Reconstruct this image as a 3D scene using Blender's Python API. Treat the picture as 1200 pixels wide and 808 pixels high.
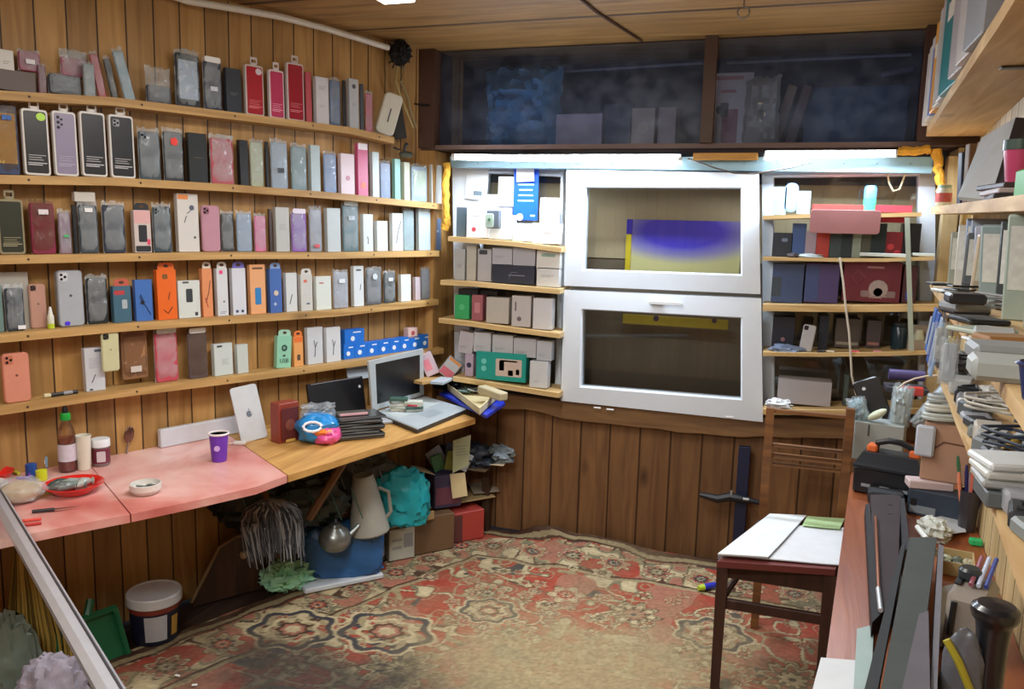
import bpy, math, random
import numpy as np
from mathutils import Vector, Matrix, noise
random.seed(7)
for o in list(bpy.data.objects): bpy.data.objects.remove(o)
scene = bpy.context.scene
COL = scene.collection
V = Vector
# ------------------------------------------------------------------ camera
YAW, PITCH, ROLL, FPX = -.324, .145, .026, 950.
CAM = V((0, 0, 1.323))
_f = V((math.sin(YAW)*math.cos(PITCH), math.cos(YAW)*math.cos(PITCH), -math.sin(PITCH)))
_r = V((math.cos(YAW), -math.sin(YAW), 0))
_u = _r.cross(_f)
CR = _r*math.cos(ROLL) + _u*math.sin(ROLL)
CU = _u*math.cos(ROLL) - _r*math.sin(ROLL)
cam_data = bpy.data.cameras.new('camera')
cam = bpy.data.objects.new('camera', cam_data)
COL.objects.link(cam)
mw = Matrix((CR, CU, -_f)).transposed().to_4x4()
mw.translation = CAM
cam.matrix_world = mw
cam_data.sensor_width = 36.0
cam_data.sensor_fit = 'HORIZONTAL'
cam_data.lens = 36.0*FPX/1200.0
cam_data.clip_start = .02
scene.camera = cam
# ------------------------------------------------------------------ view, world and lights
scene.view_settings.view_transform = 'Standard'
scene.view_settings.look = 'None'
scene.view_settings.gamma = 1
scene.view_settings.exposure = EXPOSURE = 0.52
scene.view_settings.use_curve_mapping = False
world = bpy.data.worlds.new('world'); scene.world = world; world.use_nodes = True
world.node_tree.nodes['Background'].inputs[0].default_value = (.75, .82, 1, 1)
world.node_tree.nodes['Background'].inputs[1].default_value = .15
CEIL_POWER, CEIL_COL = 17, (1, .96, .90)
TUBE_POWER, TUBE_COL = 9.5, (.78, .88, 1)
def area(name, loc, sx, sy, power, col, direction, parent=None):
    l = bpy.data.lights.new(name, 'AREA'); l.shape = 'RECTANGLE'; l.size = sx; l.size_y = sy
    l.energy = power; l.color = col
    o = bpy.data.objects.new(name, l); COL.objects.link(o)
    o.location = loc; o.rotation_euler = V(direction).to_track_quat('-Z', 'Y').to_euler()
    return o
area('ceiling_lamp_light', (-.72, 1.55, 1.955), .16, 1.1, CEIL_POWER, CEIL_COL, (0, 0, -1))
area('rear_fill_light', (-.75, -.1, 1.955), 1.1, .2, CEIL_POWER*1.15, CEIL_COL, (0, .35, -1))  # fill light added behind the viewer, goes with the unseen rear lamp
area('window_tube_light_long', (-.84, 3.085, 1.585), .95, .03, TUBE_POWER, TUBE_COL, (0, -.25, -1))
area('window_tube_light_short', (.16, 3.085, 1.600), .50, .03, TUBE_POWER*.55, TUBE_COL, (0, -.25, -1))
# ------------------------------------------------------------------ planes of the room and image measurements
AL, AR = .37, .09
LU = V((math.sin(AL), math.cos(AL), 0)); LN = V((math.cos(AL), -math.sin(AL), 0)); L0 = V((-1.393, 3.25, 0))
ROTL = math.atan2(LU.y, LU.x)
RU = V((-math.sin(AR), -math.cos(AR), 0)); RI = V((math.cos(AR), -math.sin(AR), 0)); RW = V((.595, 3.25, 0))
ROTR = math.atan2(RU.y, RU.x)
FLOOR, CEILING, DESK, BENCH = 0.0, 2.04, .57, .59
def ray(px, py): return _f + CR*((px-600)/FPX) - CU*((py-404)/FPX)
def meet(px, py, p, n):
    d = ray(px, py); return CAM + d*(((V(p)-CAM).dot(n))/d.dot(n))
def left(px, py, d=0): return meet(px, py, L0+LN*d, LN)          # a point of the vertical plane d in front of the left shelves' edges
def back(px, py, y=3.12): return meet(px, py, V((0, y, 0)), V((0, 1, 0)))
def level(px, py, z): return meet(px, py, V((0, 0, z)), V((0, 0, 1)))
def lu(p): return (p-L0).dot(LU)
def lw(u, d, z=0): q = L0+LU*u+LN*d; return V((q.x, q.y, z))
# ------------------------------------------------------------------ materials
def lin(c):
    if isinstance(c, str):
        c = tuple(int(c[i:i+2], 16)/255 for i in (0, 2, 4))
    return tuple((x/12.92 if x <= .04045 else ((x+.055)/1.055)**2.4) for x in c)
_mats = {}
def M(col, rough=.5, metal=0., var=.10, scale=25., bump=.0, coat=0.):
    key = (col, rough, metal, var, scale, bump, coat)
    if key in _mats: return _mats[key]
    m = bpy.data.materials.new('surface_'+str(col)); m.use_nodes = True
    nt = m.node_tree; b = nt.nodes['Principled BSDF']
    c = lin(col)
    tc = nt.nodes.new('ShaderNodeTexCoord'); n = nt.nodes.new('ShaderNodeTexNoise'); n.inputs['Scale'].default_value = scale
    n.inputs['Detail'].default_value = 3
    nt.links.new(tc.outputs['Object'], n.inputs['Vector'])
    mx = nt.nodes.new('ShaderNodeMix'); mx.data_type = 'RGBA'
    mx.inputs[6].default_value = tuple(max(0, x*(1-var)) for x in c)+(1,)
    mx.inputs[7].default_value = tuple(min(1, x*(1+var)+.004) for x in c)+(1,)
    nt.links.new(n.outputs['Fac'], mx.inputs[0]); nt.links.new(mx.outputs[2], b.inputs['Base Color'])
    b.inputs['Roughness'].default_value = rough; b.inputs['Metallic'].default_value = metal
    if coat: b.inputs['Coat Weight'].default_value = coat; b.inputs['Coat Roughness'].default_value = .15
    if bump:
        bp = nt.nodes.new('ShaderNodeBump'); bp.inputs['Strength'].default_value = bump; bp.inputs['Distance'].default_value = .01
        nt.links.new(n.outputs['Fac'], bp.inputs['Height']); nt.links.new(bp.outputs[0], b.inputs['Normal'])
    _mats[key] = m; return m
def clear(name, tint, alpha, rough=.12, body='dfe6ea'):
    m = bpy.data.materials.new(name); m.use_nodes = True; nt = m.node_tree; nt.nodes.clear()
    out = nt.nodes.new('ShaderNodeOutputMaterial'); tr = nt.nodes.new('ShaderNodeBsdfTransparent'); pr = nt.nodes.new('ShaderNodeBsdfPrincipled')
    tr.inputs[0].default_value = lin(tint)+(1,)
    pr.inputs['Base Color'].default_value = lin(body)+(1,); pr.inputs['Roughness'].default_value = rough
    mix = nt.nodes.new('ShaderNodeMixShader')
    tc = nt.nodes.new('ShaderNodeTexCoord'); n = nt.nodes.new('ShaderNodeTexNoise'); n.inputs['Scale'].default_value = 18; n.inputs['Detail'].default_value = 4
    nt.links.new(tc.outputs['Object'], n.inputs['Vector'])
    mr = nt.nodes.new('ShaderNodeMapRange'); mr.inputs[1].default_value = .35; mr.inputs[2].default_value = .7
    mr.inputs[3].default_value = alpha*.6; mr.inputs[4].default_value = min(1, alpha*1.5)
    nt.links.new(n.outputs['Fac'], mr.inputs[0]); nt.links.new(mr.outputs[0], mix.inputs[0])
    nt.links.new(tr.outputs[0], mix.inputs[1]); nt.links.new(pr.outputs[0], mix.inputs[2]); nt.links.new(mix.outputs[0], out.inputs[0])
    return m
def glass(name, tint, gloss=.08):
    m = bpy.data.materials.new(name); m.use_nodes = True; nt = m.node_tree; nt.nodes.clear()
    out = nt.nodes.new('ShaderNodeOutputMaterial'); tr = nt.nodes.new('ShaderNodeBsdfTransparent'); gl = nt.nodes.new('ShaderNodeBsdfGlossy')
    tr.inputs[0].default_value = lin(tint)+(1,); gl.inputs['Roughness'].default_value = .03
    lwn = nt.nodes.new('ShaderNodeLayerWeight'); lwn.inputs[0].default_value = .35
    ml = nt.nodes.new('ShaderNodeMath'); ml.operation = 'MULTIPLY_ADD'; ml.inputs[1].default_value = .5; ml.inputs[2].default_value = gloss
    nt.links.new(lwn.outputs['Fresnel'], ml.inputs[0])
    mix = nt.nodes.new('ShaderNodeMixShader')
    nt.links.new(ml.outputs[0], mix.inputs[0]); nt.links.new(tr.outputs[0], mix.inputs[1]); nt.links.new(gl.outputs[0], mix.inputs[2]); nt.links.new(mix.outputs[0], out.inputs[0])
    return m
def emit(name, col, s):
    m = bpy.data.materials.new(name); m.use_nodes = True; b = m.node_tree.nodes['Principled BSDF']
    b.inputs['Emission Color'].default_value = tuple(col)+(1,); b.inputs['Emission Strength'].default_value = s
    b.inputs['Base Color'].default_value = (.9, .9, .9, 1); return m
def wood(name, c1, c2, bw=0., axis=0, grain=2, knots=.5, rough=.55, dark='2a1606', off=0.):
    """planks of width bw across `axis`, grain running along `grain` (object coordinates)"""
    m = bpy.data.materials.new(name); m.use_nodes = True; nt = m.node_tree; b = nt.nodes['Principled BSDF']; N = nt.nodes.new; L = nt.links.new
    tc = N('ShaderNodeTexCoord'); sp = N('ShaderNodeSeparateXYZ'); L(tc.outputs['Object'], sp.inputs[0])
    def math_(op, a, v=None, v2=None):
        q = N('ShaderNodeMath'); q.operation = op
        for i, w in enumerate((a, v, v2)):
            if w is None: continue
            if hasattr(w, 'is_linked') or hasattr(w, 'links'): L(w, q.inputs[i])
            else: q.inputs[i].default_value = w
        return q.outputs[0]
    if bw:
        t = math_('MULTIPLY_ADD', sp.outputs[axis], 1/bw, off); idn = math_('FLOOR', t); fr = math_('FRACT', t)
        wn = N('ShaderNodeTexWhiteNoise'); wn.noise_dimensions = '1D'; L(idn, wn.inputs['W']); rnd = wn.outputs['Value']
    else:
        rnd = None
    cb = N('ShaderNodeCombineXYZ')
    for i in range(3):
        s = 2.2 if i == grain else 26.
        q = math_('MULTIPLY', sp.outputs[i], s)
        if rnd is not None and i == grain: q = math_('MULTIPLY_ADD', rnd, 37., q)
        L(q, cb.inputs[i])
    n = N('ShaderNodeTexNoise'); n.inputs['Scale'].default_value = 1.; n.inputs['Detail'].default_value = 5; n.inputs['Distortion'].default_value = .9; L(cb.outputs[0], n.inputs['Vector'])
    ramp = N('ShaderNodeValToRGB'); ramp.color_ramp.elements[0].position = .3; ramp.color_ramp.elements[0].color = lin(c1)+(1,)
    ramp.color_ramp.elements[1].position = .7; ramp.color_ramp.elements[1].color = lin(c2)+(1,); L(n.outputs['Fac'], ramp.inputs[0])
    col = ramp.outputs[0]
    # knots
    cb2 = N('ShaderNodeCombineXYZ')
    for i in range(3):
        q = math_('MULTIPLY', sp.outputs[i], 3.0 if i == grain else 7.)
        if rnd is not None and i == grain: q = math_('MULTIPLY_ADD', rnd, 23., q)
        L(q, cb2.inputs[i])
    vo = N('ShaderNodeTexVoronoi'); vo.inputs['Scale'].default_value = 1.; L(cb2.outputs[0], vo.inputs['Vector'])
    kn = N('ShaderNodeMapRange'); kn.inputs[1].default_value = .04; kn.inputs[2].default_value = .17; kn.inputs[3].default_value = knots; kn.inputs[4].default_value = 0.; L(vo.outputs['Distance'], kn.inputs[0])
    mx = N('ShaderNodeMix'); mx.data_type = 'RGBA'; L(kn.outputs[0], mx.inputs[0]); L(col, mx.inputs[6]); mx.inputs[7].default_value = lin(dark)+(1,); col = mx.outputs[2]
    h = n.outputs['Fac']
    if bw:
        hv = N('ShaderNodeHueSaturation'); L(col, hv.inputs['Color']); L(math_('MULTIPLY_ADD', rnd, .38, .80), hv.inputs['Value']); col = hv.outputs[0]
        g = math_('MINIMUM', fr, math_('SUBTRACT', 1., fr)); gm = N('ShaderNodeMapRange'); gm.inputs[1].default_value = .012; gm.inputs[2].default_value = .04; gm.inputs[3].default_value = 1; gm.inputs[4].default_value = 0; L(g, gm.inputs[0])
        mx2 = N('ShaderNodeMix'); mx2.data_type = 'RGBA'; L(gm.outputs[0], mx2.inputs[0]); L(col, mx2.inputs[6]); mx2.inputs[7].default_value = lin(dark)+(1,); col = mx2.outputs[2]
        h = math_('MULTIPLY_ADD', gm.outputs[0], -2.5, h)
    L(col, b.inputs['Base Color']); b.inputs['Roughness'].default_value = rough
    bp = N('ShaderNodeBump'); bp.inputs['Strength'].default_value = .35; bp.inputs['Distance'].default_value = .004; L(h, bp.inputs['Height']); L(bp.outputs[0], b.inputs['Normal'])
    return m
BAG = clear('clear_plastic', 'fafcfe', .23)
BAGW = clear('cloudy_plastic', 'f6fafc', .27)
BAGB = clear('smoky_plastic', 'e8dcd4', .16, .2, 'a89888')
GLASS = glass('window_glass', 'd8dcda')
W_SHELF = wood('shelf_pine', '9a7440', 'c9a368', knots=.6, grain=0, dark='4a2a10')
W_RAW = wood('raw_pine', 'b8965e', 'e0c28c', knots=.5, grain=0, dark='5a3818')
# ------------------------------------------------------------------ mesh builder
class MB:
    def __init__(s): s.v = []; s.f = []; s.mi = []; s.mats = []; s.M = Matrix()
    def slot(s, m):
        if m not in s.mats: s.mats.append(m)
        return s.mats.index(m)
    def add(s, vs, fs, m):
        k = len(s.v); i = s.slot(m)
        s.v += [s.M @ V(p) for p in vs]
        for f in fs: s.f.append([k+j for j in f]); s.mi.append(i)
        return s
    def box(s, x0, x1, y0, y1, z0, z1, m):
        return s.add([(x0,y0,z0),(x1,y0,z0),(x1,y1,z0),(x0,y1,z0),(x0,y0,z1),(x1,y0,z1),(x1,y1,z1),(x0,y1,z1)],
                     [(0,3,2,1),(4,5,6,7),(0,1,5,4),(1,2,6,5),(2,3,7,6),(3,0,4,7)], m)
    def bbox(s, x0, x1, y0, y1, z0, z1, m, b=.002):       # box with bevelled vertical outline and rims
        w, d, h = x1-x0, y1-y0, z1-z0; b = min(b, w*.3, d*.3, h*.3)
        ring = lambda i, z: [(x0+i,y0+b+i*.0,z),(x0+b,y0+i,z),(x1-b,y0+i,z),(x1-i,y0+b,z),(x1-i,y1-b,z),(x1-b,y1-i,z),(x0+b,y1-i,z),(x0+i,y1-b,z)]
        vs = ring(b*.9, z0)+ring(0, z0+b)+ring(0, z1-b)+ring(b*.9, z1)
        fs = [tuple(range(7,-1,-1)), tuple(range(24,32))]
        for r in range(3):
            for j in range(8): fs.append((r*8+j, r*8+(j+1)%8, (r+1)*8+(j+1)%8, (r+1)*8+j))
        return s.add(vs, fs, m)
    def slab(s, w, h, t, m, cx=0, z0=0, y0=0, r=.004, b=.001, seg=3):   # rounded rectangle in xz, thick along y
        r = min(r, w*.49, h*.49); b = min(b, t*.4, w*.2, h*.2)
        def outline(i):
            pts = []
            for (qx, qz, a0) in ((cx+w/2-r, z0+h-r, 0), (cx-w/2+r, z0+h-r, 90), (cx-w/2+r, z0+r, 180), (cx+w/2-r, z0+r, 270)):
                for k in range(seg+1):
                    a = math.radians(a0+90*k/seg); pts.append((qx+(r-i)*math.cos(a), qz+(r-i)*math.sin(a)))
            return pts
        if r < b: r = b*1.01
        vs = []; n = 4*(seg+1)
        for yy, i in ((y0, b), (y0+b, 0), (y0+t-b, 0), (y0+t, b)):
            vs += [(x, yy, z) for x, z in outline(i)]
        fs = [tuple(range(n)), tuple(3*n+j for j in range(n-1, -1, -1))]
        for k in range(3):
            for j in range(n): fs.append((k*n+j, k*n+n-0+j, k*n+n+(j+1)%n, k*n+(j+1)%n))
        return s.add(vs, fs, m)
    def disc(s, cx, cz, r, m, y=-.0008, t=.0008, n=12, sx=1.):
        vs = []
        for yy in (y, y+t): vs += [(cx+r*sx*math.cos(2*math.pi*k/n), yy, cz+r*math.sin(2*math.pi*k/n)) for k in range(n)]
        return s.add(vs, [tuple(range(n)), tuple(range(2*n-1, n-1, -1))]+[(k, n+k, n+(k+1)%n, (k+1)%n) for k in range(n)], m)
    def tube(s, pts, r, m, n=8, cap=True):
        pts = [V(p) for p in pts]; vs = []; up = V((.13, .21, .97))
        for i, p in enumerate(pts):
            t = (pts[min(i+1, len(pts)-1)]-pts[max(i-1, 0)]).normalized()
            a = t.cross(up)
            if a.length < .15: a = t.cross(V((1, .1, 0)))
            a.normalize(); c = t.cross(a); rr = r[i] if isinstance(r, (list, tuple)) else r
            vs += [p+a*(rr*math.cos(2*math.pi*k/n))+c*(rr*math.sin(2*math.pi*k/n)) for k in range(n)]
        fs = []
        for i in range(len(pts)-1):
            for k in range(n): fs.append((i*n+k, i*n+(k+1)%n, (i+1)*n+(k+1)%n, (i+1)*n+k))
        if cap: fs += [tuple(range(n-1, -1, -1)), tuple((len(pts)-1)*n+k for k in range(n))]
        return s.add(vs, fs, m)
    def lathe(s, prof, m, n=24, c=(0, 0), sx=1., sy=1.):
        vs = []
        for r, z in prof: vs += [(c[0]+r*sx*math.cos(2*math.pi*k/n), c[1]+r*sy*math.sin(2*math.pi*k/n), z) for k in range(n)]
        fs = []
        for i in range(len(prof)-1):
            for k in range(n): fs.append((i*n+k, i*n+(k+1)%n, (i+1)*n+(k+1)%n, (i+1)*n+k))
        if prof[0][0] > 1e-5: fs.append(tuple(range(n-1, -1, -1)))
        if prof[-1][0] > 1e-5: fs.append(tuple((len(prof)-1)*n+k for k in range(n)))
        return s.add(vs, fs, m)
    def pillow(s, w, h, t, m, seed=0, nx=10, nz=12, cx=0, z0=0, y0=0, wob=.12, base=True):   # crumpled bag
        vs = []; cr = lambda a, c, e=0: noise.noise(V((a*3.1+seed*7.7, c*3.3, seed*1.3+e)))
        for side in (-1, 1):
            for j in range(nz+1):
                for i in range(nx+1):
                    a = i/nx*2-1; c = j/nz*2-1
                    prof = (max(0, 1-abs(a)**3)*max(0, 1-abs(c)**4))**.6
                    x = cx+w/2*a*(1+wob*cr(c*1.5, 0, 5)*abs(a)); z = z0+h*(c+1)/2+(h*wob*cr(a*2, c, 3) if c > .4 else 0)*((c-.4)/.6 if c > .4 else 0)
                    y = y0+t/2+side*t/2*prof*(1+.9*cr(a*2.5, c*2.5, side*3))
                    vs.append((x, y, max(z, z0)))
        W = nx+1; K = W*(nz+1); fs = []
        for j in range(nz):
            for i in range(nx):
                q = j*W+i; fs.append((q, q+1, q+1+W, q+W)); fs.append((K+q+W, K+q+1+W, K+q+1, K+q))
        for i in range(nx): fs += [(i+1, i, K+i, K+i+1), (nz*W+i, nz*W+i+1, K+nz*W+i+1, K+nz*W+i)]
        for j in range(nz): fs += [(j*W, (j+1)*W, K+(j+1)*W, K+j*W), ((j+1)*W+nx, j*W+nx, K+j*W+nx, K+(j+1)*W+nx)]
        return s.add(vs, fs, m)
    def blob(s, c, rad, m, amp=.15, seed=0, n=18, freq=2., flat=None, ridge=False, sq=1.):
        vs = []; nn = n*2//1
        for j in range(n+1):
            th = math.pi*j/n
            for k in range(nn):
                ph = 2*math.pi*k/nn; d = V((math.sin(th)*math.cos(ph), math.sin(th)*math.sin(ph), math.cos(th)))
                q = noise.noise(d*freq+V((seed*3.7, seed, 0))); 
                if ridge: q = 1-2*abs(q)-.5+.5*noise.noise(d*freq*2.7+V((seed, 0, 3)))
                if sq != 1.: d = V([math.copysign(abs(e)**sq, e) for e in d])
                p = d*(1+amp*q); z = c[2]+p.z*rad[2]
                if flat is not None: z = max(z, flat)
                vs.append((c[0]+p.x*rad[0], c[1]+p.y*rad[1], z))
        fs = []
        for j in range(n):
            for k in range(nn): fs.append((j*nn+k, (j+1)*nn+k, (j+1)*nn+(k+1)%nn, j*nn+(k+1)%nn))
        return s.add(vs, fs, m)
    def quad(s, a, b, c, d, t, m):                        # a bent slab given by four corners, thickness t along its normal
        a, b, c, d = map(V, (a, b, c, d)); nrm = (b-a).cross(d-a).normalized()*t
        return s.add([a, b, c, d, a+nrm, b+nrm, c+nrm, d+nrm], [(0,3,2,1),(4,5,6,7),(0,1,5,4),(1,2,6,5),(2,3,7,6),(3,0,4,7)], m)
    def text(s, body, size, m, x, z, y=-.0009, rot=0., bold=1.):
        vs, fs = glyphs(body); old = s.M
        s.M = s.M @ Matrix.Translation((x, y, z)) @ Matrix.Rotation(rot, 4, 'Y') @ Matrix.Diagonal((size, 1, size*bold, 1))
        s.add([(a, 0, b) for a, b in vs], fs, m); s.M = old
        return s
    def build(s, name, parent=None, smooth=35):
        me = bpy.data.meshes.new(name); me.from_pydata([tuple(p) for p in s.v], [], s.f)
        for m in s.mats: me.materials.append(m)
        me.polygons.foreach_set('material_index', s.mi)
        if smooth:
            me.polygons.foreach_set('use_smooth', [True]*len(s.f)); me.set_sharp_from_angle(angle=math.radians(smooth))
        me.update()
        o = bpy.data.objects.new(name, me); COL.objects.link(o)
        if parent is not None: o.parent = parent
        return o
_gl = {}
def glyphs(body):
    if body in _gl: return _gl[body]
    cu = bpy.data.curves.new('lettering', 'FONT'); cu.body = body; cu.align_x = 'CENTER'; cu.align_y = 'CENTER'; cu.resolution_u = 2
    ob = bpy.data.objects.new('lettering', cu); COL.objects.link(ob); bpy.context.view_layer.update()
    me = ob.evaluated_get(bpy.context.evaluated_depsgraph_get()).to_mesh()
    r = ([(v.co.x, v.co.y) for v in me.vertices], [tuple(p.vertices) for p in me.polygons])
    bpy.data.objects.remove(ob); bpy.data.curves.remove(cu); _gl[body] = r
    return r
LABELS = []
def tag(o, label, cat, group=None):
    o['label'] = label; o['category'] = cat; LABELS.append((o.name, label))
    if group: o['group'] = group
    return o
def thing(name, label, cat, loc, rz=0., group=None, rx=0., ry=0.):
    o = bpy.data.objects.new(name, None); o.empty_display_size = .02; COL.objects.link(o)
    o.location = loc; o.rotation_euler = (rx, ry, rz)
    return tag(o, label, cat, group)
def struct(o): o['kind'] = 'structure'; return o
def one(mb, name, label, cat, loc=(0, 0, 0), rz=0., group=None, rx=0., ry=0., smooth=35):
    o = mb.build(name, None, smooth); o.location = loc; o.rotation_euler = (rx, ry, rz); return tag(o, label, cat, group)
# ================================================================== THE ROOM
WALLD = -.09                                              # the left boards stand 9 cm behind the shelves' front edges
mw_left = wood('left_wall_boards', '99703a', 'bd935a', bw=.086, axis=0, grain=2, knots=.35, off=.3)
b = MB(); b.box(-4.6, .17, 0, .03, 0, 2.06, mw_left)
o = struct(b.build('wall_left')); p = lw(0, WALLD); o.location = p; o.rotation_euler = (0, 0, ROTL)
m_back = wood('back_wall_boards', '64442a', '8a643e', bw=.125, axis=0, grain=2, knots=.8, dark='36200f', off=.2)
b = MB(); b.box(-1.62, .75, 0, .03, 0, .56, m_back)
o = struct(b.build('wall_back')); o.location = (0, 3.25, 0)
m_right = wood('right_wall_boards', 'b59a68', 'd4bd90', bw=.11, axis=0, grain=2, knots=.3)
b = MB(); b.box(-.15, 4.4, 0, .03, 0, 2.06, m_right)
o = struct(b.build('wall_right')); o.location = RW; o.rotation_euler = (0, 0, ROTR)
b = MB(); b.box(-3.6, .8, -.03, 0, 0, 2.06, mw_left)
o = struct(b.build('wall_rear')); o.location = (0, -1.0, 0)
m_ceil = wood('ceiling_boards', '77572f', 'a5814c', bw=.42, axis=1, grain=0, knots=.25, dark='3c220d', off=.25)
b = MB(); b.box(-3.6, 1.2, -1.1, 3.95, 0, .03, m_ceil)
o = struct(b.build('ceiling')); o.location = (0, 0, CEILING)
m_floor = wood('floor_boards', '2c2018', '44342a', bw=.14, axis=0, grain=1, knots=.2)
b = MB(); b.box(-3.6, 1.2, -1.1, 3.3, -.05, -.012, m_floor)
o = struct(b.build('floor'))
# upper back cupboard niche above the window
m_dark = M('3a3e52', .8); m_brown = M('4d3328', .6)
b = MB(); z0, z1 = 1.64, 2.04
b.box(-1.62, .75, 3.62, 3.65, z0, z1, m_dark); b.box(-1.62, .75, 3.205, 3.62, z0-.006, z0+.012, M('6b5650', .6))
b.box(-1.62, -1.44, 3.19, 3.62, z0, z1, m_brown); b.box(.44, .75, 3.20, 3.62, z0, z1, m_brown)
struct(b.build('wall_upper_niche'))
zc = back(830, 100, 3.19).x
b = MB(); b.box(zc-.02, zc+.025, 3.19, 3.24, z0+.012, z1, M('4a3428', .6)); struct(b.build('trim_1'))
b = MB(); b.box(.395, .44, 3.19, 3.24, z0+.012, z1, M('4d3026', .6)); struct(b.build('trim_2'))
# panel around and behind the window band
m_frame = M('dbe5f0', .35, var=.03); m_foam = M('e0a83c', .9, var=.35, scale=60, bump=.8)
b = MB(); b.box(-1.62, .75, 3.42, 3.45, .42, 1.64, M('5b5148', .8)); struct(b.build('wall_behind_glass'))
b = MB()
b.box(-1.62, -1.44, 3.20, 3.38, .56, 1.63, wood('corner_post', '99703a', 'bd935a', knots=.4)); b.box(.53, .75, 3.20, 3.38, .56, 1.63, m_right)
struct(b.build('wall_window_sides'))
def foam(pts, name, seed):
    bb = MB(); bb.tube(pts, [.016+.007*noise.noise(V((i*1.7, seed, 0))) for i in range(len(pts))], m_foam, n=8); return bb
ps = lambda x0, y0, x1, y1, n, y=3.19: [back(x0+(x1-x0)*i/n, y0+(y1-y0)*i/n, y)+V((random.uniform(-.006, .006), 0, random.uniform(-.006, .006))) for i in range(n+1)]
one(foam(ps(524, 190, 522, 268, 12), '', 1), 'foam_strip', 'yellow expanding foam strip left of the window, beside the left wall', 'foam')
one(foam(ps(1098, 176, 1105, 240, 12), '', 2), 'foam_strip', 'yellow expanding foam running down right of the window by the right wall', 'foam')
one(foam(ps(1052, 178, 1092, 176, 9), '', 3), 'foam_strip', 'yellow expanding foam on top of the frame, right of the short tube light', 'foam')
# ---- the white window band
YF = 3.20
def rect(b, x0, y0, x1, y1, m, y=YF, t=.05):
    a = back(x0, y0, y); c = back(x1, y1, y); b.box(a.x, c.x, y, y+t, c.z, a.z, m)
def bar4(b, p0, p1, p2, p3, m, y=YF, t=.05):   # four pixel corners (tl, tr, br, bl) -> slab
    q = [back(*p, y) for p in (p3, p2, p1, p0)]
    k = [V((v.x, y, v.z)) for v in q]; l = [V((v.x, y+t, v.z)) for v in q]
    b.add(k+l, [(0,1,2,3),(7,6,5,4),(1,0,4,5),(2,1,5,6),(3,2,6,7),(0,3,7,4)], m)
# head rail with the perforated metal strip
b = MB(); m_head = M('8fb4c4', .4, metal=.1)
bar4(b, (527,184),(1094,184),(1092,203),(529,196), m_head, 3.205, .06)
for k in range(14):
    q = back(560+k*39, 192-0*k, 3.204); b.M = Matrix.Translation((q.x, 3.2045, q.z)); b.disc(0, 0, .003, M('6f8288', .5), y=-.001, t=.001, n=8)
b.M = Matrix()
struct(b.build('trim_3'))
def sash(name, outer, inner, y, t, pane_mat=GLASS):
    o = bpy.data.objects.new(name, None); COL.objects.link(o); struct(o)
    fb = MB(); O = [back(*p, y) for p in outer]; I = [back(*p, y) for p in inner]
    m = m_frame
    O2 = [v+V((0, t, 0)) for v in O]; I2 = [v+V((0, t, 0)) for v in I]
    ctr = sum(I, V())/4
    Ib = [v+(v-ctr).normalized()*.008-V((0, .006, 0)) for v in I]   # raised glazing bead
    fb.add(O+I+O2+I2+Ib, [(i, (i+1)%4, 16+(i+1)%4, 16+i) for i in range(4)]+[(16+i, 16+(i+1)%4, 4+(i+1)%4, 4+i) for i in range(4)]
           + [(4+i, 4+(i+1)%4, 12+(i+1)%4, 12+i) for i in range(4)]+[((i+1)%4, i, 8+i, 8+(i+1)%4) for i in range(4)]
           + [(12+i, 12+(i+1)%4, 8+(i+1)%4, 8+i) for i in range(4)], m)
    f = fb.build('window_frame', o, 20)
    pb = MB(); yy = y+t*.55; G = [back(*p, yy) for p in inner]; ctr = sum(G, V())/4; G = [v+(v-ctr).normalized()*.01 for v in G]
    pb.add(G, [(0, 1, 2, 3)], pane_mat); pb.build('pane', o, 0)
    return o
sash('window_1', [(664,199),(889,203),(891,345),(661,335)], [(687,220),(868,221),(868,322),(684,316)], 3.185, .05)
w2 = sash('window_2', [(661,340),(892,350),(894,495),(657,470)], [(683,363),(868,373),(868,468),(681,453)], 3.185, .05, glass('dark_pane', 'c0c2c0', .07))
b = MB(); q = back(770, 357, 3.185); b.M = Matrix.Translation(q)
b.slab(.05, .016, .012, m_frame, y0=-.012, r=.006); b.slab(.13, .013, .010, M('dfe6ea', .35), cx=.035, z0=.002, y0=-.026, r=.006); b.build('handle', w2)
for px, py in ((700,479), (715,481), (855,490)):
    b = MB(); b.M = Matrix.Translation(back(px, py, 3.185)); b.slab(.03, .006, .003, M('f4f6f8', .3), y0=-.003, r=.002); b.build('hinge_cover', w2)
sash('window_3', [(530,196),(660,199),(657,468),(533,446)], [(571,203),(657,207),(650,455),(545,440)], 3.30, .05)
sash('window_4', [(893,199),(1096,196),(1096,480),(894,480)], [(907,208),(1076,206),(1077,474),(908,476)], 3.30, .05)
# roller shutter outside and the dark panel under it
m_sh = M('cdb996', .6, var=.05, scale=8)
b = MB()
for k in range(46):
    x = -1.42+k*.0425; b.box(x, x+.0421, 3.40, 3.412, 1.20, 1.66, m_sh)
b.box(-1.42, .52, 3.385, 3.40, 1.475+.035, 1.66, M('565d68', .6))
one(b, 'roller_shutter', 'beige ribbed shutter behind the upper window panes', 'shutter', smooth=0)
b = MB(); b.box(-1.40, .50, 3.395, 3.415, .5, 1.195, M('75695a', .5, var=.3, scale=5))
one(b, 'outside_panel', 'dark brown panel behind the lower window pane', 'panel')
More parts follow.
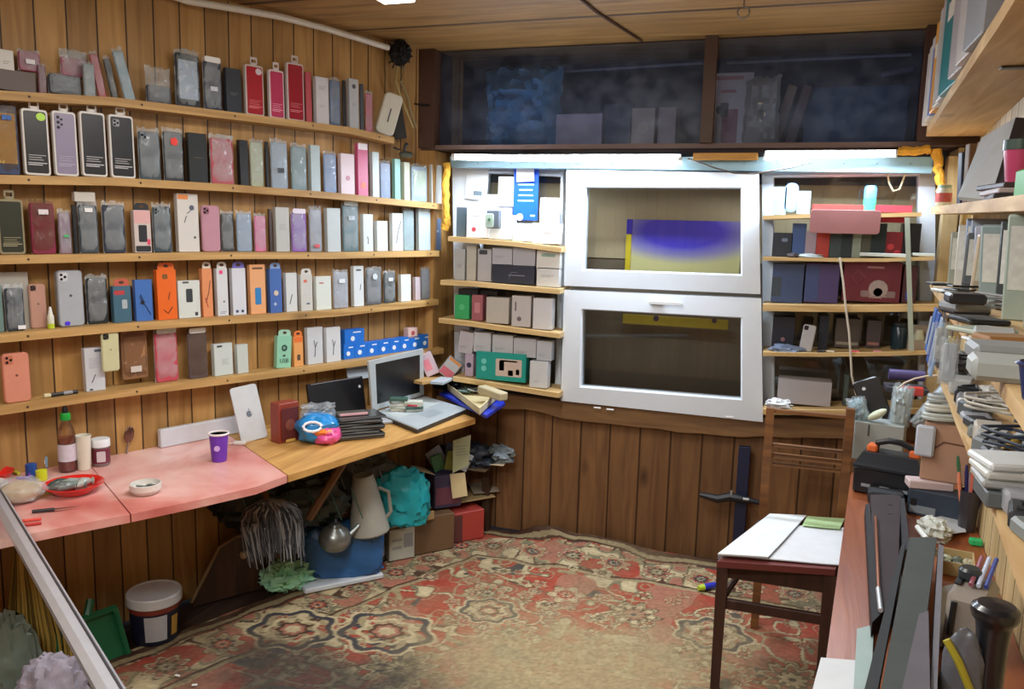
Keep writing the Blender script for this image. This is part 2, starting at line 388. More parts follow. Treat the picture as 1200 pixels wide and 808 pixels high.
# blurred blue and yellow card behind the upper pane
def card_mat():
    m = bpy.data.materials.new('blue_yellow_card'); m.use_nodes = True; nt = m.node_tree; B = nt.nodes['Principled BSDF']; N = nt.nodes.new; L = nt.links.new
    tc = N('ShaderNodeTexCoord'); mp = N('ShaderNodeMapping'); L(tc.outputs['Object'], mp.inputs[0])
    mp.inputs['Location'].default_value = (0, 0, -1.28); mp.inputs['Scale'].default_value = (2.9, 0, 7.4)
    g = N('ShaderNodeVectorMath'); g.operation = 'LENGTH'; L(mp.outputs[0], g.inputs[0])
    r = N('ShaderNodeValToRGB'); e = r.color_ramp.elements; e[0].position = .45; e[0].color = lin('3a34d8')+(1,); e[1].position = .98; e[1].color = lin('e8dfa0')+(1,)
    k = e.new(.72); k.color = lin('9a94cc')+(1,); L(g.outputs['Value'], r.inputs[0]); L(r.outputs[0], B.inputs['Base Color']); B.inputs['Roughness'].default_value = .6
    return m
YC = 3.37; a = back(735, 257, YC); c = back(866, 325, YC)
b = MB(); w, h = c.x-a.x, a.z-c.z; b.slab(w, h, .004, card_mat(), cx=0, z0=0, r=.001)
b.slab(.022, h*.72, .003, M('e8cc20', .6), cx=-w/2+.011, z0=0, y0=-.004, r=.001); b.slab(.024, h*.27, .003, M('2c22d0', .6), cx=-w/2+.012, z0=h*.73, y0=-.004, r=.001)
one(b, 'poster_card', 'blurred blue and yellow card behind the upper window pane', 'poster', (0.5*(a.x+c.x), YC, c.z))
b = MB(); a = back(730, 368, YC); c = back(853, 387, YC); b.slab(c.x-a.x, a.z-c.z, .003, M('c9a92e', .6), r=.001)
b.disc((770-791)*.0036, .03, .012, M('3a3550', .6), y=-.001); b.disc(.16, .035, .01, M('3a3550', .6), y=-.001)
one(b, 'poster_strip', 'yellow strip with dark spots at top of the lower pane', 'poster', (.5*(a.x+c.x), YC, c.z))
# rough board under the window
m_sill = wood('sill_board', '644830', '8e6c44', knots=.7, dark='2a1606', grain=0)
b = MB(); n = 24; vs = []
for i in range(n+1):
    x = -1.42+1.95*i/n; px = 545+i*(1095-545)/n
    zt = back(px, 468 if px < 655 else 494 if px > 890 else 470+24*(px-655)/235, 3.20).z; zb = zt-.075-.012*noise.noise(V((i*.9, 0, 0)))+(.0 if px > 700 else .02)
    vs += [(x, 3.205, zt), (x, 3.205, zb), (x, 3.25, zb), (x, 3.25, zt)]
fs = []
for i in range(n):
    for k in range(4): fs.append((i*4+k, i*4+(k+1)%4, i*4+4+(k+1)%4, i*4+4+k))
fs += [(3, 2, 1, 0), tuple(n*4+k for k in range(4))]
b.add(vs, fs, m_sill); struct(b.build('trim_4'))
b = MB(); b.box(.50, .56, 3.19, 3.25, .0, 1.6, m_right); struct(b.build('trim_5'))
# raw wood lath between the tubes
a = back(812, 185, 3.16); b = MB(); b.bbox(0, back(888, 185, 3.16).x-a.x, 0, .03, -.008, .018, wood('lath', 'b07c30', 'e0aa50', knots=.2, grain=0))
one(b, 'wooden_lath', 'short yellow wooden lath between the two tube lights', 'lath', a)
# ---- tube lights
m_tube = emit('tube_glow', (.90, .95, 1), 15)
def tube_light(x0, y0, x1, y1, label):
    a = back(x0, y0, 3.12); c = back(x1, y1, 3.12); t = thing('tube_light', label, 'light', (a+c)/2+V((0, 0, .0)), 0, 'tube lights over the window')
    d = (c-a)/2
    b = MB(); b.tube([-d, d], .0115, m_tube, n=14); b.build('tube', t)
    b = MB(); b.box(-d.x, d.x, .012, .04, .0, .018, M('e4eaee', .4)); b.build('housing', t)
    for s in (-1, 1):
        b = MB(); b.tube([d*s*.985, d*s*1.015], .014, M('dde3e8', .4), n=12); b.build('end_cap', t)
tube_light(532, 184, 797, 189, 'long glowing white tube light above the window, left of the lath')
tube_light(896, 184, 1050, 180, 'short glowing white tube light above the window, right of the lath')
# ---- ceiling lamp
def ceiling_lamp(loc, L_, w, label, rz=0):
    t = thing('ceiling_lamp', label, 'light', loc, rz, 'ceiling lamps')
    b = MB(); b.bbox(-w/2, w/2, -L_/2, L_/2, .02, .065, M('d9d9d6', .4), .006); b.build('housing', t)
    b = MB(); b.bbox(-w/2+.012, w/2-.012, -L_/2+.02, L_/2-.02, .004, .02, emit('lamp_diffuser', CEIL_COL, 3.0), .004); b.build('diffuser', t)
a = level(472, 8, 1.975); ceiling_lamp((a.x, a.y-.62, 1.975), 1.24, .13, 'long white lamp on the wooden ceiling near the left wall')
ceiling_lamp((-.75, -.1, 1.975), 1.2, .2, 'added unseen fill lamp on the ceiling behind the viewer', math.pi/2)  # unseen lamp, added to light the room from the viewer's side
# ---- ceiling trim pipe, seams and hook
b = MB(); pts = [left(x, y, -.035) for x, y in ((180, -12), (220, 1), (280, 11), (330, 20), (380, 33), (420, 45), (455, 56))]
b.tube(pts, .011, M('d8d3c6', .5), n=10); one(b, 'ceiling_pipe', 'white plastic pipe along the top of the left wall', 'pipe')
b = MB(); b.tube([level(x, y, 2.034) for x, y in ((672, -8), (700, 15), (728, 33), (752, 48))], .005, M('4a3020', .6), n=6)
one(b, 'ceiling_cable', 'dark brown cable crossing the ceiling towards the upper niche', 'cable')
q = level(872, 4, 2.0); b = MB(); b.tube([(0, 0, .04), (0, 0, .01)]+[(.018*math.sin(k*.7), 0, -.008-.018+.018*math.cos(k*.7)) for k in range(9)], .003, M('8a8378', .4, .6), n=8); b.bbox(-.02, .02, -.012, .012, .03, .04, M('9a9388', .4, .5))
one(b, 'ceiling_hook', 'small metal hook hanging from the ceiling above the niche', 'hook', q)
# ================================================================== LEFT SHELVES
LROWS = {1: [(-25,104),(0,106),(134,114),(270,131),(410,149),(462,161)],
 2: [(-25,205),(0,205),(134,208),(270,216),(394,226),(526,240)],
 3: [(-25,300),(0,299.5),(134,297.5),(270,295.5),(394,296),(515,294)],
 4: [(-25,394),(0,392),(134,380.5),(270,371.5),(394,364),(514,351)],
 5: [(-25,480),(0,477),(134,458),(265,442.5),(364,430),(440,420),(520,408)]}
SHZ = {}
ORD = {1: 'topmost', 2: 'second', 3: 'third', 4: 'fourth', 5: 'lowest'}
for r, pl in LROWS.items():
    P = [left(x, y) for x, y in pl]; U = [lu(p) for p in P]
    U = [U[0]-.3]+U; Z = [P[0].z]+[p.z for p in P]; SHZ[r] = (U, Z)
    b = MB(); vs = []; T = .024
    for u, z in zip(U, Z): vs += [(u, 0, z), (u, .0885, z), (u, .0885, z-T), (u, 0, z-T)]
    n = len(U); fs = [(0, 1, 2, 3), (4*n-1, 4*n-2, 4*n-3, 4*n-4)]
    for i in range(n-1):
        for k in range(4): fs.append((4*i+k, 4*i+4+k, 4*i+4+(k+1)%4, 4*i+(k+1)%4))
    b.add(vs, fs, W_SHELF)
    for i in range(7):                                    # nail heads along the edge
        u = U[1]+.12+i*.31
        if u < U[-1]-.05: b.disc(u, float(np.interp(u, U, Z))-T*.5, .0035, M('3a2413', .6), y=-.0008, n=8)
    one(b, 'wall_shelf', 'long pine board, %s of five shelves on the left wall' % ORD[r], 'shelf', L0, ROTL, 'left wall shelves', smooth=30)
UC = lu(CAM); DC = (CAM-L0).dot(LN)
# ---- item builders: geometry x in [-w/2, w/2], y in [0, t] (front is y=0), z in [0, h]
def lines(b, m, x, z, w, n=3, step=.006, hgt=.0018, y=-.0009):
    for k in range(n):
        ww = w*(1-.35*((k*37) % 10)/10); b.slab(ww, hgt, .0007, m, cx=x-(w-ww)/2, z0=z-k*step, y0=y, r=.0004, b=.0002, seg=1)
def cam_bump(b, w, h, col, n=3, y=-.0022):
    cx = -w/2+w*.24; z = h-w*.27
    b.slab(w*.34, w*.36, .0015, M(col, .3), cx=cx, z0=z-w*.18, y0=y+.0008, r=w*.08)
    for k in range(n):
        b.disc(cx+(w*.07 if k % 2 else -w*.07), z+w*.09-k*w*.09, w*.055, M('15161a', .15), y=y)
def it_hang(t_, w, h, t, c):
    fr = M(c.get('frame', 'd9d6d2'), .35, var=.04); tab = .028
    hb = h-tab*.8
    b = MB(); b.slab(w, hb, t, fr, r=.008, b=.0015); b.build('frame', t_)
    b = MB(); b.slab(w-.010, hb-.012, .0016, M(c['col'], .3, coat=.3), z0=.006, y0=-.0010, r=.006)
    if c.get('bump'): cam_bump(b, w-.014, hb-.008, c['bump'])
    if c.get('lens'):
        for k in range(3): b.disc(-w*.27, hb*.9-k*.014, .0045, M('26262c', .2), y=-.002)
        for k in range(2): b.disc(-w*.13, hb*.87-k*.014, .0035, M('26262c', .2), y=-.002)
    tx = M(c.get('ink', 'c9c9cc'), .5)
    lines(b, tx, 0, hb*.30, w*.66, 3, .0062, .0016, -.0018); lines(b, tx, 0, hb*.18, w*.72, 2, .005, .0026, -.0018); b.build('insert', t_)
    b = MB(); 
    for (x0, x1, za, zb) in ((-w*.2, w*.2, hb+.018, hb+.026), (-w*.2, -w*.12, hb-.002, hb+.02), (w*.12, w*.2, hb-.002, hb+.02), (-w*.2, w*.2, hb-.002, hb+.008)):
        b.slab(x1-x0, zb-za, .0015, fr, cx=(x0+x1)/2, z0=za, y0=.001, r=.003)
    b.build('hang_tab', t_)
    if c.get('sticker'):
        b = MB(); b.disc(w*.22, hb-.02, .011, M(c['sticker'], .5), y=-.0022, t=.001, sx=1.1); o = b.build('sticker', t_); o['label'] = 'bright round sticker'
def it_case(t_, w, h, t, c):
    b = MB(); b.slab(w, h, t, M(c['col'], .35, coat=.2), r=min(.011, w*.18), b=.0022, seg=5)
    b.slab(w-.006, h-.006, .0008, M(c.get('face', c['col']), .3), z0=.003, y0=-.0004, r=min(.009, w*.15)); b.build('shell', t_)
    b = MB(); cam_bump(b, w, h, c.get('bump', '3a3a40'), c.get('nl', 3)); b.build('camera_opening', t_)
    b = MB()
    if c.get('logo', 1): b.disc(0, h*.55, w*.055, M(c.get('lc', '55555c'), .3), y=-.0010, t=.0006); b.build('emblem', t_)
    if c.get('tagw'):
        b = MB(); b.slab(w*.4, h*.2, .001, M('e9e9ec', .5), cx=w*.2, z0=h*.03, y0=-.002, r=.001); b.build('price_tag', t_)
    if c.get('dot'):
        b = MB(); b.slab(w*.22, h*.07, .001, M(c['dot'], .5), cx=-w*.2, z0=.004, y0=-.002, r=.005); b.build('sticker', t_)
def it_bag(t_, w, h, t, c):
    hh = h*c.get('fill', .93); cw = w*.95
    b = MB(); b.slab(cw, hh, t*.55, M(c['col'], .4), y0=t*.25, r=min(.008, cw*.15), b=.0018, seg=4)
    if c.get('lens'): cam_bump(b, cw, hh, '55606a', 3, t*.25-.002)
    if c.get('face'): b.slab(cw*.8, hh*.72, .0008, M(c['face'], .4), z0=hh*.16, y0=t*.25-.001, r=.003)
    b.build('phone_case', t_)
    bm = {'w': BAGW, 'b': BAGB}.get(c.get('film'), BAG)
    b = MB(); b.pillow(w, h, t*1.15, bm, seed=c.get('seed', random.random()*90), wob=.07, y0=-t*.05); b.build('clear_bag', t_)
    if c.get('hdr'):
        b = MB(); b.slab(w*.86, .018, .0016, M(c['hdr'], .5), z0=h-.014, y0=0, r=.006); b.build('header_card', t_)
    if c.get('label'):
        b = MB(); b.slab(w*.4, w*.22, .0008, M(c['label'], .5), cx=c.get('lx', 0), z0=hh*c.get('lz', .74), y0=-t*.12-.001, r=.001); b.build('paper_label', t_)
    if c.get('splash'):
        b = MB()
        for k in range(5):
            b.disc(.006*math.cos(k*1.3), hh*.8+.006*math.sin(k*1.3), .0075, M(c['splash'], .5), y=-t*.14-.001-k*.0001, t=.001, n=7)
        b.build('sticker', t_)
def it_box(t_, w, h, t, c):
    body = M(c['col'], c.get('rough', .4), var=.05)
    hb = h-(.022 if c.get('hang') else 0)
    b = MB(); b.slab(w, hb, t, body, r=.0018, b=.0009, seg=2)
    for (fx, fz, fw, fh, pc) in c.get('p', ()):           # printed patches, as fractions of the face
        b.slab(w*fw, hb*fh, .0006, M(pc, .45), cx=w*(fx-.5), z0=hb*(fz-fh/2), y0=-.0005, r=min(.004, w*fw*.3), b=.0002)
    for (fx, fz, fr, pc) in c.get('c', ()): b.disc(w*(fx-.5), hb*fz, w*fr, M(pc, .45), y=-.0009, t=.0006)
    for (fx, fz, n_, fw, pc) in c.get('l', ()): lines(b, M(pc, .5), w*(fx-.5), hb*fz, w*fw, n_, .0055, .0014)
    for (body_, fx, fz, sz, pc, rot) in c.get('t', ()): b.text(body_, sz, M(pc, .5), w*(fx-.5), hb*fz, y=-.0012, rot=rot)
    for (pts, pc) in c.get('w', ()): b.tube([(w*(x-.5), -.0008, hb*z) for x, z in pts], .0012, M(pc, .45), n=5)
    b.build('carton', t_)
    if c.get('hang'):
        b = MB(); b.slab(w*.86, .030, .0016, M(c['hang'], .45), z0=hb-.008, y0=.001, r=.012); b.disc(0, hb+.011, .0048, M('4a2e16', .6), y=.0003, t=.0008, sx=1.7); b.build('hang_tab', t_)
    if c.get('wrap'):
        b = MB(); b.pillow(w*1.03, h*1.04, t*1.3, BAG, seed=random.random()*50, wob=.05, y0=-t*.15); b.build('clear_bag', t_)
KIND = dict(hang=('phone_case_package', it_hang, 'phone case', .014), case=('phone_case', it_case, 'phone case', .011), bag=('bagged_phone_case', it_bag, 'phone case', .016), box=('accessory_box', it_box, 'box', .020))
def place_left(row, items, group):
    U, Z = SHZ[row]; prev = None
    for k, (kind, x0, x1, yt, desc, short, c) in enumerate(items):
        name, fn, cat, t = KIND[kind]; t = c.get('th', t); d = c.get('d', -.030 if k % 2 else -.034)
        ym = c.get('yb', yt+40); P0 = left(x0, ym, d); P1 = left(x1, ym, d); u0, u1 = lu(P0), lu(P1)
        tan = ((u0+u1)/2-UC)/(DC-d)
        w = max(.012, (u1-u0)-t*tan*(.35 if kind == 'bag' else .8)); uc = u1-w/2-.0004; w -= .0008
        z0 = max(np.interp(uc-w/2, U, Z), np.interp(uc+w/2, U, Z), np.interp(uc, U, Z))+.0004 if 'yb' not in c else left(x0, c['yb'], d).z
        h = left((x0+x1)/2, yt, d).z-z0
        where = ('at the near end' if prev is None else 'right of the '+prev)
        lab = '%s on the %s left shelf, %s' % (desc, ORD[row], where)
        if len(lab.split()) > 16: lab = lab.replace(' on the ', ' on ', 1).replace('right of the ', 'right of ')
        if 'where' in c: lab = desc+' '+c['where']
        nm = c.get('name', name)
        t_ = thing(nm, lab, c.get('cat', cat), lw(uc, d, z0), ROTL+math.radians(c.get('yaw', random.uniform(-1.2, 1.2))), group,
                   rx=-math.radians(c.get('back', 1.5)), ry=math.radians(c.get('lean', 0)))
        fn(t_, w, h, t, c); prev = short
K = '1b1c20'
R1 = [
('box', -12, 44, 82, 'brown case lying flat', 'brown case', dict(col='4a352c', th=.04, name='glasses_case', cat='case')),
('bag', 46, 57, 74, 'slim dark red bagged case', 'slim red case', dict(col='6d2336')),
('bag', 58, 99, 86, 'wide dark grey bagged pouch', 'dark grey pouch', dict(col='3d4148', th=.03, face='4b5057')),
('bag', 99, 114, 72, 'silver grey crumpled bagged case', 'crumpled silver case', dict(col='878d90', film='w')),
('bag', 116, 127, 60, 'red case leaning in bag', 'leaning red case', dict(col='a8404a', lean=-10, yb=114)),
('bag', 131, 140, 66, 'black case leaning in bag', 'leaning black case', dict(col='24292c', lean=-10, d=-.04)),
('bag', 146, 160, 56, 'pale blue bagged case leaning left', 'pale blue case', dict(col='8fa3ae', film='w', lean=-13)),
('bag', 172, 203, 78, 'squat charcoal case under crumpled bag', 'charcoal pouch', dict(col='3b3e43', fill=.5, th=.026)),
('bag', 206, 237, 58, 'black case in shiny blue-white bag', 'shiny black case', dict(col='20242c', face='a9b8cc', film='w', th=.024)),
('bag', 239, 262, 68, 'navy case with white header', 'navy case', dict(col='2b3140', hdr='e8e8e8', label='c8ccd4', lz=.4)),
('box', 263, 284, 80, 'dark slate narrow box', 'slate box', dict(col='30363f', l=[(.5,.45,2,.5,'7f858c')])),
('hang', 286, 310, 68, 'crimson phone case package', 'crimson package', dict(col='a5212f', frame='c3b9b6', ink='e08088', sticker='cfc4cc')),
('hang', 314, 334, 74, 'raspberry pink phone case package', 'raspberry package', dict(col='b8365c', frame='d8ccd0', ink='e8a0b4')),
('hang', 335, 357, 66, 'deep red package with pale tab', 'deep red package', dict(col='98192c', frame='c8bcbc', ink='d8808c')),
('box', 358, 366, 84, 'thin salmon red box', 'thin salmon box', dict(col='b8505a', th=.01)),
('box', 368, 386, 90, 'white box with grey scribbles', 'scribbled white box', dict(col='cfcdd2', l=[(.5,.8,3,.6,'9a98a4'),(.5,.4,2,.5,'a8a6b0')])),
('bag', 387, 401, 90, 'steel blue bagged case', 'steel blue case', dict(col='53698c')),
('box', 402, 406, 94, 'thin black sleeve', 'thin black sleeve', dict(col='22252c', th=.008)),
('box', 407, 421, 92, 'pale grey box with dark oval', 'oval-marked box', dict(col='b9bcc2', c=[(.5,.85,.2,'4c5058')], l=[(.5,.5,2,.4,'84888e')])),
('box', 422, 427, 98, 'thin dark grey sleeve', 'thin grey sleeve', dict(col='454b55', th=.008)),
('bag', 429, 438, 106, 'slim pink pointed packet', 'pink packet', dict(col='b85068', th=.01)),
]
place_left(1, R1, 'goods on the topmost left shelf')
# white things riding on the brown case and bags behind
def left_item(kind, x0, x1, yt, yb, d, label, c, rx=2, lean=0, yaw=0, group=None):
    name, fn, cat, t = KIND[kind]; t = c.get('th', t)
    P0 = left(x0, yb, d); P1 = left(x1, yb, d); u0, u1 = lu(P0), lu(P1); tan = ((u0+u1)/2-UC)/(DC-d)
    w = max(.01, u1-u0-t*tan); h = left((x0+x1)/2, yt, d).z-P0.z
    t_ = thing(c.get('name', name), label, c.get('cat', cat), lw(u1-w/2, d, c.get('z', P0.z)), ROTL+math.radians(yaw), group, rx=-math.radians(rx), ry=math.radians(lean))
    fn(t_, w, h, t, c); return t_
left_item('box', -4, 17, 58, 80, -.035, 'small white box on top of the brown case, far left of topmost shelf', dict(col='c9c6c0', l=[(.5,.4,2,.5,'8a8880')]))
left_item('bag', 20, 49, 58, 81, -.04, 'dark pink case standing on the brown case, topmost left shelf', dict(col='8c2f4c', label='d8d4d8', lz=.35))
left_item('bag', 70, 104, 58, 87, -.06, 'crumpled clear bag with pink case on top of the dark grey pouch', dict(col='9a4a5e', fill=.7, film='w', th=.012))
R2 = [
('bag', -6, 23, 116, 'blue and yellow toy packet', 'toy packet', dict(col='23365c', face='b8963c', label='2a62b0', lz=.78, film='b')),
('hang', 25, 58, 118, 'black framed case with green sticker', 'green-stickered package', dict(col=K, sticker='b8e858')),
('hang', 61, 91, 121, 'lilac phone case package', 'lilac package', dict(col='8f86a0', lens=1, ink='b0a8bc')),
('hang', 93, 125, 122, 'black framed case with two dots', 'two-dot package', dict(col='22242a', ink='d0d0d4')),
('hang', 127, 158, 126, 'black framed case with camera bump', 'camera-bump package', dict(col='24262c', bump='8c8f94')),
('bag', 163, 190, 150, 'slate case with pale bump', 'slate bagged case', dict(col='3c4850', lens=1)),
('bag', 192, 217, 150, 'black case with red star sticker', 'red-stickered case', dict(col='2e3438', splash='e83a30')),
('box', 219, 244, 156, 'matt black box', 'matt black box', dict(col='1d2224', l=[(.5,.5,1,.5,'7a6a50')])),
('bag', 247, 276, 158, 'glossy coral pink bagged case', 'coral case', dict(col='ad4a56', film='w')),
('box', 279, 292, 164, 'plain black box', 'plain black box', dict(col='1b1d20')),
('bag', 294, 311, 163, 'cream green bagged case', 'cream green case', dict(col='a3a98c')),
('box', 312, 316, 166, 'very thin black sleeve', 'very thin black sleeve', dict(col='16181c', th=.008)),
('bag', 318, 339, 163, 'pale blue case, dark band', 'dark-banded case', dict(col='8b9bab', label='30353c', lz=.35)),
('bag', 342, 361, 168, 'grey teal case, red dot', 'grey teal case', dict(col='6f8a90')),
('box', 362, 376, 170, 'pale aqua carton', 'pale aqua carton', dict(col='aebfc4')),
('bag', 380, 396, 177, 'denim blue bagged case', 'denim blue case', dict(col='6f86ad', d=-.04)),
('box', 397, 416, 180, 'white carton with pink tint', 'pink-tinted carton', dict(col='d9c8cf', c=[(.5,.4,.15,'c78ba0')])),
('box', 417, 432, 168, 'hot pink carton with white top', 'hot pink carton', dict(col='cc5c86', p=[(.5,.94,.9,.12,'e8e4ec')], c=[(.5,.2,.25,'e87858')])),
('box', 434, 445, 178, 'white and aqua slim carton', 'white-aqua carton', dict(col='bfd0d2')),
('bag', 446, 459, 188, 'periwinkle blue bagged case', 'periwinkle case', dict(col='7a90b4')),
('box', 460, 470, 186, 'mint slim carton', 'mint carton', dict(col='8cc4bc')),
('box', 471, 481, 190, 'cream slim carton', 'cream carton', dict(col='c8cdb8')),
('bag', 482, 502, 192, 'sky grey case with green edge', 'sky grey case', dict(col='93a8b8', face='a8b8a0')),
('box', 503, 518, 193, 'off-white carton by the corner', 'corner carton', dict(col='cfd6d4')),
]
place_left(2, R2, 'goods on the second left shelf')
R3 = [
('hang', -4, 29, 224, 'olive black case in gold frame', 'olive package', dict(col='2c3028', frame='8f8568', ink='a09878')),
('bag', 36, 67, 234, 'maroon case with black strap', 'maroon case', dict(col='80203f', label='e0d8dc', lz=.78, film='b', th=.024)),
('bag', 70, 86, 246, 'mauve case with green sticker', 'mauve case', dict(col='907888', label='4cb070', lz=.4)),
('box', 87, 92, 240, 'thin black upright sleeve', 'black sleeve', dict(col='15161a', th=.01)),
('bag', 93, 117, 236, 'charcoal case with white label', 'white-labelled case', dict(col='3c444a', label='e8e8ec', lz=.85)),
('bag', 121, 149, 236, 'navy glossy bagged case', 'navy glossy case', dict(col='2b3342')),
('box', 155, 178, 238, 'white-red pack with black glove', 'glove pack', dict(col='c8bcb8', hang='23242a', p=[(.5,.84,.96,.3,'d8a8a8'),(.5,.09,.9,.14,'2a2a2e'),(.5,.45,.5,.4,'23242a'),(.83,.25,.2,.14,'d84868')])),
('bag', 180, 203, 238, 'slate blue case with dark lens', 'slate blue case', dict(col='36444e', lens=1)),
('box', 206, 234, 227, 'white box with orange band', 'orange-banded box', dict(col='cfccc8', p=[(.28,.94,.5,.08,'e08848')], w=[([(.7,.78),(.6,.7),(.45,.66)],'4a4e60'),([(.42,.62),(.3,.5)],'55506c')], c=[(.68,.76,.12,'505868'),(.78,.25,.06,'55585c')])),
('case', 236, 259, 241, 'rose phone case', 'rose case', dict(col='b88898', bump='8a5c6c', logo=0)),
('bag', 260, 276, 247, 'smoky black bagged case', 'smoky black case', dict(col='34383c')),
('bag', 278, 297, 247, 'powder blue bagged case', 'powder blue case', dict(col='8698ae')),
('bag', 299, 314, 250, 'rosy pink bagged case', 'rosy pink case', dict(col='c86e94')),
('box', 315, 320, 245, 'thin dark brown sleeve', 'brown sleeve', dict(col='3c2824', th=.01)),
('box', 321, 340, 243, 'greyish white carton', 'greyish carton', dict(col='b0b2b0', l=[(.5,.6,4,.5,'90928e')])),
('bag', 342, 361, 246, 'purple bagged case', 'purple case', dict(col='8256a4', film='w', hdr='d8d0e0')),
('bag', 363, 379, 242, 'grey case, red round sticker', 'grey red-dot case', dict(col='8c8f9a', label='c84c54', lz=.1)),
('box', 381, 400, 244, 'light grey plain carton', 'light grey carton', dict(col='b4bcbe')),
('bag', 402, 422, 237, 'dark teal case, white header', 'dark teal case', dict(col='4e6a70', hdr='c8d0d4', label='a8b4c0', lz=.68)),
('box', 423, 438, 251, 'white earphone carton', 'earphone carton', dict(col='c9d2d4', w=[([(.4,.4),(.5,.3),(.45,.2)],'4c545c')])),
('box', 439, 455, 259, 'short white carton', 'short white carton', dict(col='cdd6d6')),
('box', 457, 473, 250, 'white cable carton', 'cable carton', dict(col='d2dadb', w=[([(.35,.2),(.5,.5),(.8,.8)],'3c4448')])),
('bag', 473, 487, 243, 'sea green pale case', 'sea green case', dict(col='8fa8ac')),
('box', 488, 505, 244, 'tall ice blue carton', 'ice blue carton', dict(col='b8c8d0')),
('box', 506, 517, 256, 'small cobalt grey box', 'cobalt box', dict(col='5c7498', c=[(.5,.6,.15,'a8b8d0')])),
]
place_left(3, R3, 'goods on the third left shelf')
left_item('box', 84, 112, 225, 236, -.045, 'white rolled header lying on the white-labelled case, third left shelf', dict(col='c8c4bc', name='paper_roll', cat='roll', th=.02))
R4 = [
('case', -10, 5, 334, 'teal grey case cut by frame', 'teal case', dict(col='6a8480', logo=0)),
('bag', 7, 31, 334, 'charcoal blue case with price tag', 'price-tagged case', dict(col='2f3640', label='e4e4e8', lz=.04, lx=.012)),
('case', 35, 56, 333, 'rose gold phone case', 'rose gold case', dict(col='b98f80', bump='4a3c3c', d=-.05)),
('case', 66, 99, 317, 'silver framed clear phone case', 'silver case', dict(col='8f959c', face='a5aab2', bump='c4c8cc', lc='4a4c50', dot='4a2ad8', th=.02)),
('bag', 102, 129, 322, 'glossy black crinkled bag', 'crinkled black bag', dict(col='20262a', th=.022)),
('box', 131, 155, 327, 'teal blister with red top', 'teal blister', dict(col='3f6478', hang='b85848', p=[(.35,.82,.6,.12,'b03c40'),(.62,.5,.3,.25,'a8b0b8')])),
('box', 157, 180, 328, 'blue box with black cable', 'blue cable box', dict(col='3f6cb4', w=[([(.25,.6),(.4,.45),(.6,.35),(.85,.15)],'1c2432'),([(.3,.65),(.45,.5)],'1c2432')], c=[(.4,.45,.13,'1c2432')])),
('box', 182, 208, 308, 'bright orange hanging cable box', 'orange hanging box', dict(col='e0651c', hang='e06a20', w=[([(.3,.2),(.5,.12),(.75,.25)],'2c2420'),([(.55,.4),(.65,.55)],'3a2c28')], p=[(.42,.86,.28,.1,'7a5020')])),
('box', 207, 236, 329, 'squarish white adapter box', 'adapter box', dict(col='ccd2ce', p=[(.5,.6,.3,.36,'32383a'),(.35,.95,.3,.05,'4c5254'),(.8,.1,.14,.1,'3a3e40')], c=[])),
('box', 235, 250, 307, 'peach hanging cable box', 'peach hanging box', dict(col='d88c5e', hang='d8cfc0', w=[([(.3,.3),(.6,.5),(.8,.75)],'5a3430'),([(.25,.4),(.5,.2)],'c84c50')])),
('box', 252, 268, 307, 'white hanging box, pink sticker', 'pink-stickered box', dict(col='ccd0d4', hang='dcdcd8', c=[(.4,.92,.18,'e04c88'),(.6,.3,.08,'555a60')], l=[(.5,.08,2,.6,'5064a0')])),
('box', 270, 289, 307, 'white box with violet tab', 'violet-tab box', dict(col='cccfd8', hang='6c66b8', p=[(.3,.08,.2,.06,'3c4468'),(.7,.08,.2,.06,'3c4468')])),
('box', 291, 312, 310, 'peach box, blue phone print', 'blue-print box', dict(col='dca070', p=[(.5,.36,.4,.34,'2878b4'),(.5,.92,.7,.04,'6c4c34')], d=-.028)),
('box', 314, 331, 308, 'royal blue hanging box', 'royal blue box', dict(col='4064a8', hang='7c98cc', c=[(.5,.45,.2,'c8b8a8'),(.4,.2,.12,'a8b4cc')])),
('box', 333, 349, 320, 'white stylus carton', 'stylus carton', dict(col='c8cccc', w=[([(.3,.2),(.55,.45)],'3c4448')])),
('box', 350, 367, 315, 'grey white hanging carton', 'hanging carton', dict(col='bfbfba', hang='c8c8c4', p=[(.4,.82,.3,.08,'d06c50'),(.6,.2,.3,.05,'5c6478')])),
('box', 368, 389, 324, 'plain white wide carton', 'wide white carton', dict(col='ccd2cc', p=[(.35,.8,.3,.04,'b0605c')])),
('bag', 391, 410, 316, 'silver case in grey bag', 'silver bagged case', dict(col='9a9ca6', label='d0d8dc', lz=.7)),
('box', 412, 427, 312, 'white narrow plug box', 'plug box', dict(col='cdd4d8', w=[([(.6,.4),(.7,.55)],'485058')], p=[(.5,.9,.5,.04,'3c4448')])),
('bag', 429, 449, 313, 'dark grey case, round sticker', 'round-sticker case', dict(col='55585e', splash='c8d2d8')),
('bag', 450, 465, 317, 'charcoal case, square label', 'square-label case', dict(col='3a4448', label='d0d8d8', lz=.72)),
('box', 467, 482, 322, 'small snow white carton', 'snow white carton', dict(col='d6dcdc')),
('box', 484, 493, 325, 'pinkish white carton', 'pinkish carton', dict(col='c8bcc4')),
('bag', 494, 505, 313, 'grey bagged case at corner', 'grey corner case', dict(col='7c8490')),
]
place_left(4, R4, 'goods on the fourth left shelf')
U, Z = SHZ[4]
left_item('box', 2, 37, 319, 389, -.062, 'clear bag backing card behind the price-tagged case, fourth left shelf', dict(col='a8a49c', th=.01, name='backing_card', cat='card'), rx=1)
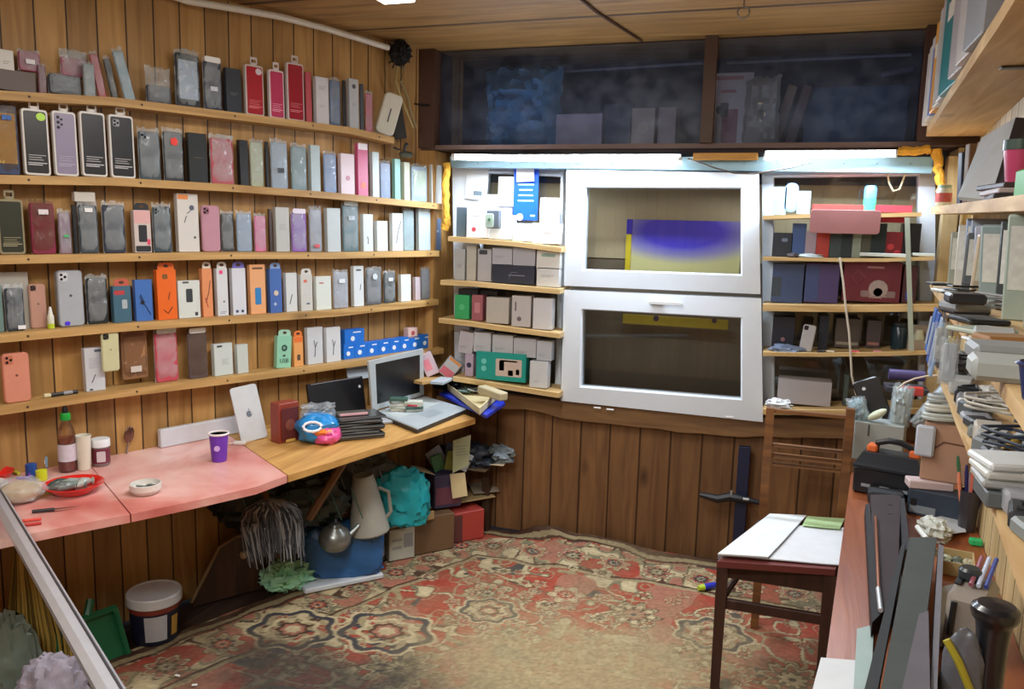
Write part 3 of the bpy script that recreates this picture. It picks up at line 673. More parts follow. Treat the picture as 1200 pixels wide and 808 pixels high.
# glue bottle
p = left(60, 386, -.03); b = MB(); b.lathe([(.008,0),(.009,.002),(.009,.035),(.006,.042)], M('d8d8c8', .4)); t = thing('glue_bottle', 'tiny white glue bottle with yellow green base on the fourth left shelf', 'bottle', lw(lu(p), -.03, float(np.interp(lu(p), U, Z))+.0005), ROTL)
b.build('bottle_body', t); b = MB(); b.lathe([(.0092,.0),(.0095,.014)], M('b8cc30', .4)); b.build('label_band', t); b = MB(); b.lathe([(.006,.042),(.003,.062),(0,.063)], M('e4e4e0', .4)); b.build('cap', t)
R5 = [
('case', 3, 37, 414, 'salmon pink phone case', 'salmon case', dict(col='c67e68', face='cc8871', bump='b87058', lc='7a4c40', th=.014, d=-.02)),
('box', 98, 124, 408, 'tall white stylus box', 'stylus box', dict(col='c4c8d0', p=[(.7,.93,.4,.06,'5a6478'),(.25,.04,.2,.04,'4a5060')], w=[([(.3,.2),(.5,.38)],'3c4450')], l=[(.5,.75,6,.6,'a4a8b4')], th=.022)),
('bag', 182, 211, 386, 'red case with white header', 'red bagged case', dict(col='bc4858', face='c04c5c', hdr='c8d4d0', th=.022, p=1)),
('bag', 221, 245, 386, 'brown grey case, white header', 'brown bagged case', dict(col='54484a', hdr='e0e4e4', film='b')),
('box', 249, 274, 403, 'white box with dark print', 'dark-print box', dict(col='c3ccca', p=[(.3,.92,.3,.06,'40484c')], l=[(.6,.5,4,.4,'a4b0b0')])),
('box', 276, 292, 404, 'pale grey empty carton', 'pale empty carton', dict(col='bec6c2')),
('box', 321, 341, 387, 'mint green hanging cable box', 'mint box', dict(col='8cc4a8', hang='9cccb4', t=[('USB', .5, .22, .022, '16302c', 0)], c=[(.5,.62,.2,'2c4840'),(.5,.62,.1,'8cc4a8')], p=[(.5,.38,.2,.06,'2c4840')], lean=4)),
('box', 342, 356, 388, 'orange and cream slim box', 'orange cream box', dict(col='dc9c5c', hang='e07838', p=[(.5,.9,.9,.18,'e07030'),(.5,.3,.35,.2,'5c4434')])),
('box', 358, 379, 384, 'white earphone box', 'first earphone box', dict(col='c4c8cc', w=[([(.45,.2),(.5,.45),(.42,.65)],'3c4450'),([(.5,.45),(.62,.6)],'3c4450')])),
('box', 380, 400, 384, 'taller white earphone box', 'second earphone box', dict(col='cccfd2', w=[([(.45,.2),(.5,.45),(.42,.65)],'3c4450'),([(.5,.45),(.62,.6)],'3c4450')], d=-.03)),
]
place_left(5, R5, 'goods on the lowest left shelf')
left_item('case', 119, 141, 389, 437, -.006, 'cream phone case hung above the tall white stylus box', dict(col='c4c49c', bump='3c3a34', lc='8c8c70'), rx=0)
left_item('bag', 141, 176, 384, 447, -.05, 'brown paper case in a clear bag right of the cream phone case', dict(col='8a6444', face='a07850', label='c8c0b8', lz=.15, film='b'), rx=1)
p = left(72, 462, -.03); U, Z = SHZ[5]; zz = float(np.interp(lu(p), U, Z))
t = thing('marker_pen', 'black marker lying on the lowest left shelf beside the salmon case', 'pen', lw(lu(p), -.03, zz+.0065), ROTL)
b = MB(); b.tube([(-.03, 0, 0), (.045, 0, 0)], .006, M('1c1c20', .4)); b.build('barrel', t); b = MB(); b.tube([(-.048, 0, 0), (-.03, 0, 0)], .0063, M('cfc49c', .4)); b.build('cap', t)
b = MB(); b.tube([(.005, 0, .0005), (.03, 0, .0005)], .0061, M('8c8c90', .4)); b.build('label_band', t)
# row of small blue boxes
m_bl, m_bl2 = M('1f6fd0', .35), M('dfe8f4', .4)
def blue_box(x0, x1, yt, yb, d, lab, th=.035, z=None):
    P0 = left(x0, yb, d); P1 = left(x1, yb, d); u0, u1 = lu(P0), lu(P1); tan = ((u0+u1)/2-UC)/(DC-d); w = max(.015, u1-u0-th*tan*.0)
    h = left((x0+x1)/2, yt, d).z-P0.z; uc = (u0+u1)/2
    z0 = float(np.interp(uc, *SHZ[5]))+.0006 if z is None else z
    h = left((x0+x1)/2, yt, d).z-z0
    b = MB(); b.slab(w-.001, h, th, m_bl, r=.001, b=.0006, seg=1); b.disc(-w*.1, h*.38, min(w, h)*.17, m_bl2, y=-.0008); b.slab(w*.4, h*.08, .0006, m_bl2, cx=w*.12, z0=h*.75, y0=-.0005, r=.0005, b=.0002)
    one(b, 'small_carton', lab, 'box', lw(uc, d, z0), ROTL, 'small blue cartons on the lowest left shelf'); return z0+h
xs = [403, 416, 430, 444, 457, 469, 481, 493, 504]
ords = ['first', 'second', 'third', 'fourth', 'fifth', 'sixth', 'seventh', 'eighth']
for i in range(8):
    blue_box(xs[i], xs[i+1], 404-i*1.7, 422, -.045, 'small blue carton with white dot, %s from the left on lowest shelf' % ords[i])
zt = left(416, 404, -.045).z+.002
blue_box(404, 427, 386, 403, -.045, 'single blue carton stacked on the left end of the small blue cartons', z=zt)
P = left(484, 390, -.045)
b = MB(); b.slab(.055, .045, .03, M('d8b8b4', .5), r=.002); b.disc(0, .022, .01, M('a84848', .5))
one(b, 'small_carton', 'pinkish white small box on top of the blue cartons', 'box', lw(lu(P), -.045, left(484, 395, -.045).z-.006), ROTL)
# power bank at end of top shelf, black one behind it
zz = float(np.interp(lu(left(452, 150, -.03)), *SHZ[1]))
t = thing('power_bank', 'white rounded power bank leaning at the right end of the topmost left shelf', 'power bank', lw(lu(left(450, 158, -.03)), -.03, zz+.009), ROTL-.45, ry=math.radians(16))
b = MB(); b.slab(.075, .165, .02, M('cfcfc4', .3), r=.02, b=.004, seg=6); b.build('shell', t)
b = MB(); b.slab(.005, .055, .0008, M('3c4048', .4), cx=0, z0=.05, y0=-.0008, r=.001, b=.0002); b.build('print', t)
b = MB(); b.slab(.05, .14, .02, M('181a20', .4), r=.004)
one(b, 'small_case', 'black case leaning behind the white power bank', 'case', lw(lu(left(473, 162, -.03)), -.045, zz+.003), ROTL-.5, ry=math.radians(-10))
# black bundle hanging in the corner with beige cables
c0 = left(469, 62, -.03)
b = MB(); b.blob((0, 0, 0), (.040, .034, .042), M('101218', .7), amp=.5, seed=3, freq=3.2, n=16, ridge=True)
for k in range(14):
    a = k*2.4; q = V((math.cos(a)*.034, math.sin(a)*.028, .035*math.sin(k*1.9))); b.tube([q*.6, q*1.35+V((0, 0, -.008))], .003, M('101218', .7), n=5)
one(b, 'cable_bundle', 'black tangled bundle hanging below the ceiling in the left corner', 'bundle', c0)
for k, (dx, col, lab) in enumerate(((0, 'a08c5c', 'beige'), (8, '8c7c58', 'tan'))):
    b = MB(); pts = [left(466+dx, 78, -.035), left(463+dx*.8, 95, -.03), left(470+dx, 115, -.03), left(478+dx*.5, 135, -.03), left(484+dx*.5, 150, -.03)]
    b.tube(pts, .006-.001*k, M(col, .6), n=8); one(b, 'hanging_cable', lab+' cable hanging down from the black bundle in the left corner', 'cable')
b = MB(); b.tube([back(470, 121, 3.17), back(503, 123, 3.17)], .0035, M('15161a', .5), n=6)
one(b, 'antenna_rod', 'thin black horizontal rod beside the niche, left corner', 'rod')
p = lw(lu(left(480, 185, .0)), -.02, left(480, 180, -.02).z)
t = thing('web_camera', 'small dark grey camera sitting above the second left shelf near corner', 'camera', p, ROTL-.3)
b = MB(); b.blob((.0, 0, -.005), (.032, .018, .013), M('4a5048', .4), amp=.05, seed=2, n=12); b.build('camera_body', t)
b = MB(); b.tube([(-.01, 0, .008), (-.004, 0, .03), (.004, 0, .038)], .007, M('1c1e20', .5)); b.tube([(-.03, .0, .012), (-.055, 0, .018)], .004, M('1c1e20', .5)); b.build('clip', t)
# ================================================================== SHELVES IN FRONT OF THE SIDE WINDOWS
BZ = {}
def back_shelf(key, pts, label, group, depth=.165, T=.022, y=3.12):
    P = [back(*p, y) for p in pts]; BZ[key] = ([p.x for p in P], [p.z for p in P])
    vs = []; n = len(P)
    for i, p in enumerate(P):
        e = .004*noise.noise(V((i*2.2, key_seed(key), 0)))
        vs += [(p.x, y+e, p.z), (p.x, y+depth, p.z), (p.x, y+depth, p.z-T), (p.x, y+e, p.z-T)]
    fs = [(3, 2, 1, 0), (4*n-4, 4*n-3, 4*n-2, 4*n-1)]
    for i in range(n-1):
        for k in range(4): fs.append((4*i+k, 4*i+(k+1)%4, 4*i+4+(k+1)%4, 4*i+4+k))
    b = MB(); b.add(vs, fs, W_RAW); return one(b, 'window_shelf', label, 'shelf', group=group)
def key_seed(k): return sum(ord(c) for c in k)
ORDB = ['topmost', 'second', 'third', 'lowest']
for i, pts in enumerate([[(525,277),(562,280),(601,283),(658,290)], [(516,328.5),(550,330),(584,333),(656,339)], [(514,373),(550,377),(584,382),(656,391)], [(531,441.5),(560,446),(584,450),(655,461)]]):
    back_shelf('b%d' % i, pts, '%s of the four raw pine boards left of the window' % ORDB[i], 'raw boards left of the window', T=.020)
for i, pts in enumerate([[(894,253),(947,251),(1010,250.5),(1080,249)], [(894,301.5),(985,303),(1040,303),(1095,301)], [(894,357),(960,358),(1014,358),(1100,357)], [(894,413),(960,414),(1040,413),(1094,411)], [(894,480),(960,481),(1040,480),(1090,479)]]):
    back_shelf('r%d' % i, pts, '%s of the five raw pine boards right of the window' % (ORDB[:3]+['fourth', 'lowest'])[i], 'raw boards right of the window', T=[.014, .012, .024, .014, .02][i], depth=.17)
def bk(kind, shelf, x0, x1, yt, label, c=None, yb=None, y=3.16, t=None, yaw=0, lean=0, rx=0, name=None, cat=None, group=None):
    c = c or {}
    nm, fn, ct, tt = KIND[kind]; t = t or c.get('th', .05 if kind == 'box' else tt)
    a = back(x0, yt, y); d = back(x1, yb or 300, y); w = d.x-a.x; xc = (a.x+d.x)/2
    z0 = back(0.5*(x0+x1), yb, y).z if yb else max(np.interp(xc-w/2, *BZ[shelf]), np.interp(xc+w/2, *BZ[shelf]))+.0006
    h = back(.5*(x0+x1), yt, y).z-z0
    t_ = thing(name or nm, label, cat or ct, (xc, y, z0), math.radians(yaw), group, rx=-math.radians(rx), ry=math.radians(lean)); fn(t_, w-.001, h, t, c)
    return t_
GB = 'boxes on the boards left of the window'
G4 = 'd2d4d8'
# topmost tier
bk('box', 'b0', 535, 545, 243, 'slim dark grey upright box at the left end of topmost window board', dict(col='50606a'), group=GB)
bk('box', 'b0', 547, 571, 240, 'white box with small red mark, left part of topmost window board', dict(col='dfe2ea', c=[(.35,.25,.1,'c04858')], l=[(.5,.7,2,.5,'b4b8c8')]), y=3.15, group=GB)
bk('box', 'b0', 572, 600, 252, 'pale carton beneath the grey plug adapter, topmost window board', dict(col='d9dcdc'), y=3.17, group=GB)
bk('box', 'b0', 601, 623, 262, 'light grey carton below the blue list sheet', dict(col='d0d8d6'), y=3.165, group=GB)
bk('box', 'b0', 624, 655, 262, 'wide white carton at the right end of topmost window board', dict(col='e2dfe0', l=[(.6,.6,2,.4,'c0bcc0')]), y=3.15, group=GB)
bk('box', 'b0', 633, 654, 232, 'tall white lined card behind the wide white carton', dict(col='e0dedc', l=[(.4,.85,6,.6,'c4c0c0')]), y=3.225, t=.01, name='leaflet', cat='leaflet')
bk('box', None, 545, 570, 192, 'white card with a small grey label, hung at top left of window', dict(col='dde2e6', p=[(.58,.18,.4,.13,'6a7a84')]), yb=234, y=3.285, t=.006, name='paper_card', cat='card', lean=4)
bk('box', None, 584, 604, 207, 'blank white card hung left of the blue list sheet', dict(col='e3e0e4'), yb=242, y=3.28, t=.006, name='paper_card', cat='card')
bk('box', None, 560, 600, 228, 'wide blank white card hung behind the plug adapter', dict(col='dcdfe4'), yb=262, y=3.29, t=.005, name='paper_card', cat='card')
# plug adapter
a = back(577, 268, 3.125); t = thing('plug_adapter', 'grey plug adapter with green face hanging in front of the topmost window board', 'adapter', a)
b = MB(); b.slab(.055, .075, .03, M('5c6670', .5), r=.006, b=.003); b.build('adapter_body', t)
b = MB(); b.slab(.034, .055, .006, M('a8bcae', .5), cx=-.012, z0=.004, y0=-.006, r=.008); b.disc(-.012, .035, .007, M('4c7858', .5), y=-.008); b.build('face_plate', t)
# blue list sheet with a white card clipped on it
a = back(601, 258, 3.27); c = back(632, 184, 3.27); w, h = c.x-a.x, c.z-a.z
t = thing('list_sheet', 'bright blue sheet with white lines hanging in the left window', 'sheet', ((a.x+c.x)/2, 3.27, a.z))
b = MB(); b.slab(w, h*.88, .003, M('0f5ae0', .4), r=.002); b.slab(w*.2, h*.16, .003, M('3c9cf0', .4), cx=w*.38, z0=h*.84, r=.004)
wl = M('b8dcf4', .5)
for k in range(6): b.slab(w*(.66-.05*(k % 3)), .006, .0008, wl, cx=.0, z0=h*.30+k*h*.085, y0=-.0008, r=.003)
b.slab(w*.2, .008, .0008, wl, cx=w*.3, z0=h*.06, y0=-.0008, r=.003); b.disc(-w*.22, h*.05, .015, M('e8f0f8', .5)); b.build('sheet', t)
bk('box', None, 606, 626, 181, 'small white card hanging over top of the blue sheet', dict(col='e8e2e4'), yb=213, y=3.255, t=.005, name='paper_card', cat='card', lean=-3)
# second tier
bk('box', 'b1', 533, 545, 292, 'narrow grey white carton at left end, second window board', dict(col='aeb2b4', l=[(.5,.5,3,.5,'8a8c90')]), group=GB)
bk('box', 'b1', 547, 558, 288, 'slim cream carton, second from left on second window board', dict(col='b8b6ae'), group=GB)
bk('box', 'b1', 560, 576, 292, 'light grey carton with dark top corner, second window board', dict(col='b2b2b8', p=[(.4,.9,.6,.14,'3c4048')]), group=GB)
t0 = bk('box', 'b1', 577, 627, 311, 'wide dark navy carton, middle of second window board', dict(col='2f3444', p=[(.58,.45,.4,.06,'70748a')], w=[([(.4,.25),(.45,.6),(.6,.62)],'70748a')]), y=3.15, group=GB)
bk('box', None, 577, 600, 291, 'grey box lying on left half of the dark navy carton', dict(col='b0b2bc', l=[(.4,.5,2,.5,'8c8e98')]), yb=310, y=3.15, group=GB)
bk('box', None, 601, 627, 291, 'grey box lying on right half of the dark navy carton', dict(col='a8aab4'), yb=311.5, y=3.15, group=GB)
bk('box', 'b1', 629, 656, 314, 'white flat carton at the bottom right of second window board', dict(col='cfd2d4', l=[(.5,.6,2,.6,'a8aab0')]), y=3.15, group=GB)
bk('box', None, 629, 656, 294, 'white carton on the bottom right carton, second window board', dict(col='d6d6d4', p=[(.5,.75,.6,.18,'8ca89c')]), yb=315.5, y=3.15, group=GB)
# third tier
bk('box', 'b2', 533, 551, 346, 'green carton at the left end of third window board', dict(col='38a868', c=[(.5,.5,.2,'58c084')]), group=GB)
bk('box', 'b2', 553, 567, 346, 'brownish pink carton beside the green carton', dict(col='a0606a', p=[(.5,.5,.5,.4,'c08088')]), group=GB)
bk('box', 'b2', 570, 598, 349, 'off-white carton right of the brownish pink carton', dict(col='b8b4ae'), y=3.15, group=GB)
bk('box', 'b2', 600, 624, 347, 'large pale carton with dark mark, third window board', dict(col='bcb8ba', c=[(.4,.25,.12,'70606c')], p=[(.2,.65,.06,.3,'404048')]), y=3.15, group=GB)
bk('box', 'b2', 625, 649, 350, 'plain white carton at right end of third window board', dict(col='cdced4'), y=3.15, group=GB)
bk('box', None, 537, 560, 339, 'black flat box on top of green carton, third window board', dict(col='23242a'), yb=345.5, y=3.17, group=GB)
bk('box', None, 562, 583, 340.5, 'black flat box on top of the pink and off-white cartons', dict(col='2a2c34'), yb=346, y=3.20, group=GB)
# lowest tier
bk('box', 'b3', 545, 557, 415, 'pinkish carton end with black circle, lowest window board', dict(col='b4a0b4', c=[(.5,.5,.3,'2c2c48')]), group=GB)
tb = bk('box', 'b3', 558, 620, 414, 'long teal phone carton with picture panel on lowest window board', dict(col='18958a', c=[(.16,.66,.055,'6cc4bc'),(.16,.4,.055,'6cc4bc')], p=[(.66,.48,.52,.62,'c8b4a8'),(.52,.55,.1,.36,'d88c5c'),(.7,.3,.1,.2,'d07078'),(.84,.35,.07,.2,'50585c'),(.66,.72,.34,.06,'e0a878')]), y=3.145, group=GB)
bk('box', 'b3', 621, 646, 424, 'white cube carton at right end of lowest window board', dict(col='ccd0d4', l=[(.4,.25,2,.4,'a8a8b0')]), y=3.145, group=GB)
for x0, x1, yt, yb, lab, col, lean in ((536,553,389,414,'tilted white packet above the pinkish carton','b4aeb4',8),(555,575,390,413,'square white packet on left of the teal carton','b8b8bc',0),(577,601,393,415,'white packet on middle of the teal carton','b4b6ba',0),(602,628,397,419,'wide white packet on right of the teal carton','b0b2b8',0),(629,646,400,423,'dark-lined white packet on the white cube carton','b4b8c0',0)):
    bk('box', None, x0, x1, yt, lab, dict(col=col, l=[(.4,.3,2,.5,'8c8c96')]), yb=yb, y=3.155, lean=lean, group=GB)
# right side, topmost tier
GR = 'goods on the boards right of the window'
bk('box', 'r0', 907, 917, 219, 'pale aqua upright packet at left end of topmost right board', dict(col='8cb4c8'), y=3.18, t=.02, group=GR)
t = thing('rounded_case', 'rounded sky blue case beside the pale aqua packet, topmost right board', 'case', back(926, 250, 3.18)+V((0, 0, .004)), 0, GR)
b = MB(); b.slab(.047, .105, .02, M('7c9cd0', .3), r=.02); b.slab(.034, .088, .001, M('a8c0e0', .3), z0=.008, y0=-.001, r=.016); b.build('case_shell', t)
bk('box', 'r0', 935, 945, 224, 'light blue small packet right of the rounded blue case', dict(col='90b8c8'), y=3.18, t=.02, group=GR)
a = back(1018, 250, 3.2); t = thing('canister', 'small blue and green canister on the topmost right board', 'canister', a+V((0, 0, .002)), 0)
b = MB(); b.lathe([(.021, 0), (.022, .045), (.021, .05)], M('48b494', .4)); b.build('canister_body', t); b = MB(); b.lathe([(.0215, .05), (.0215, .085), (.016, .095), (0, .096)], M('5c98c8', .4)); b.build('lid', t)
bk('box', 'r0', 952, 1010, 240, 'flat red carton lying on the left half of topmost right board', dict(col='c04040'), y=3.19, t=.08, group=GR)
bk('box', 'r0', 1026, 1064, 241, 'flat red carton right of the blue and green canister', dict(col='c43444'), y=3.19, t=.08, group=GR)
# banner hanging from the board (blurred reddish sheet)
a = back(948, 273, 3.115); c = back(1033, 247, 3.115); b = MB(); b.slab(c.x-a.x, c.z-a.z, .003, M('94605e', .6, var=.35, scale=6), r=.012)
one(b, 'paper_banner', 'blurred brownish red banner strip hanging on the topmost right board', 'banner', ((a.x+c.x)/2, 3.112, a.z))
for x0, x1, yt, col, lab, kw in (
 (906,928,273,'1c2636','black blue carton at the left end',dict(p=[(.6,.7,.3,.15,'6c7c94')])), (929,943,262,'3c5a94','tall blue carton second from left',{}),
 (944,956,271,'a898a8','pinkish grey carton right of the tall blue one',{}), (957,971,270,'b83c34','bright red upright carton',{}),
 (973,985,274,'3c4c50','dark grey green carton beside the red one',{}), (987,998,270,'24343c','blackish teal carton in the middle',{}),
 (1000,1009,271,'98a498','pale green grey carton',{}), (1010,1020,270,'58584a','olive carton',{}),
 (1022,1037,262,'1c3034','dark bottle green carton',{}), (1039,1057,272,'8c2430','dark red carton with red dots',dict(c=[(.3,.4,.2,'d84048'),(.7,.15,.2,'d84048')])), (1059,1077,262,'1a1c24','black carton at the right end',{})):
    bk('box', 'r1', x0, x1, yt, lab+', second right board', dict(col=col, **kw), y=3.19, t=.08, group=GR)
bk('box', None, 1033, 1062, 254, 'red box on the dark green carton, second right board', dict(col='d03048'), yb=261, y=3.19, t=.08, group=GR)
for x0, x1, lab in ((1008,1062,'long'),(1070,1096,'short')):
    bk('box', 'r1', x0, x1, 297, lab+' white paper strip lying on front of the second right board', dict(col='d0dcdc'), y=3.13, t=.035, name='paper_strip', cat='paper')
b = MB(); b.blob((0, 0, .008), (.022, .018, .01), M('2c2426', .5), amp=.3, seed=4, n=10, flat=0); one(b, 'small_gadget', 'tiny dark red-brown gadget at left end of second right board', 'gadget', back(929, 301.5, 3.14)+V((0, 0, -.002)))
b = MB(); b.blob((0, 0, .006), (.05, .02, .009), M('a8b4b8', .5), amp=.4, seed=6, n=10, flat=0); one(b, 'crumpled_wrapper', 'pale crumpled wrapper lying beside the tiny dark gadget', 'wrapper', back(948, 302, 3.15)+V((0, 0, -.001)))
# third tier: big cartons
bk('box', 'r2', 906, 944, 309, 'large blue grey carton at left end, third right board', dict(col='3a4c74', p=[(.15,.4,.3,.5,'34404c')]), y=3.19, t=.09, group=GR)
bk('box', 'r2', 945, 986, 309, 'large purple blue carton, third right board', dict(col='4c4074', p=[(.2,.5,.4,.9,'3c4c80')]), y=3.19, t=.09, group=GR)
bk('box', 'r2', 990, 1059, 307, 'large wine red carton with pale line drawing, third right board', dict(col='6c2434', c=[(.62,.33,.17,'a89a9c'),(.62,.25,.08,'6c3440')], p=[(.62,.2,.6,.16,'8a7478'),(.55,.86,.3,.05,'a87c84')], l=[(.62,.14,2,.3,'c8bcbc')], w=[([(.15,.6),(.25,.8),(.38,.6),(.28,.4),(.15,.6)],'9c5060')]), y=3.18, t=.09, group=GR)
bk('box', 'r2', 1060, 1078, 312, 'dark wine narrow carton at right end, third right board', dict(col='4a2430', p=[(.5,.2,.5,.25,'3048a0')]), y=3.18, t=.09, group=GR)
# fourth tier
bk('box', 'r3', 906, 938, 372, 'black carton at the left end of fourth right board', dict(col='1c2230', c=[(.5,.3,.1,'8c6870')]), y=3.20, t=.07, group=GR)
bk('box', 'r3', 961, 978, 370, 'black blue carton right of the grey phone, fourth right board', dict(col='162030'), y=3.20, t=.07, group=GR)
bk('case', 'r3', 938, 960, 381, 'light grey phone leaning on the fourth right board', dict(col='b8bac2', logo=0, bump='23242c', nl=1, th=.012), y=3.15, lean=7, rx=0, name='mobile_phone', cat='phone')
b = MB(); b.blob((0, 0, .012), (.06, .025, .018), M('6c7c98', .4), amp=.5, seed=9, n=14, freq=3, flat=0); one(b, 'crumpled_bag', 'crumpled blue grey plastic bag on the fourth right board', 'bag', back(922, 413, 3.155)+V((0, 0, -.002)))
bk('box', 'r3', 980, 1016, 374, 'dull brown carton in the middle of fourth right board', dict(col='4c4440', p=[(.5,.15,.9,.1,'8c8478')]), y=3.22, t=.06, group=GR)
bk('box', 'r3', 1017, 1041, 376, 'dull purple brown carton beside the dark blue jar', dict(col='453c40', p=[(.5,.15,.8,.1,'9c6c64')]), y=3.22, t=.06, group=GR)
t = thing('dark_jar', 'dark blue cylindrical jar on the fourth right board', 'jar', back(1052, 411, 3.2)); b = MB(); b.lathe([(.024, 0), (.0255, .004), (.0255, .085), (.022, .09)], M('16303c', .25)); b.build('jar_body', t); b = MB(); b.lathe([(.0265, .09), (.0265, .102), (0, .103)], M('101820', .4)); b.build('lid', t)
t = thing('white_bottle', 'white plastic bottle in a greyish box, right end of fourth right board', 'bottle', back(1075, 411, 3.19)); b = MB(); b.lathe([(.018, .0), (.02, .004), (.02, .05), (.014, .062), (.012, .075), (0, .076)], M('c8ccb4', .4)); b.build('bottle_body', t)
b = MB(); b.box(-.033, .033, -.026, -.023, 0, .04, M('a89c90', .6)); b.box(-.033, .033, .024, .028, 0, .09, M('a89c90', .6)); b.box(-.036, -.033, -.026, .028, 0, .06, M('a89c90', .6)); b.box(.033, .036, -.026, .028, 0, .06, M('a89c90', .6)); b.build('open_carton', t)
for k, (px, col) in enumerate(((1002, 'c8505c'), (1028, 'c07884'), (962, '1c1c20'), (973, 'c8bca8'))):
    b = MB(); b.bbox(-.014, .014, -.008, .008, 0, .006, M(col, .5)); one(b, 'small_packet', ['red', 'pink', 'black', 'cream'][k]+' tiny packet lying on the front edge of fourth right board', 'packet', back(px, 413.5, 3.135)+V((0, 0, .002)))
# lowest tier
bk('box', 'r4', 912, 988, 447, 'long low grey white carton above the chair back', dict(col='a8a4a8'), y=3.17, t=.09, group=GR)
b = MB(); b.blob((0, 0, .012), (.045, .03, .022), M('c8ccd0', .4), amp=.45, seed=12, n=14, freq=3, flat=0); one(b, 'crumpled_bag', 'crumpled white plastic bag left of the long grey white carton', 'bag', back(912, 476, 3.10)+V((0, 0, -.006)))
bk('box', 'r4', 990, 1008, 440, 'dark green grey packet right of the long low carton', dict(col='44504c'), y=3.19, t=.05, group=GR)
# hanging cable, strap and loop
pts = [back(x, y, 3.10) for x, y in ((984,302),(988,330),(991,360),(995,390),(997,420),(998,440),(1003,462),(1012,478))]
b = MB(); b.tube(pts, .0036, M('c8c0b0', .5), n=8); one(b, 'hanging_cable', 'pale cable hanging down in front of the right boards', 'cable')
a = back(1068, 411, 3.11); c = back(1063, 255, 3.11); b = MB(); b.quad(a+V((-.008, 0, 0)), a+V((.008, 0, 0)), c+V((.008, 0, 0)), c+V((-.008, 0, 0)), .002, M('a8b4a8', .6)); one(b, 'hanging_strap', 'pale grey green strap hanging at the right of right boards', 'strap')
pts = [back(x, y, 3.27) for x, y in ((1040,203),(1042,215),(1047,224),(1054,222),(1058,212),(1061,203))]
b = MB(); b.tube(pts, .0035, M('e0e0bc', .5), n=8); one(b, 'cable_loop', 'small cream cable loop hanging under the short tube light', 'cable')
pts = [back(x, y, 3.10) for x, y in ((806,186),(822,191),(838,197),(860,203),(884,204),(905,200),(930,196),(950,190))]
b = MB(); b.tube(pts, .0028, M('5c5248', .5), n=6); one(b, 'lamp_wire', 'thin dark wire sagging between the two tube lights', 'wire')
# ================================================================== UPPER NICHE
film = clear('blue_film', 'c4cee4', .13, .3, '8c9cbc')
b = MB(); vs = []; nx, nz = 30, 6
for (x0, x1) in ((-1.436, zc-.022), (zc+.027, .393)):
    k = len(b.v)
    for j in range(nz+1):
        for i in range(nx+1):
            x = x0+(x1-x0)*i/nx; z = 1.655+(2.036-1.655)*j/nz; b.v.append(V((x, 3.245+.006*noise.noise(V((x*6, z*7, 1))), z)))
    s_ = b.slot(film)
    for j in range(nz):
        for i in range(nx): q = k+j*(nx+1)+i; b.f.append([q, q+1, q+nx+2, q+nx+1]); b.mi.append(s_)
one(b, 'plastic_film', 'dark bluish plastic film stretched over the upper niche', 'film')
NZ = z0 = 1.653
def niche(x0, x1, yt, label, col, y=3.36, t=.12, kind='box', c=None, **k):
    cc = dict(col=col); cc.update(c or {})
    a = back(x0, yt, y); d = back(x1, yt, y); t_ = thing(k.get('name', 'stored_box'), label, k.get('cat', 'box'), ((a.x+d.x)/2, y, NZ), 0, ry=math.radians(k.get('lean', 0)))
    KIND[kind][1](t_, d.x-a.x, a.z-NZ, t, cc); return t_
b = MB(); a = back(565, 80, 3.34); d = back(652, 80, 3.34); w = d.x-a.x; b.pillow(w*1.02, a.z-NZ+.01, .17, M('5c94b8', .35, bump=.3), seed=5, nx=16, nz=16, wob=.10, base=True)
one(b, 'plastic_sack', 'large blue plastic sack in the left half of the upper niche', 'sack', ((a.x+d.x)/2, 3.33, NZ))
niche(652, 706, 134, 'plain pinkish white carton right of the blue sack, upper niche', 'b4a8b4')
niche(741, 768, 127, 'cream carton with a pale disc near the middle post, upper niche', 'a89480', c=dict(c=[(.5,.5,.25,'c8b8a0')]))
niche(772, 793, 126, 'brown carton left of the middle post, upper niche', '8c706c')
niche(708, 740, 122, 'dark blue carton left of the cream carton, upper niche', '26384c', y=3.42)
t = niche(838, 884, 86, 'white carton with red print right of the middle post, upper niche', 'd8d0cc', c=dict(p=[(.4,.93,.7,.05,'c08078'),(.38,.75,.4,.04,'c08078'),(.45,.28,.4,.46,'a85c60'),(.3,.5,.2,.2,'3c4044')], c=[(.2,.5,.12,'50585c')]), y=3.34, t=.14)
b = MB(); a = back(868, 92, 3.33); b.pillow(.13, a.z-NZ, .10, M('b0ac9e', .5, bump=.3), seed=8, wob=.12)
one(b, 'paper_bag', 'bulging off-white paper bag right of the red printed carton', 'bag', (back(893, 120, 3.28).x, 3.262, NZ))
for px, lab, col in ((916, 'pale leaning lath', '9c8468'), (934, 'dull brown leaning lath', '7c6460')):
    a = back(px, 98, 3.40); b = MB(); b.bbox(-.018, .018, 0, .03, 0, a.z-NZ, M(col, .6), .003); one(b, 'leaning_lath', lab+' in the right half of the upper niche', 'lath', (back(px-10, 165, 3.40).x, 3.40, NZ), ry=math.radians(14))
for x0, y0_, x1, y1_, lab in ((660, 84, 824, 74, 'left half'), (852, 74, 1068, 64, 'right half')):
    b = MB(); b.tube([back(x0, y0_, 3.5), back(x1, y1_, 3.5)], .006, M('8c92a4', .5), n=6); one(b, 'niche_rail', 'pale horizontal rail across the %s of upper niche' % lab, 'rail')
b = MB(); a = back(1033, 88, 3.5); d = back(1070, 80, 3.5); b.tube([a, d], .012, M('6c7088', .5), n=6); one(b, 'rolled_paper', 'short pale roll at the right end of the upper niche', 'roll')
niche(945, 1066, 103, 'wide dark blue panel at right of the upper niche', '1f4c70', y=3.46, t=.03, name='blue_sheet', cat='sheet')
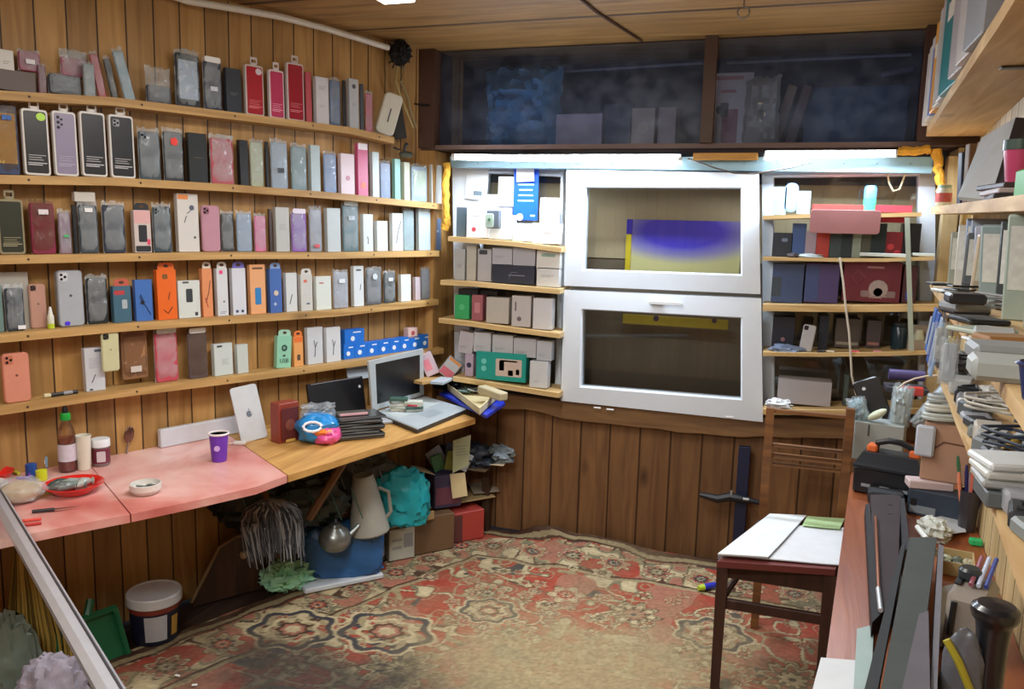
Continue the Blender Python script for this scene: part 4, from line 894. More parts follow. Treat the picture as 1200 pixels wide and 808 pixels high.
# ================================================================== CHAIR, BRACKET
m_ch = wood('chair_wood', '58381e', '86582e', knots=.1, dark='2a1608', grain=0); m_chd = wood('chair_legs', '2c1812', '46281c', knots=.1, grain=2)
CS = .42
t = thing('wooden_chair', 'brown wooden chair with slatted back standing under the right boards', 'chair', (.06, 2.45, 0), 0)
P = lambda x, y, z: (x-.06, y-2.45, z)
fl, fr_, bl, br = V((-.115, 2.29, 0)), V((.170, 2.29, 0)), V((-.005, 2.70, 0)), V((.262, 2.74, 0))
yb_ = 2.72
TL = back(903, 478, yb_); TR = back(997, 479, yb_)
for q, top in ((fl, CS-.02), (fr_, CS-.02)):
    b = MB(); b.add([P(q.x+dx*s, q.y+dy*s, z) for z, s in ((0, .8), (top, 1)) for dx, dy in ((-.016, -.016), (.016, -.016), (.016, .016), (-.016, .016))], [(3,2,1,0),(4,5,6,7),(0,1,5,4),(1,2,6,5),(2,3,7,6),(3,0,4,7)], m_chd); b.build('leg', t)
for q, tp in ((V((TL.x, yb_, 0)), TL), (V((TR.x, yb_, 0)), TR)):
    b = MB(); b.add([P(q.x+dx, q.y+dy, z) for z in (0, tp.z) for dx, dy in ((-.013, -.014), (.013, -.014), (.013, .014), (-.013, .014))], [(3,2,1,0),(4,5,6,7),(0,1,5,4),(1,2,6,5),(2,3,7,6),(3,0,4,7)], m_ch); b.build('leg', t)
for ya, yb2, lab, col in ((479, 492, 0, m_ch), (523, 529, 1, m_ch), (536, 541, 1, m_ch), (545, 552, 1, m_ch)):
    a = back(906, ya, yb_); d = back(996, yb2, yb_); b = MB(); b.bbox(a.x-.06, d.x-.06, yb_-2.45-.008, yb_-2.45+.008, d.z, a.z, col, .002); b.build('back_slat', t)
b = MB(); s4 = [P(*level(840, 658, CS)[:2], CS), P(*level(905, 606, CS)[:2], CS), P(*level(989, 612, CS)[:2], CS), P(*level(979, 668, CS)[:2], CS)]
b.quad(s4[0], s4[3], s4[2], s4[1], -.018, M('6c3430', .45)); b.build('seat', t)
b = MB(); b.bbox(fl.x-.06, fr_.x-.06, fl.y-2.45-.01, fl.y-2.45+.01, CS-.075, CS-.021, m_chd, .003); b.bbox(fl.x-.06, fr_.x-.06, fl.y-2.45-.008, fl.y-2.45+.008, .25, .28, m_chd, .003); b.build('apron', t)
b = MB(); b.tube([P(fl.x, fl.y, .27), P(TL.x, yb_, .30)], .011, m_chd, n=8); b.tube([P(fl.x, fl.y, .36), P(TL.x, yb_, .37)], .016, m_chd, n=8); b.build('side_stretcher', t)
b = MB(); b.tube([P(fr_.x, fr_.y, .27), P(TR.x, yb_, .30)], .011, m_chd, n=8); b.build('side_stretcher', t)
# papers on the seat
def sheet(pts, z, m, name, label, thick=.0012, cat='paper', wob=.004):
    P4 = [level(*p, z) for p in pts]; b = MB(); vs = []; n = 8
    for s in (0, thick):
        for j in range(n+1):
            for i in range(n+1):
                u, v = i/n, j/n; q = P4[0]*(1-u)*(1-v)+P4[1]*u*(1-v)+P4[2]*u*v+P4[3]*(1-u)*v
                vs.append((q.x, q.y, z+s+wob*.5*(1+noise.noise(V((q.x*9, q.y*9, z*9))))))
    K_ = (n+1)**2; fs = []
    for j in range(n):
        for i in range(n): q = j*(n+1)+i; fs += [(q, q+1, q+n+2, q+n+1), (K_+q+n+1, K_+q+n+2, K_+q+1, K_+q)]
    for i in range(n): fs += [(i+1, i, K_+i, K_+i+1), (n*(n+1)+i, n*(n+1)+i+1, K_+n*(n+1)+i+1, K_+n*(n+1)+i), (i*(n+1), (i+1)*(n+1), K_+(i+1)*(n+1), K_+i*(n+1)), ((i+1)*(n+1)+n, i*(n+1)+n, K_+i*(n+1)+n, K_+(i+1)*(n+1)+n)]
    b.add(vs, fs, m); return one(b, name, label, cat)
sheet([(849,653),(917,617),(992,621),(985,664)], CS+.003, M('d8dce0', .6), 'newspaper', 'large white unfolded newspaper sheet on the chair seat', .003)
sheet([(841,651),(902,604),(945,606),(900,655)], CS+.0115, M('dde4e6', .6), 'newspaper', 'folded white paper on the left half of chair seat', .004, wob=.002)
sheet([(946,606),(990,609),(984,621),(940,617)], CS+.0115, M('b4d49c', .6), 'leaflet', 'pale green leaflet on the rear right of chair seat', .002, wob=.002)
# marker on the carpet
a = level(828, 683, .03); t = thing('highlighter_pen', 'blue highlighter with yellow end lying on the carpet by the chair', 'pen', (a.x, a.y, .0135), .75)
b = MB(); b.tube([(-.012, 0, 0), (.04, 0, 0)], .012, M('2c34b8', .4), n=12); b.build('barrel', t); b = MB(); b.tube([(-.035, 0, 0), (-.012, 0, 0)], [.009, .0125], M('b8d430', .4), n=12); b.build('cap', t)
# dark blue bracket on the back wall
m_nb = M('141c3c', .5)
t = thing('wall_bracket', 'dark blue upright metal bracket fixed under the window, left of the chair', 'bracket', back(873, 620, 3.2)*1)
t.location.z = 0
b = MB(); a = back(866, 523, 3.2); d = back(880, 523, 3.2); x0_ = t.location.x; b.bbox(a.x-x0_, d.x-x0_, -.006, .018, .0, a.z, m_nb, .002); b.build('upright', t)
b = MB(); a = back(820, 580, 3.18); d = back(892, 588, 3.18); vs = []
b.tube([(a.x-x0_, -.02, a.z), ((a.x*.7+d.x*.3)-x0_, -.02, a.z-.008), ((a.x+d.x)/2-x0_, -.022, d.z+.004), (d.x-x0_, -.02, d.z-.006)], [.010, .017, .018, .009], M('12141c', .5), n=8); b.build('clamp_arm', t)
b = MB(); q = back(857, 578, 3.16); b.tube([(q.x-x0_, -.03, q.z-.012), (q.x-x0_, -.03, q.z+.006)], .005, M('b8bcc4', .3, .7), n=8); q = back(874, 585, 3.16); b.tube([(q.x-x0_-.01, -.045, q.z), (q.x-x0_+.012, -.045, q.z)], .006, M('b8bcc4', .3, .7), n=8); b.build('bolt', t)
# ================================================================== LEFT DESK
def nf(p): d = V((p.x-CAM.x, p.y-CAM.y, 0)); return d.normalized()
def at(px, py, P): return meet(px, py, P, nf(P))
def spot(xc, yb, yt, x0, x1, z, P=None):
    P = P or level(xc, yb, z)
    h = at(xc, yt, P).z-z; w = (at(x1, yb, P)-at(x0, yb, P)).length
    return P, h, w
def face(P): d = nf(P); return math.atan2(d.y, d.x)-math.pi/2
def prism(b, pts, z0, z1, m):
    n = len(pts); b.add([(p[0], p[1], z0) for p in pts]+[(p[0], p[1], z1) for p in pts], [tuple(range(n-1, -1, -1)), tuple(range(n, 2*n))]+[(i, (i+1) % n, n+(i+1) % n, n+i) for i in range(n)], m)
T = .022
fp = [(-60,648),(0,633),(75,618),(153,603),(225,588),(300,571),(337,557.5),(385,543),(438,526),(500,508),(557,490.6)]
F_ = [level(x, y, DESK) for x, y in fp]
wall_u = lambda p: lw(p, WALLD+.001)
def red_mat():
    m = bpy.data.materials.new('worn_red_paint_glare'); m.use_nodes = True; nt = m.node_tree; B = nt.nodes['Principled BSDF']; N = nt.nodes.new; L = nt.links.new
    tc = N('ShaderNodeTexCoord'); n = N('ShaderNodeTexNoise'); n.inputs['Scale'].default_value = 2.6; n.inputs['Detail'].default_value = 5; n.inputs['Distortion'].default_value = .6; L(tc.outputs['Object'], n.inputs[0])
    r = N('ShaderNodeValToRGB'); e = r.color_ramp.elements; e[0].position = .30; e[0].color = lin('b4544c')+(1,); e[1].position = .62; e[1].color = lin('e8c4bc')+(1,); k = e.new(.45); k.color = lin('d0857c')+(1,)  # pale ramp colours mix worn paint with lamp glare painted in
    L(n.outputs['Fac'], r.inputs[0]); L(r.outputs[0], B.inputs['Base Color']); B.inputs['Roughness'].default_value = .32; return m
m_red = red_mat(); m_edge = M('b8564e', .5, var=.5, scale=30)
uR = [lu(level(x, y, DESK)) for x, y in ((118,548), (283,514))]
def desk_board(fpts, ur0, ur1, label, m, group='desk boards along the left wall'):
    b = MB(); A, B_ = wall_u(ur0), wall_u(ur1)
    prism(b, [tuple(p)[:2] for p in fpts]+[(B_.x, B_.y), (A.x, A.y)], DESK-T, DESK, m)
    return one(b, 'desk_board', label, 'desk', group=group)
cutP = F_[3]; gap = LU*.002
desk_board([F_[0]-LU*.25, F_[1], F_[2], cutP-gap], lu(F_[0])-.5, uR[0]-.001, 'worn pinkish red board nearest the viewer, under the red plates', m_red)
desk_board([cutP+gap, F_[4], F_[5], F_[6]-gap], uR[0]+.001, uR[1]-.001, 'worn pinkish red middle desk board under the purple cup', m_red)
m_dw = wood('desk_pine', 'a8793e', 'd2a35e', knots=.3, grain=1, dark='5a3414')
desk_board([F_[6]+gap, F_[7], F_[8], F_[9], F_[10]], uR[1]+.001, -.10, 'bare pine desk board under the laptop', m_dw)
# brace and cleats
b = MB(); A = level(412, 536, DESK-T)-LN*.03; B_ = left(362, 608, .26); b.tube([A+V((0, 0, -.012)), B_], .014, M('6c4a2a', .6), n=6); one(b, 'desk_brace', 'slanting brown wooden brace under the pine desk board', 'brace', smooth=0)
b = MB(); 
for u_ in (-2.15, -.45):
    q = lw(u_, -.05); b.M = Matrix.Translation((q.x, q.y, 0)) @ Matrix.Rotation(ROTL, 4, 'Z'); b.bbox(-.02, .02, -.03, .03, 0, DESK-T-.001, M('5c3a1e', .6)); b.M = Matrix()
    o = one(b, 'desk_support', ['upright post at near end', 'upright post near the corner'][(-2.15, -.45).index(u_)]+' beneath the left desk', 'post', group='posts under the left desk'); b = MB()
E1 = DESK+.001
def lathe_thing(name, label, cat, px, yb, prof_m, z=E1, group=None, parts=None):
    P = level(px, yb, z); t = thing(name, label, cat, (P.x, P.y, z), face(P), group)
    return t, P
# sauce bottle
P, h, w = spot(80, 552, 476, 69, 91, E1); t = thing('sauce_bottle', 'clear sauce bottle with green cap and white label on the red desk', 'bottle', (P.x, P.y, E1), face(P)); r = w/2
b = MB(); b.lathe([(r*.9, 0), (r, .004), (r, h*.55), (r*.82, h*.66), (r*.42, h*.78), (r*.40, h*.80)], glass('bottle_plastic', 'e8dcd4', .1)); b.build('bottle_body', t)
b = MB(); b.lathe([(0, .003), (r*.88, .003), (r*.95, .006), (r*.95, h*.16), (0, h*.16)], M('8c2c28', .3)); b.lathe([(r*.93, h*.44), (r*.93, h*.52), (0, h*.52)], M('a06050', .4)); b.build('sauce', t)
b = MB(); b.lathe([(r*1.02, h*.17), (r*1.02, h*.43)], M('cfc6d4', .5, var=.2, scale=60)); b.build('paper_label', t)
b = MB(); b.lathe([(r*.55, h*.79), (r*.58, h*.80), (r*.58, h*.87), (r*.5, h*.90), (0, h*.90)], M('149c38', .4)); b.build('cap', t)
b = MB(); b.lathe([(r*.3, h*.90), (r*.32, h*.95), (r*.2, h), (0, h)], M('15181a', .4)); b.build('nozzle', t)
# white cup, jar
P, h, w = spot(99, 550, 510, 90, 109, E1); t = thing('plastic_cup', 'white plastic cup between the sauce bottle and the jar', 'cup', (P.x, P.y, E1), 0); r = w/2
b = MB(); b.lathe([(r*.8, 0), (r*.82, .002), (r, h), (r*1.04, h), (r*1.04, h-.004), (r*.97, h-.003), (r*.78, .004), (0, .004)], M('d8d4c4', .4)); b.build('cup_body', t)
P, h, w = spot(119, 545, 514, 108, 131, E1); t = thing('glass_jar', 'short jar with white lid and dark red label beside the white cup', 'jar', (P.x, P.y, E1), face(P)); r = w/2
b = MB(); b.lathe([(r*.85, 0), (r*.93, .004), (r*.93, h*.75), (r*.8, h*.8)], M('7a6a6c', .2)); b.build('jar_body', t)
b = MB(); b.lathe([(r*.95, h*.12), (r*.95, h*.66)], M('6c2438', .5)); b.slab(w*.45, h*.4, .001, M('c8bcc4', .5), z0=h*.18, y0=-r*.99, r=.003); b.build('paper_label', t)
b = MB(); b.lathe([(r, h*.72), (r, h*.97), (r*.94, h), (0, h)], M('dfe2e6', .35)); b.build('lid', t)
# hanging spoon
t = thing('metal_spoon', 'metal spoon hanging on the left wall above the red desk', 'spoon', left(149, 525, -.075), ROTL, ry=math.radians(9))
b = MB(); hh = left(150, 500, -.075).z-t.location.z; b.tube([(0, 0, -.03), (0, -.003, hh*.35)], [.004, .0028], M('b8b0a8', .25, .9), n=8); b.build('spoon_handle', t)
b = MB(); b.blob((0, -.003, hh*.62), (.016, .005, .028), M('7c5c50', .2, .8), amp=0, n=10); b.build('bowl', t)
# white board along the wall
A, B_ = left(188, 505, -.055), left(281, 488, -.055); u0, u1 = lu(A), lu(B_); z1 = A.z; b = MB(); b.bbox(0, u1-u0, 0, .022, 0, left(230, 497, -.055).z-E1, M('c8ccd4', .4), .003)
one(b, 'long_board', 'long low white panel standing against the left wall behind the cup', 'panel', lw(u0, -.055, E1), ROTL)
# purple cup
P, h, w = spot(257, 540, 507, 246, 270, E1); t = thing('paper_cup', 'purple paper cup with white rim on the red desk', 'cup', (P.x, P.y, E1), face(P)); r = w/2
b = MB(); b.lathe([(r*.72, 0), (r*.74, .002), (r*.95, h*.93)], M('6a34b4', .45)); b.lathe([(r*.92, h*.93), (r*.70, .004), (0, .004)], M('d8ccc0', .5)); b.build('cup_body', t)
b = MB(); b.tube([(r*.97*math.cos(a*math.pi/12), r*.97*math.sin(a*math.pi/12), h*.965) for a in range(25)], .0035, M('e4dcdc', .4), n=8); b.build('rim', t)
b = MB(); b.lathe([(r*.9, h*.8), (0, h*.8)], M('b89068', .3)); b.build('coffee', t)
b = MB(); b.disc(-.006, h*.5, .009, M('c8a8e0', .5), y=-r*.88); b.build('printed_mark', t)
# red plates
def plate(px, py, rx_px, label, group='red plates on the desk'):
    P = level(px, py, E1); r = (at(px+rx_px, py, P)-P).length; t = thing('red_plate', label, 'plate', (P.x, P.y, E1), face(P), group)
    b = MB(); b.lathe([(0, .001), (r*.62, .001), (r*.7, .006), (r*.95, .022), (r, .024), (r*1.0, .027), (r*.93, .026), (r*.66, .009), (0, .006)], M('d4201c', .22, coat=.4), n=40); b.build('plate_body', t); return t, P, r
t, P, r = plate(87, 577, 36, 'round red plate holding grey fish on the pinkish desk')
for k, (dx, dy, a, L_, col) in enumerate(((-.035, -.012, .5, .075, '3c4a48'), (-.01, .0, .35, .08, '8c9690'), (.01, -.022, .15, .08, '6c7a78'), (.022, .012, .8, .06, 'a0a49c'), (.0, -.035, .05, .07, '5c6460'))):
    b = MB(); c_, s_ = math.cos(a), math.sin(a); pts = [(-L_/2, 0, 0), (-L_*.3, 0, .003), (0, .003, .005), (L_*.3, 0, .003), (L_*.42, 0, .001), (L_*.5, -.002, .0)]
    b.tube(pts, [.003, .011, .013, .009, .005, .011], M(col, .3), n=10); one(b, 'small_fish', ['dark', 'silvery', 'grey', 'pale', 'dull green'][k]+' grey little fish piece lying on the red plate', 'fish', (P.x+dx, P.y+dy, E1+.020+.001*k), face(P)+a, 'fish pieces on the red plate')
plate(-3, 563, 21, 'red plate cut by the left edge of the photo')
b = MB(); b.lathe([(0, 0), (.035, 0), (.05, .012), (.053, .02), (.047, .02), (0, .008)], M('d0c8c4', .4)); P = level(-2, 574, E1); one(b, 'small_saucer', 'white saucer partly under the red plate at left edge', 'saucer', (P.x-.02, P.y-.02, E1))
# ash bowl
P = level(171, 578, E1); r = (at(190, 578, P)-P).length; t = thing('white_bowl', 'small white bowl of ash and coins on the red desk', 'bowl', (P.x, P.y, E1), 0)
b = MB(); b.lathe([(0, .001), (r*.75, .001), (r*.98, .012), (r, .028), (r*.93, .029), (r*.88, .014), (0, .010)], M('d6d2cc', .35), n=30); b.build('bowl_body', t)
for k in range(7):
    a = k*1.9; b = MB(); b.lathe([(0, 0), (.011, 0), (.011, .002), (0, .002)], M('7c8c88' if k % 2 else '3c4444', .35, .5), n=14); one(b, 'coin', 'little %s coin among the ash in the white bowl' % ('silvery' if k % 2 else 'blackened'), 'coin', (P.x+r*.45*math.cos(a), P.y+r*.45*math.sin(a), E1+.0125+.001*k), 0, 'coins in the white bowl', rx=.25*math.sin(k))
# bread in a bag
P = level(24, 588, E1); t = thing('bread_bag', 'brownish bread loaf in a clear bag left of the red plate', 'bread', (P.x, P.y, E1), face(P))
b = MB(); b.blob((0, 0, .026), (.05, .04, .028), M('b89c74', .7, var=.4, scale=40, bump=.5), amp=.12, seed=5, n=16, flat=0); b.build('loaf', t)
b = MB(); b.blob((0, 0, .03), (.058, .05, .036), BAG, amp=.3, seed=6, n=16, freq=3, flat=.0005); b.build('clear_bag', t)
# knife, pencils
P = level(64, 598, E1+.004); t = thing('small_knife', 'small knife with black handle in front of the red plate', 'knife', (P.x, P.y, E1+.0055), face(P)-.12)
b = MB(); b.tube([(-.05, 0, 0), (.0, 0, 0)], .0045, M('15151a', .5), n=8); b.build('knife_handle', t); b = MB(); b.add([(0, -.006, 0), (0, .006, 0), (.06, .003, 0), (0, -.006, .001), (0, .006, .001), (.06, .003, .001)], [(0,2,1),(3,4,5),(0,1,4,3),(1,2,5,4),(2,0,3,5)], M('a8a8a8', .2, .9)); b.build('blade', t)
for k in range(2):
    P = level(32, 612+k*5, E1); b = MB(); b.tube([(-.035, 0, 0), (.03, 0, 0)], .004, M('d84c3c' if k == 0 else 'b83028', .5), n=6); one(b, 'red_pencil', ['upper', 'lower'][k]+' of two red pencils at the near left desk edge', 'pencil', (P.x, P.y, E1+.004), face(P)-.1)
P = level(120, 582, E1); b = MB()
# small clutter near wall at left
def cyl(px, yb, yt, x0, x1, col, name, label, cat, z=E1, capc=None, group=None, hcap=.8):
    P, h, w = spot(px, yb, yt, x0, x1, z); r = w/2; t = thing(name, label, cat, (P.x, P.y, z), face(P), group)
    b = MB(); b.lathe([(r*.9, 0), (r, .003), (r, h*hcap), (r*.7, h*(hcap+.04))]+([] if capc else [(0, h*(hcap+.05))]), M(col, .35)); b.build('body', t)
    if capc: b = MB(); b.lathe([(r*.72, h*(hcap+.02)), (r*.72, h*.98), (r*.6, h), (0, h)], M(capc, .4)); b.build('cap', t)
    return t
cyl(37, 560, 540, 30, 44, '1c4a94', 'blue_tub', 'dark blue round tub behind the bread bag', 'tub')
cyl(49, 563, 550, 41, 55, 'c8d020', 'yellow_stopper', 'yellow screw cap lying in front of the dark blue tub', 'cap', hcap=.9)
cyl(20, 545, 526, 12, 25, '1c1c20', 'small_black_jar', 'black little jar by the left wall behind the bread bag', 'jar', capc='2c2c30')
cyl(33, 543, 522, 27, 39, '7c7c44', 'spice_jar', 'olive spice jar by the left wall behind the blue tub', 'jar', capc='3c4a40')
P, h, w = spot(50, 549, 536, 44, 57, E1); b = MB(); b.slab(w, h, .03, M('8cb0cc', .4), r=.002); b.slab(w*.5, h*.5, .001, M('dce4ec', .4), z0=h*.3, y0=-.0008); one(b, 'small_packet', 'light blue and white small packet left of the sauce bottle', 'packet', (P.x, P.y, E1), face(P))
P = level(28, 566, E1); b = MB(); b.tube([(.018*math.cos(k*.5), .014*math.sin(k*.5), .004+.0012*k) for k in range(16)], .003, M('7c40b8', .4), n=6); one(b, 'purple_ribbon', 'coil of purple ribbon between the plate and the blue tub', 'ribbon', (P.x, P.y, E1))
b = MB(); P = level(16, 556, E1); b.tube([(-.02, 0, .004), (0, .004, .006), (.02, 0, .004)], .005, M('c4cc3c', .5), n=7); one(b, 'yellow_strip', 'small yellow strip behind the left red plate', 'strip', (P.x, P.y, E1))
# tablet
def leaning(name, label, cat, px, yb, yt, x0, x1, z, col, t_=.008, back_=12, yaw=0, lean=0, r=.004, ins=None, P=None, group=None):
    P, h, w = spot(px, yb, yt, x0, x1, z, P); o = thing(name, label, cat, (P.x, P.y, z), face(P)+math.radians(yaw), group, rx=-math.radians(back_), ry=math.radians(lean))
    b = MB(); b.slab(w, h/math.cos(math.radians(back_)), t_, M(col, .3), r=r); b.build('shell', o)
    if ins: ins(o, w, h)
    return o, w, h, P
def apple(o, w, h):
    b = MB(); m = M('6c7884', .3); b.disc(0, h*.5, .011, m, n=16, sx=.9); b.disc(.011, h*.51, .005, M('c2c8ce', .3), y=-.0012); b.slab(.003, .006, .0008, m, cx=.002, z0=h*.5+.012, y0=-.0008, r=.001); b.build('emblem', o)
leaning('tablet_computer', 'silver tablet standing upright against the left wall', 'tablet', 299, 516, 454, 281, 314, E1, 'c8ced4', lean=-7, r=.010, ins=apple, back_=14, yaw=20)
P, h, w = spot(328, 519, 473, 318, 341, E1); t = thing('red_box', 'red carton with dark side left of the crisp packet', 'box', (P.x, P.y+.03, E1), face(P)+math.radians(35))
b = MB(); b.bbox(-.04, .04, -.026, .026, 0, h, M('8c3828', .4)); b.slab(.07, h*.8, .0008, M('5c2420', .4), z0=h*.08, y0=-.0312, r=.003); b.disc(0, h*.45, .02, M('7c4438', .4), y=-.0325); b.build('carton', t)
b = MB(); b.slab(.04, .01, .001, M('c8a050', .4), z0=.002, y0=-.033); b.build('print', t)
# crisp packet
P, h, w = spot(360, 519, 478, 336, 387, E1); t = thing('crisp_packet', 'blue and pink snack bag lying on the pine desk board', 'packet', (P.x+.022, P.y+.035, E1), face(P), rx=0)
b = MB(); b.blob((0, 0, h*.36), (w*.52, .07, h*.45), M('1c84c8', .3, coat=.3), amp=.22, seed=8, n=20, freq=2.5, flat=0); b.build('foil_bag', t)
b = MB(); b.blob((w*.18, -.02, h*.24), (w*.36, .06, h*.30), M('e0569c', .3, coat=.3), amp=.2, seed=11, n=16, freq=3, flat=0); b.build('pink_panel', t)
b = MB(); b.blob((w*.10, -.035, h*.36), (w*.30, .045, h*.13), M('e87c30', .3), amp=.2, seed=12, n=14, freq=3, flat=0); b.build('orange_panel', t)
b = MB(); b.tube([(.030*math.cos(a*.6)-.02, -.068+.01*math.sin(a*.6), h*.55+.014*math.sin(a*.6)) for a in range(11)], .005, M('e8e8f0', .4), n=6); b.build('printed_ring', t)
b = MB(); b.pillow(w*.8, h*.5, .05, BAG, seed=4, z0=h*.55, wob=.2); b.build('clear_bag', t)
P = level(385, 510, E1); b = MB(); b.bbox(-.02, .02, -.012, .012, 0, .012, M('c8d040', .4)); one(b, 'lighter', 'yellow green lighter beside the black tablet stack', 'lighter', (P.x, P.y+.0, E1), face(P)-.4)
# stack of black tablets/phones
P, h, w = spot(405, 517, 470, 372, 438, E1); z = E1; cx, cy = P.x-.0, P.y+.07
for k in range(8):
    th = .0095; b = MB(); ww = w*(1.0-.03*(k % 3))*.92; b.bbox(-ww/2, ww/2, -.055, .055, 0, th, M(['1a1c20', '2c3034', '202226', '3a3c3c'][k % 4], .25, coat=.4), .003)
    b.box(-ww/2+.004, ww/2-.004, -.0553, -.0551, th*.3, th*.6, M('70747a', .3))
    one(b, 'black_tablet', 'black tablet %s of the stack left of the laptop' % ['at the very bottom', 'second from bottom', 'third from bottom', 'fourth from bottom', 'fifth from bottom', 'third from top', 'second from top', 'at the very top'][k], 'tablet', (cx+.008*math.sin(k*2.1), cy+.006*math.cos(k*1.7), z), face(P)+.10*math.sin(k*2.9)+.25, 'black tablets stacked on the desk'); z += th+.0006
b = MB(); b.bbox(-.055, .055, -.028, .028, 0, .008, M('4c483c', .4), .003); b.bbox(-.05, .05, -.030, -.027, .002, .011, M('d8a8b0', .4), .001); one(b, 'phone_wallet', 'olive phone with pink edge on top of the black tablet stack', 'phone', (cx-.01, cy-.01, z), face(P)+.25)
# black upright notebook
P = left(402, 474, .05); h = left(402, 446, .05).z-E1; w = lu(left(432, 470, .05))-lu(left(368, 470, .05))
t = thing('black_notebook', 'black thin laptop lid standing against the wall behind the tablets', 'laptop', lw(lu(left(400, 470, .05)), .045, E1), ROTL, rx=-math.radians(10))
b = MB(); b.slab(w, h, .014, M('14161c', .3), r=.004); b.build('lid_panel', t); b = MB(); b.disc(w*.42, h*.75, .006, M('c8ccd4', .4)); b.slab(w*.9, .002, .001, M('8c8c90', .4), z0=h-.004, y0=-.0008); b.build('badge', t)
b = MB(); b.slab(.12, .09, .006, M('c0ccd8', .4), r=.02); one(b, 'clear_folder', 'pale blue grey folded packet behind the laptop screen', 'packet', lw(lu(left(428, 455, .0)), -.03, E1+.13), ROTL, rx=-.2)
# laptop
za = E1+.012
A, B_, C_, D_ = [level(x, y, za) for x, y in ((440,485),(497,466),(547,481),(489,505))]
t = thing('laptop', 'open silver laptop with black screen at right end of the pine desk', 'laptop', ((A.x+C_.x)/2, (A.y+C_.y)/2, E1)); O = V(t.location)
b = MB(); qs = [V((p.x, p.y, E1+.002))-O for p in (A, D_, C_, B_)]; q2 = [V((p.x, p.y, za+.004))-O for p in (A, D_, C_, B_)]
b.add(qs+q2, [(3,2,1,0),(0,1,5,4),(1,2,6,5),(2,3,7,6),(3,0,4,7)], M('2a2c30', .4)); ctr = sum(q2, V())/4; q3 = [p+(ctr-p)*.02+V((0, 0, .004)) for p in q2]
b.add(q2+q3, [(0,1,5,4),(1,2,6,5),(2,3,7,6),(3,0,4,7),(4,5,6,7)], M('a9b2b6', .35)); b.build('keyboard_base', t)
b = MB(); L3 = lambda u, v: q3[0]*(1-u)*(1-v)+q3[1]*u*(1-v)+q3[2]*u*v+q3[3]*(1-u)*v
b.add([L3(.60, .35)+V((0,0,.0005)), L3(.85, .35)+V((0,0,.0005)), L3(.85, .65)+V((0,0,.0005)), L3(.60, .65)+V((0,0,.0005))], [(0,1,2,3)], M('98a2a8', .3)); b.build('touchpad', t)
b = MB(); b.add([L3(.06, .06)+V((0,0,.0006)), L3(.50, .06)+V((0,0,.0006)), L3(.50, .94)+V((0,0,.0006)), L3(.06, .94)+V((0,0,.0006))], [(0,1,2,3)], M('b8c0c0', .5, var=.2, scale=90)); b.build('keyboard', t)
HB = q3[0]+O; HE = q3[3]+O        # hinge line A->B
def sc(px, py):                    # plane of the screen through the hinge, leaning back
    dirh = (HE-HB).normalized(); n_ = dirh.cross(V((0, 0, 1))).normalized(); n2 = (n_*math.cos(.12)+V((0, 0, 1))*math.sin(.12)*(-1 if n_.dot(nf(HB)) < 0 else 1)); return meet(px, py, HB, n2)
S = [sc(x, y)-O for x, y in ((437,482),(497,463),(496,409),(432,424))]; bk_ = (S[1]-S[0]).cross(S[3]-S[0]).normalized(); bk_ = bk_ if bk_.dot(nf(HB)) > 0 else -bk_
b = MB(); I_ = [sc(x, y)-O for x, y in ((442,474),(492,460),(492,416),(440,427))]
S2 = [p+bk_*.008 for p in S]
b.add(S+I_+S2, [(0,1,5,4),(1,2,6,5),(2,3,7,6),(3,0,4,7),(8,11,10,9),(0,8,9,1),(1,9,10,2),(2,10,11,3),(3,11,8,0)], M('b4bcc0', .35)); b.build('screen_frame', t)
b = MB(); b.add([p+bk_*.0003 for p in I_], [(0,1,2,3)], M('101214', .35)); b.build('screen', t)
# cards on the laptop
P = level(476, 482, za+.009); zb = za+.0095
for k in range(9):
    b = MB(); b.bbox(-.035, .035, -.02, .02, 0, .0095, M(['b8b8a8', '8c948c', 'c4c8bc', '3c5c50', 'd0ccc4'][k % 5], .5), .001)
    if k == 5: b.box(-.02, .02, -.0204, -.0201, .001, .0075, M('d03050', .5))
    right_ = k % 2; one(b, 'small_device', ['grey lowest', 'dull grey', 'pale', 'dark green', 'whitish', 'red-striped', 'dusty', 'white', 'topmost white'][k]+' little gadget in the pile on the open laptop', 'gadget', (P.x+(.025 if right_ else -.03), P.y+(.012 if right_ else .0)+.004*math.sin(k*3), zb+(k//2)*.0104), .5+.35*math.sin(k*2.3), 'gadgets piled on the laptop')
# silver slim device left of the laptop, boxes behind it
P = level(452, 497, E1); b = MB(); b.bbox(-.05, .05, -.03, .03, 0, .012, M('a8acb0', .35), .003); b.disc(.0, .006, .004, M('2c2c30', .4), y=-.031); one(b, 'silver_drive', 'slim silver drive between the tablet stack and the laptop', 'drive', (P.x-.03, P.y-.0, E1), face(P)+.35)
def dbox(px, yb, yt, x0, x1, z, col, label, d=.06, yaw=0, lean=0, name='carton_box', cat='box', P=None, patch=None, rx=0, group=None, z0=None):
    P, h, w = spot(px, yb, yt, x0, x1, z, P); t = thing(name, label, cat, (P.x, P.y, z), face(P)+math.radians(yaw), group, rx=rx, ry=math.radians(lean))
    b = MB(); b.bbox(-w/2, w/2, 0, d, 0, h, M(col, .5), .002)
    for (fx, fz, fw, fh, pc) in patch or (): b.slab(w*fw, h*fh, .0008, M(pc, .5), cx=w*(fx-.5), z0=h*(fz-fh/2), y0=-.0007, r=.001, b=.0002)
    b.build('carton', t); return t, P, h, w
PB = left(505, 430, .03)
dbox(508, 443, 413, 497, 513, PB.z-.035, 'c8b4c0', 'pinkish white carton tilted behind the right side of laptop', P=left(508, 440, .04), lean=-25, d=.04, patch=[(.4,.5,.5,.5,'e08898')])
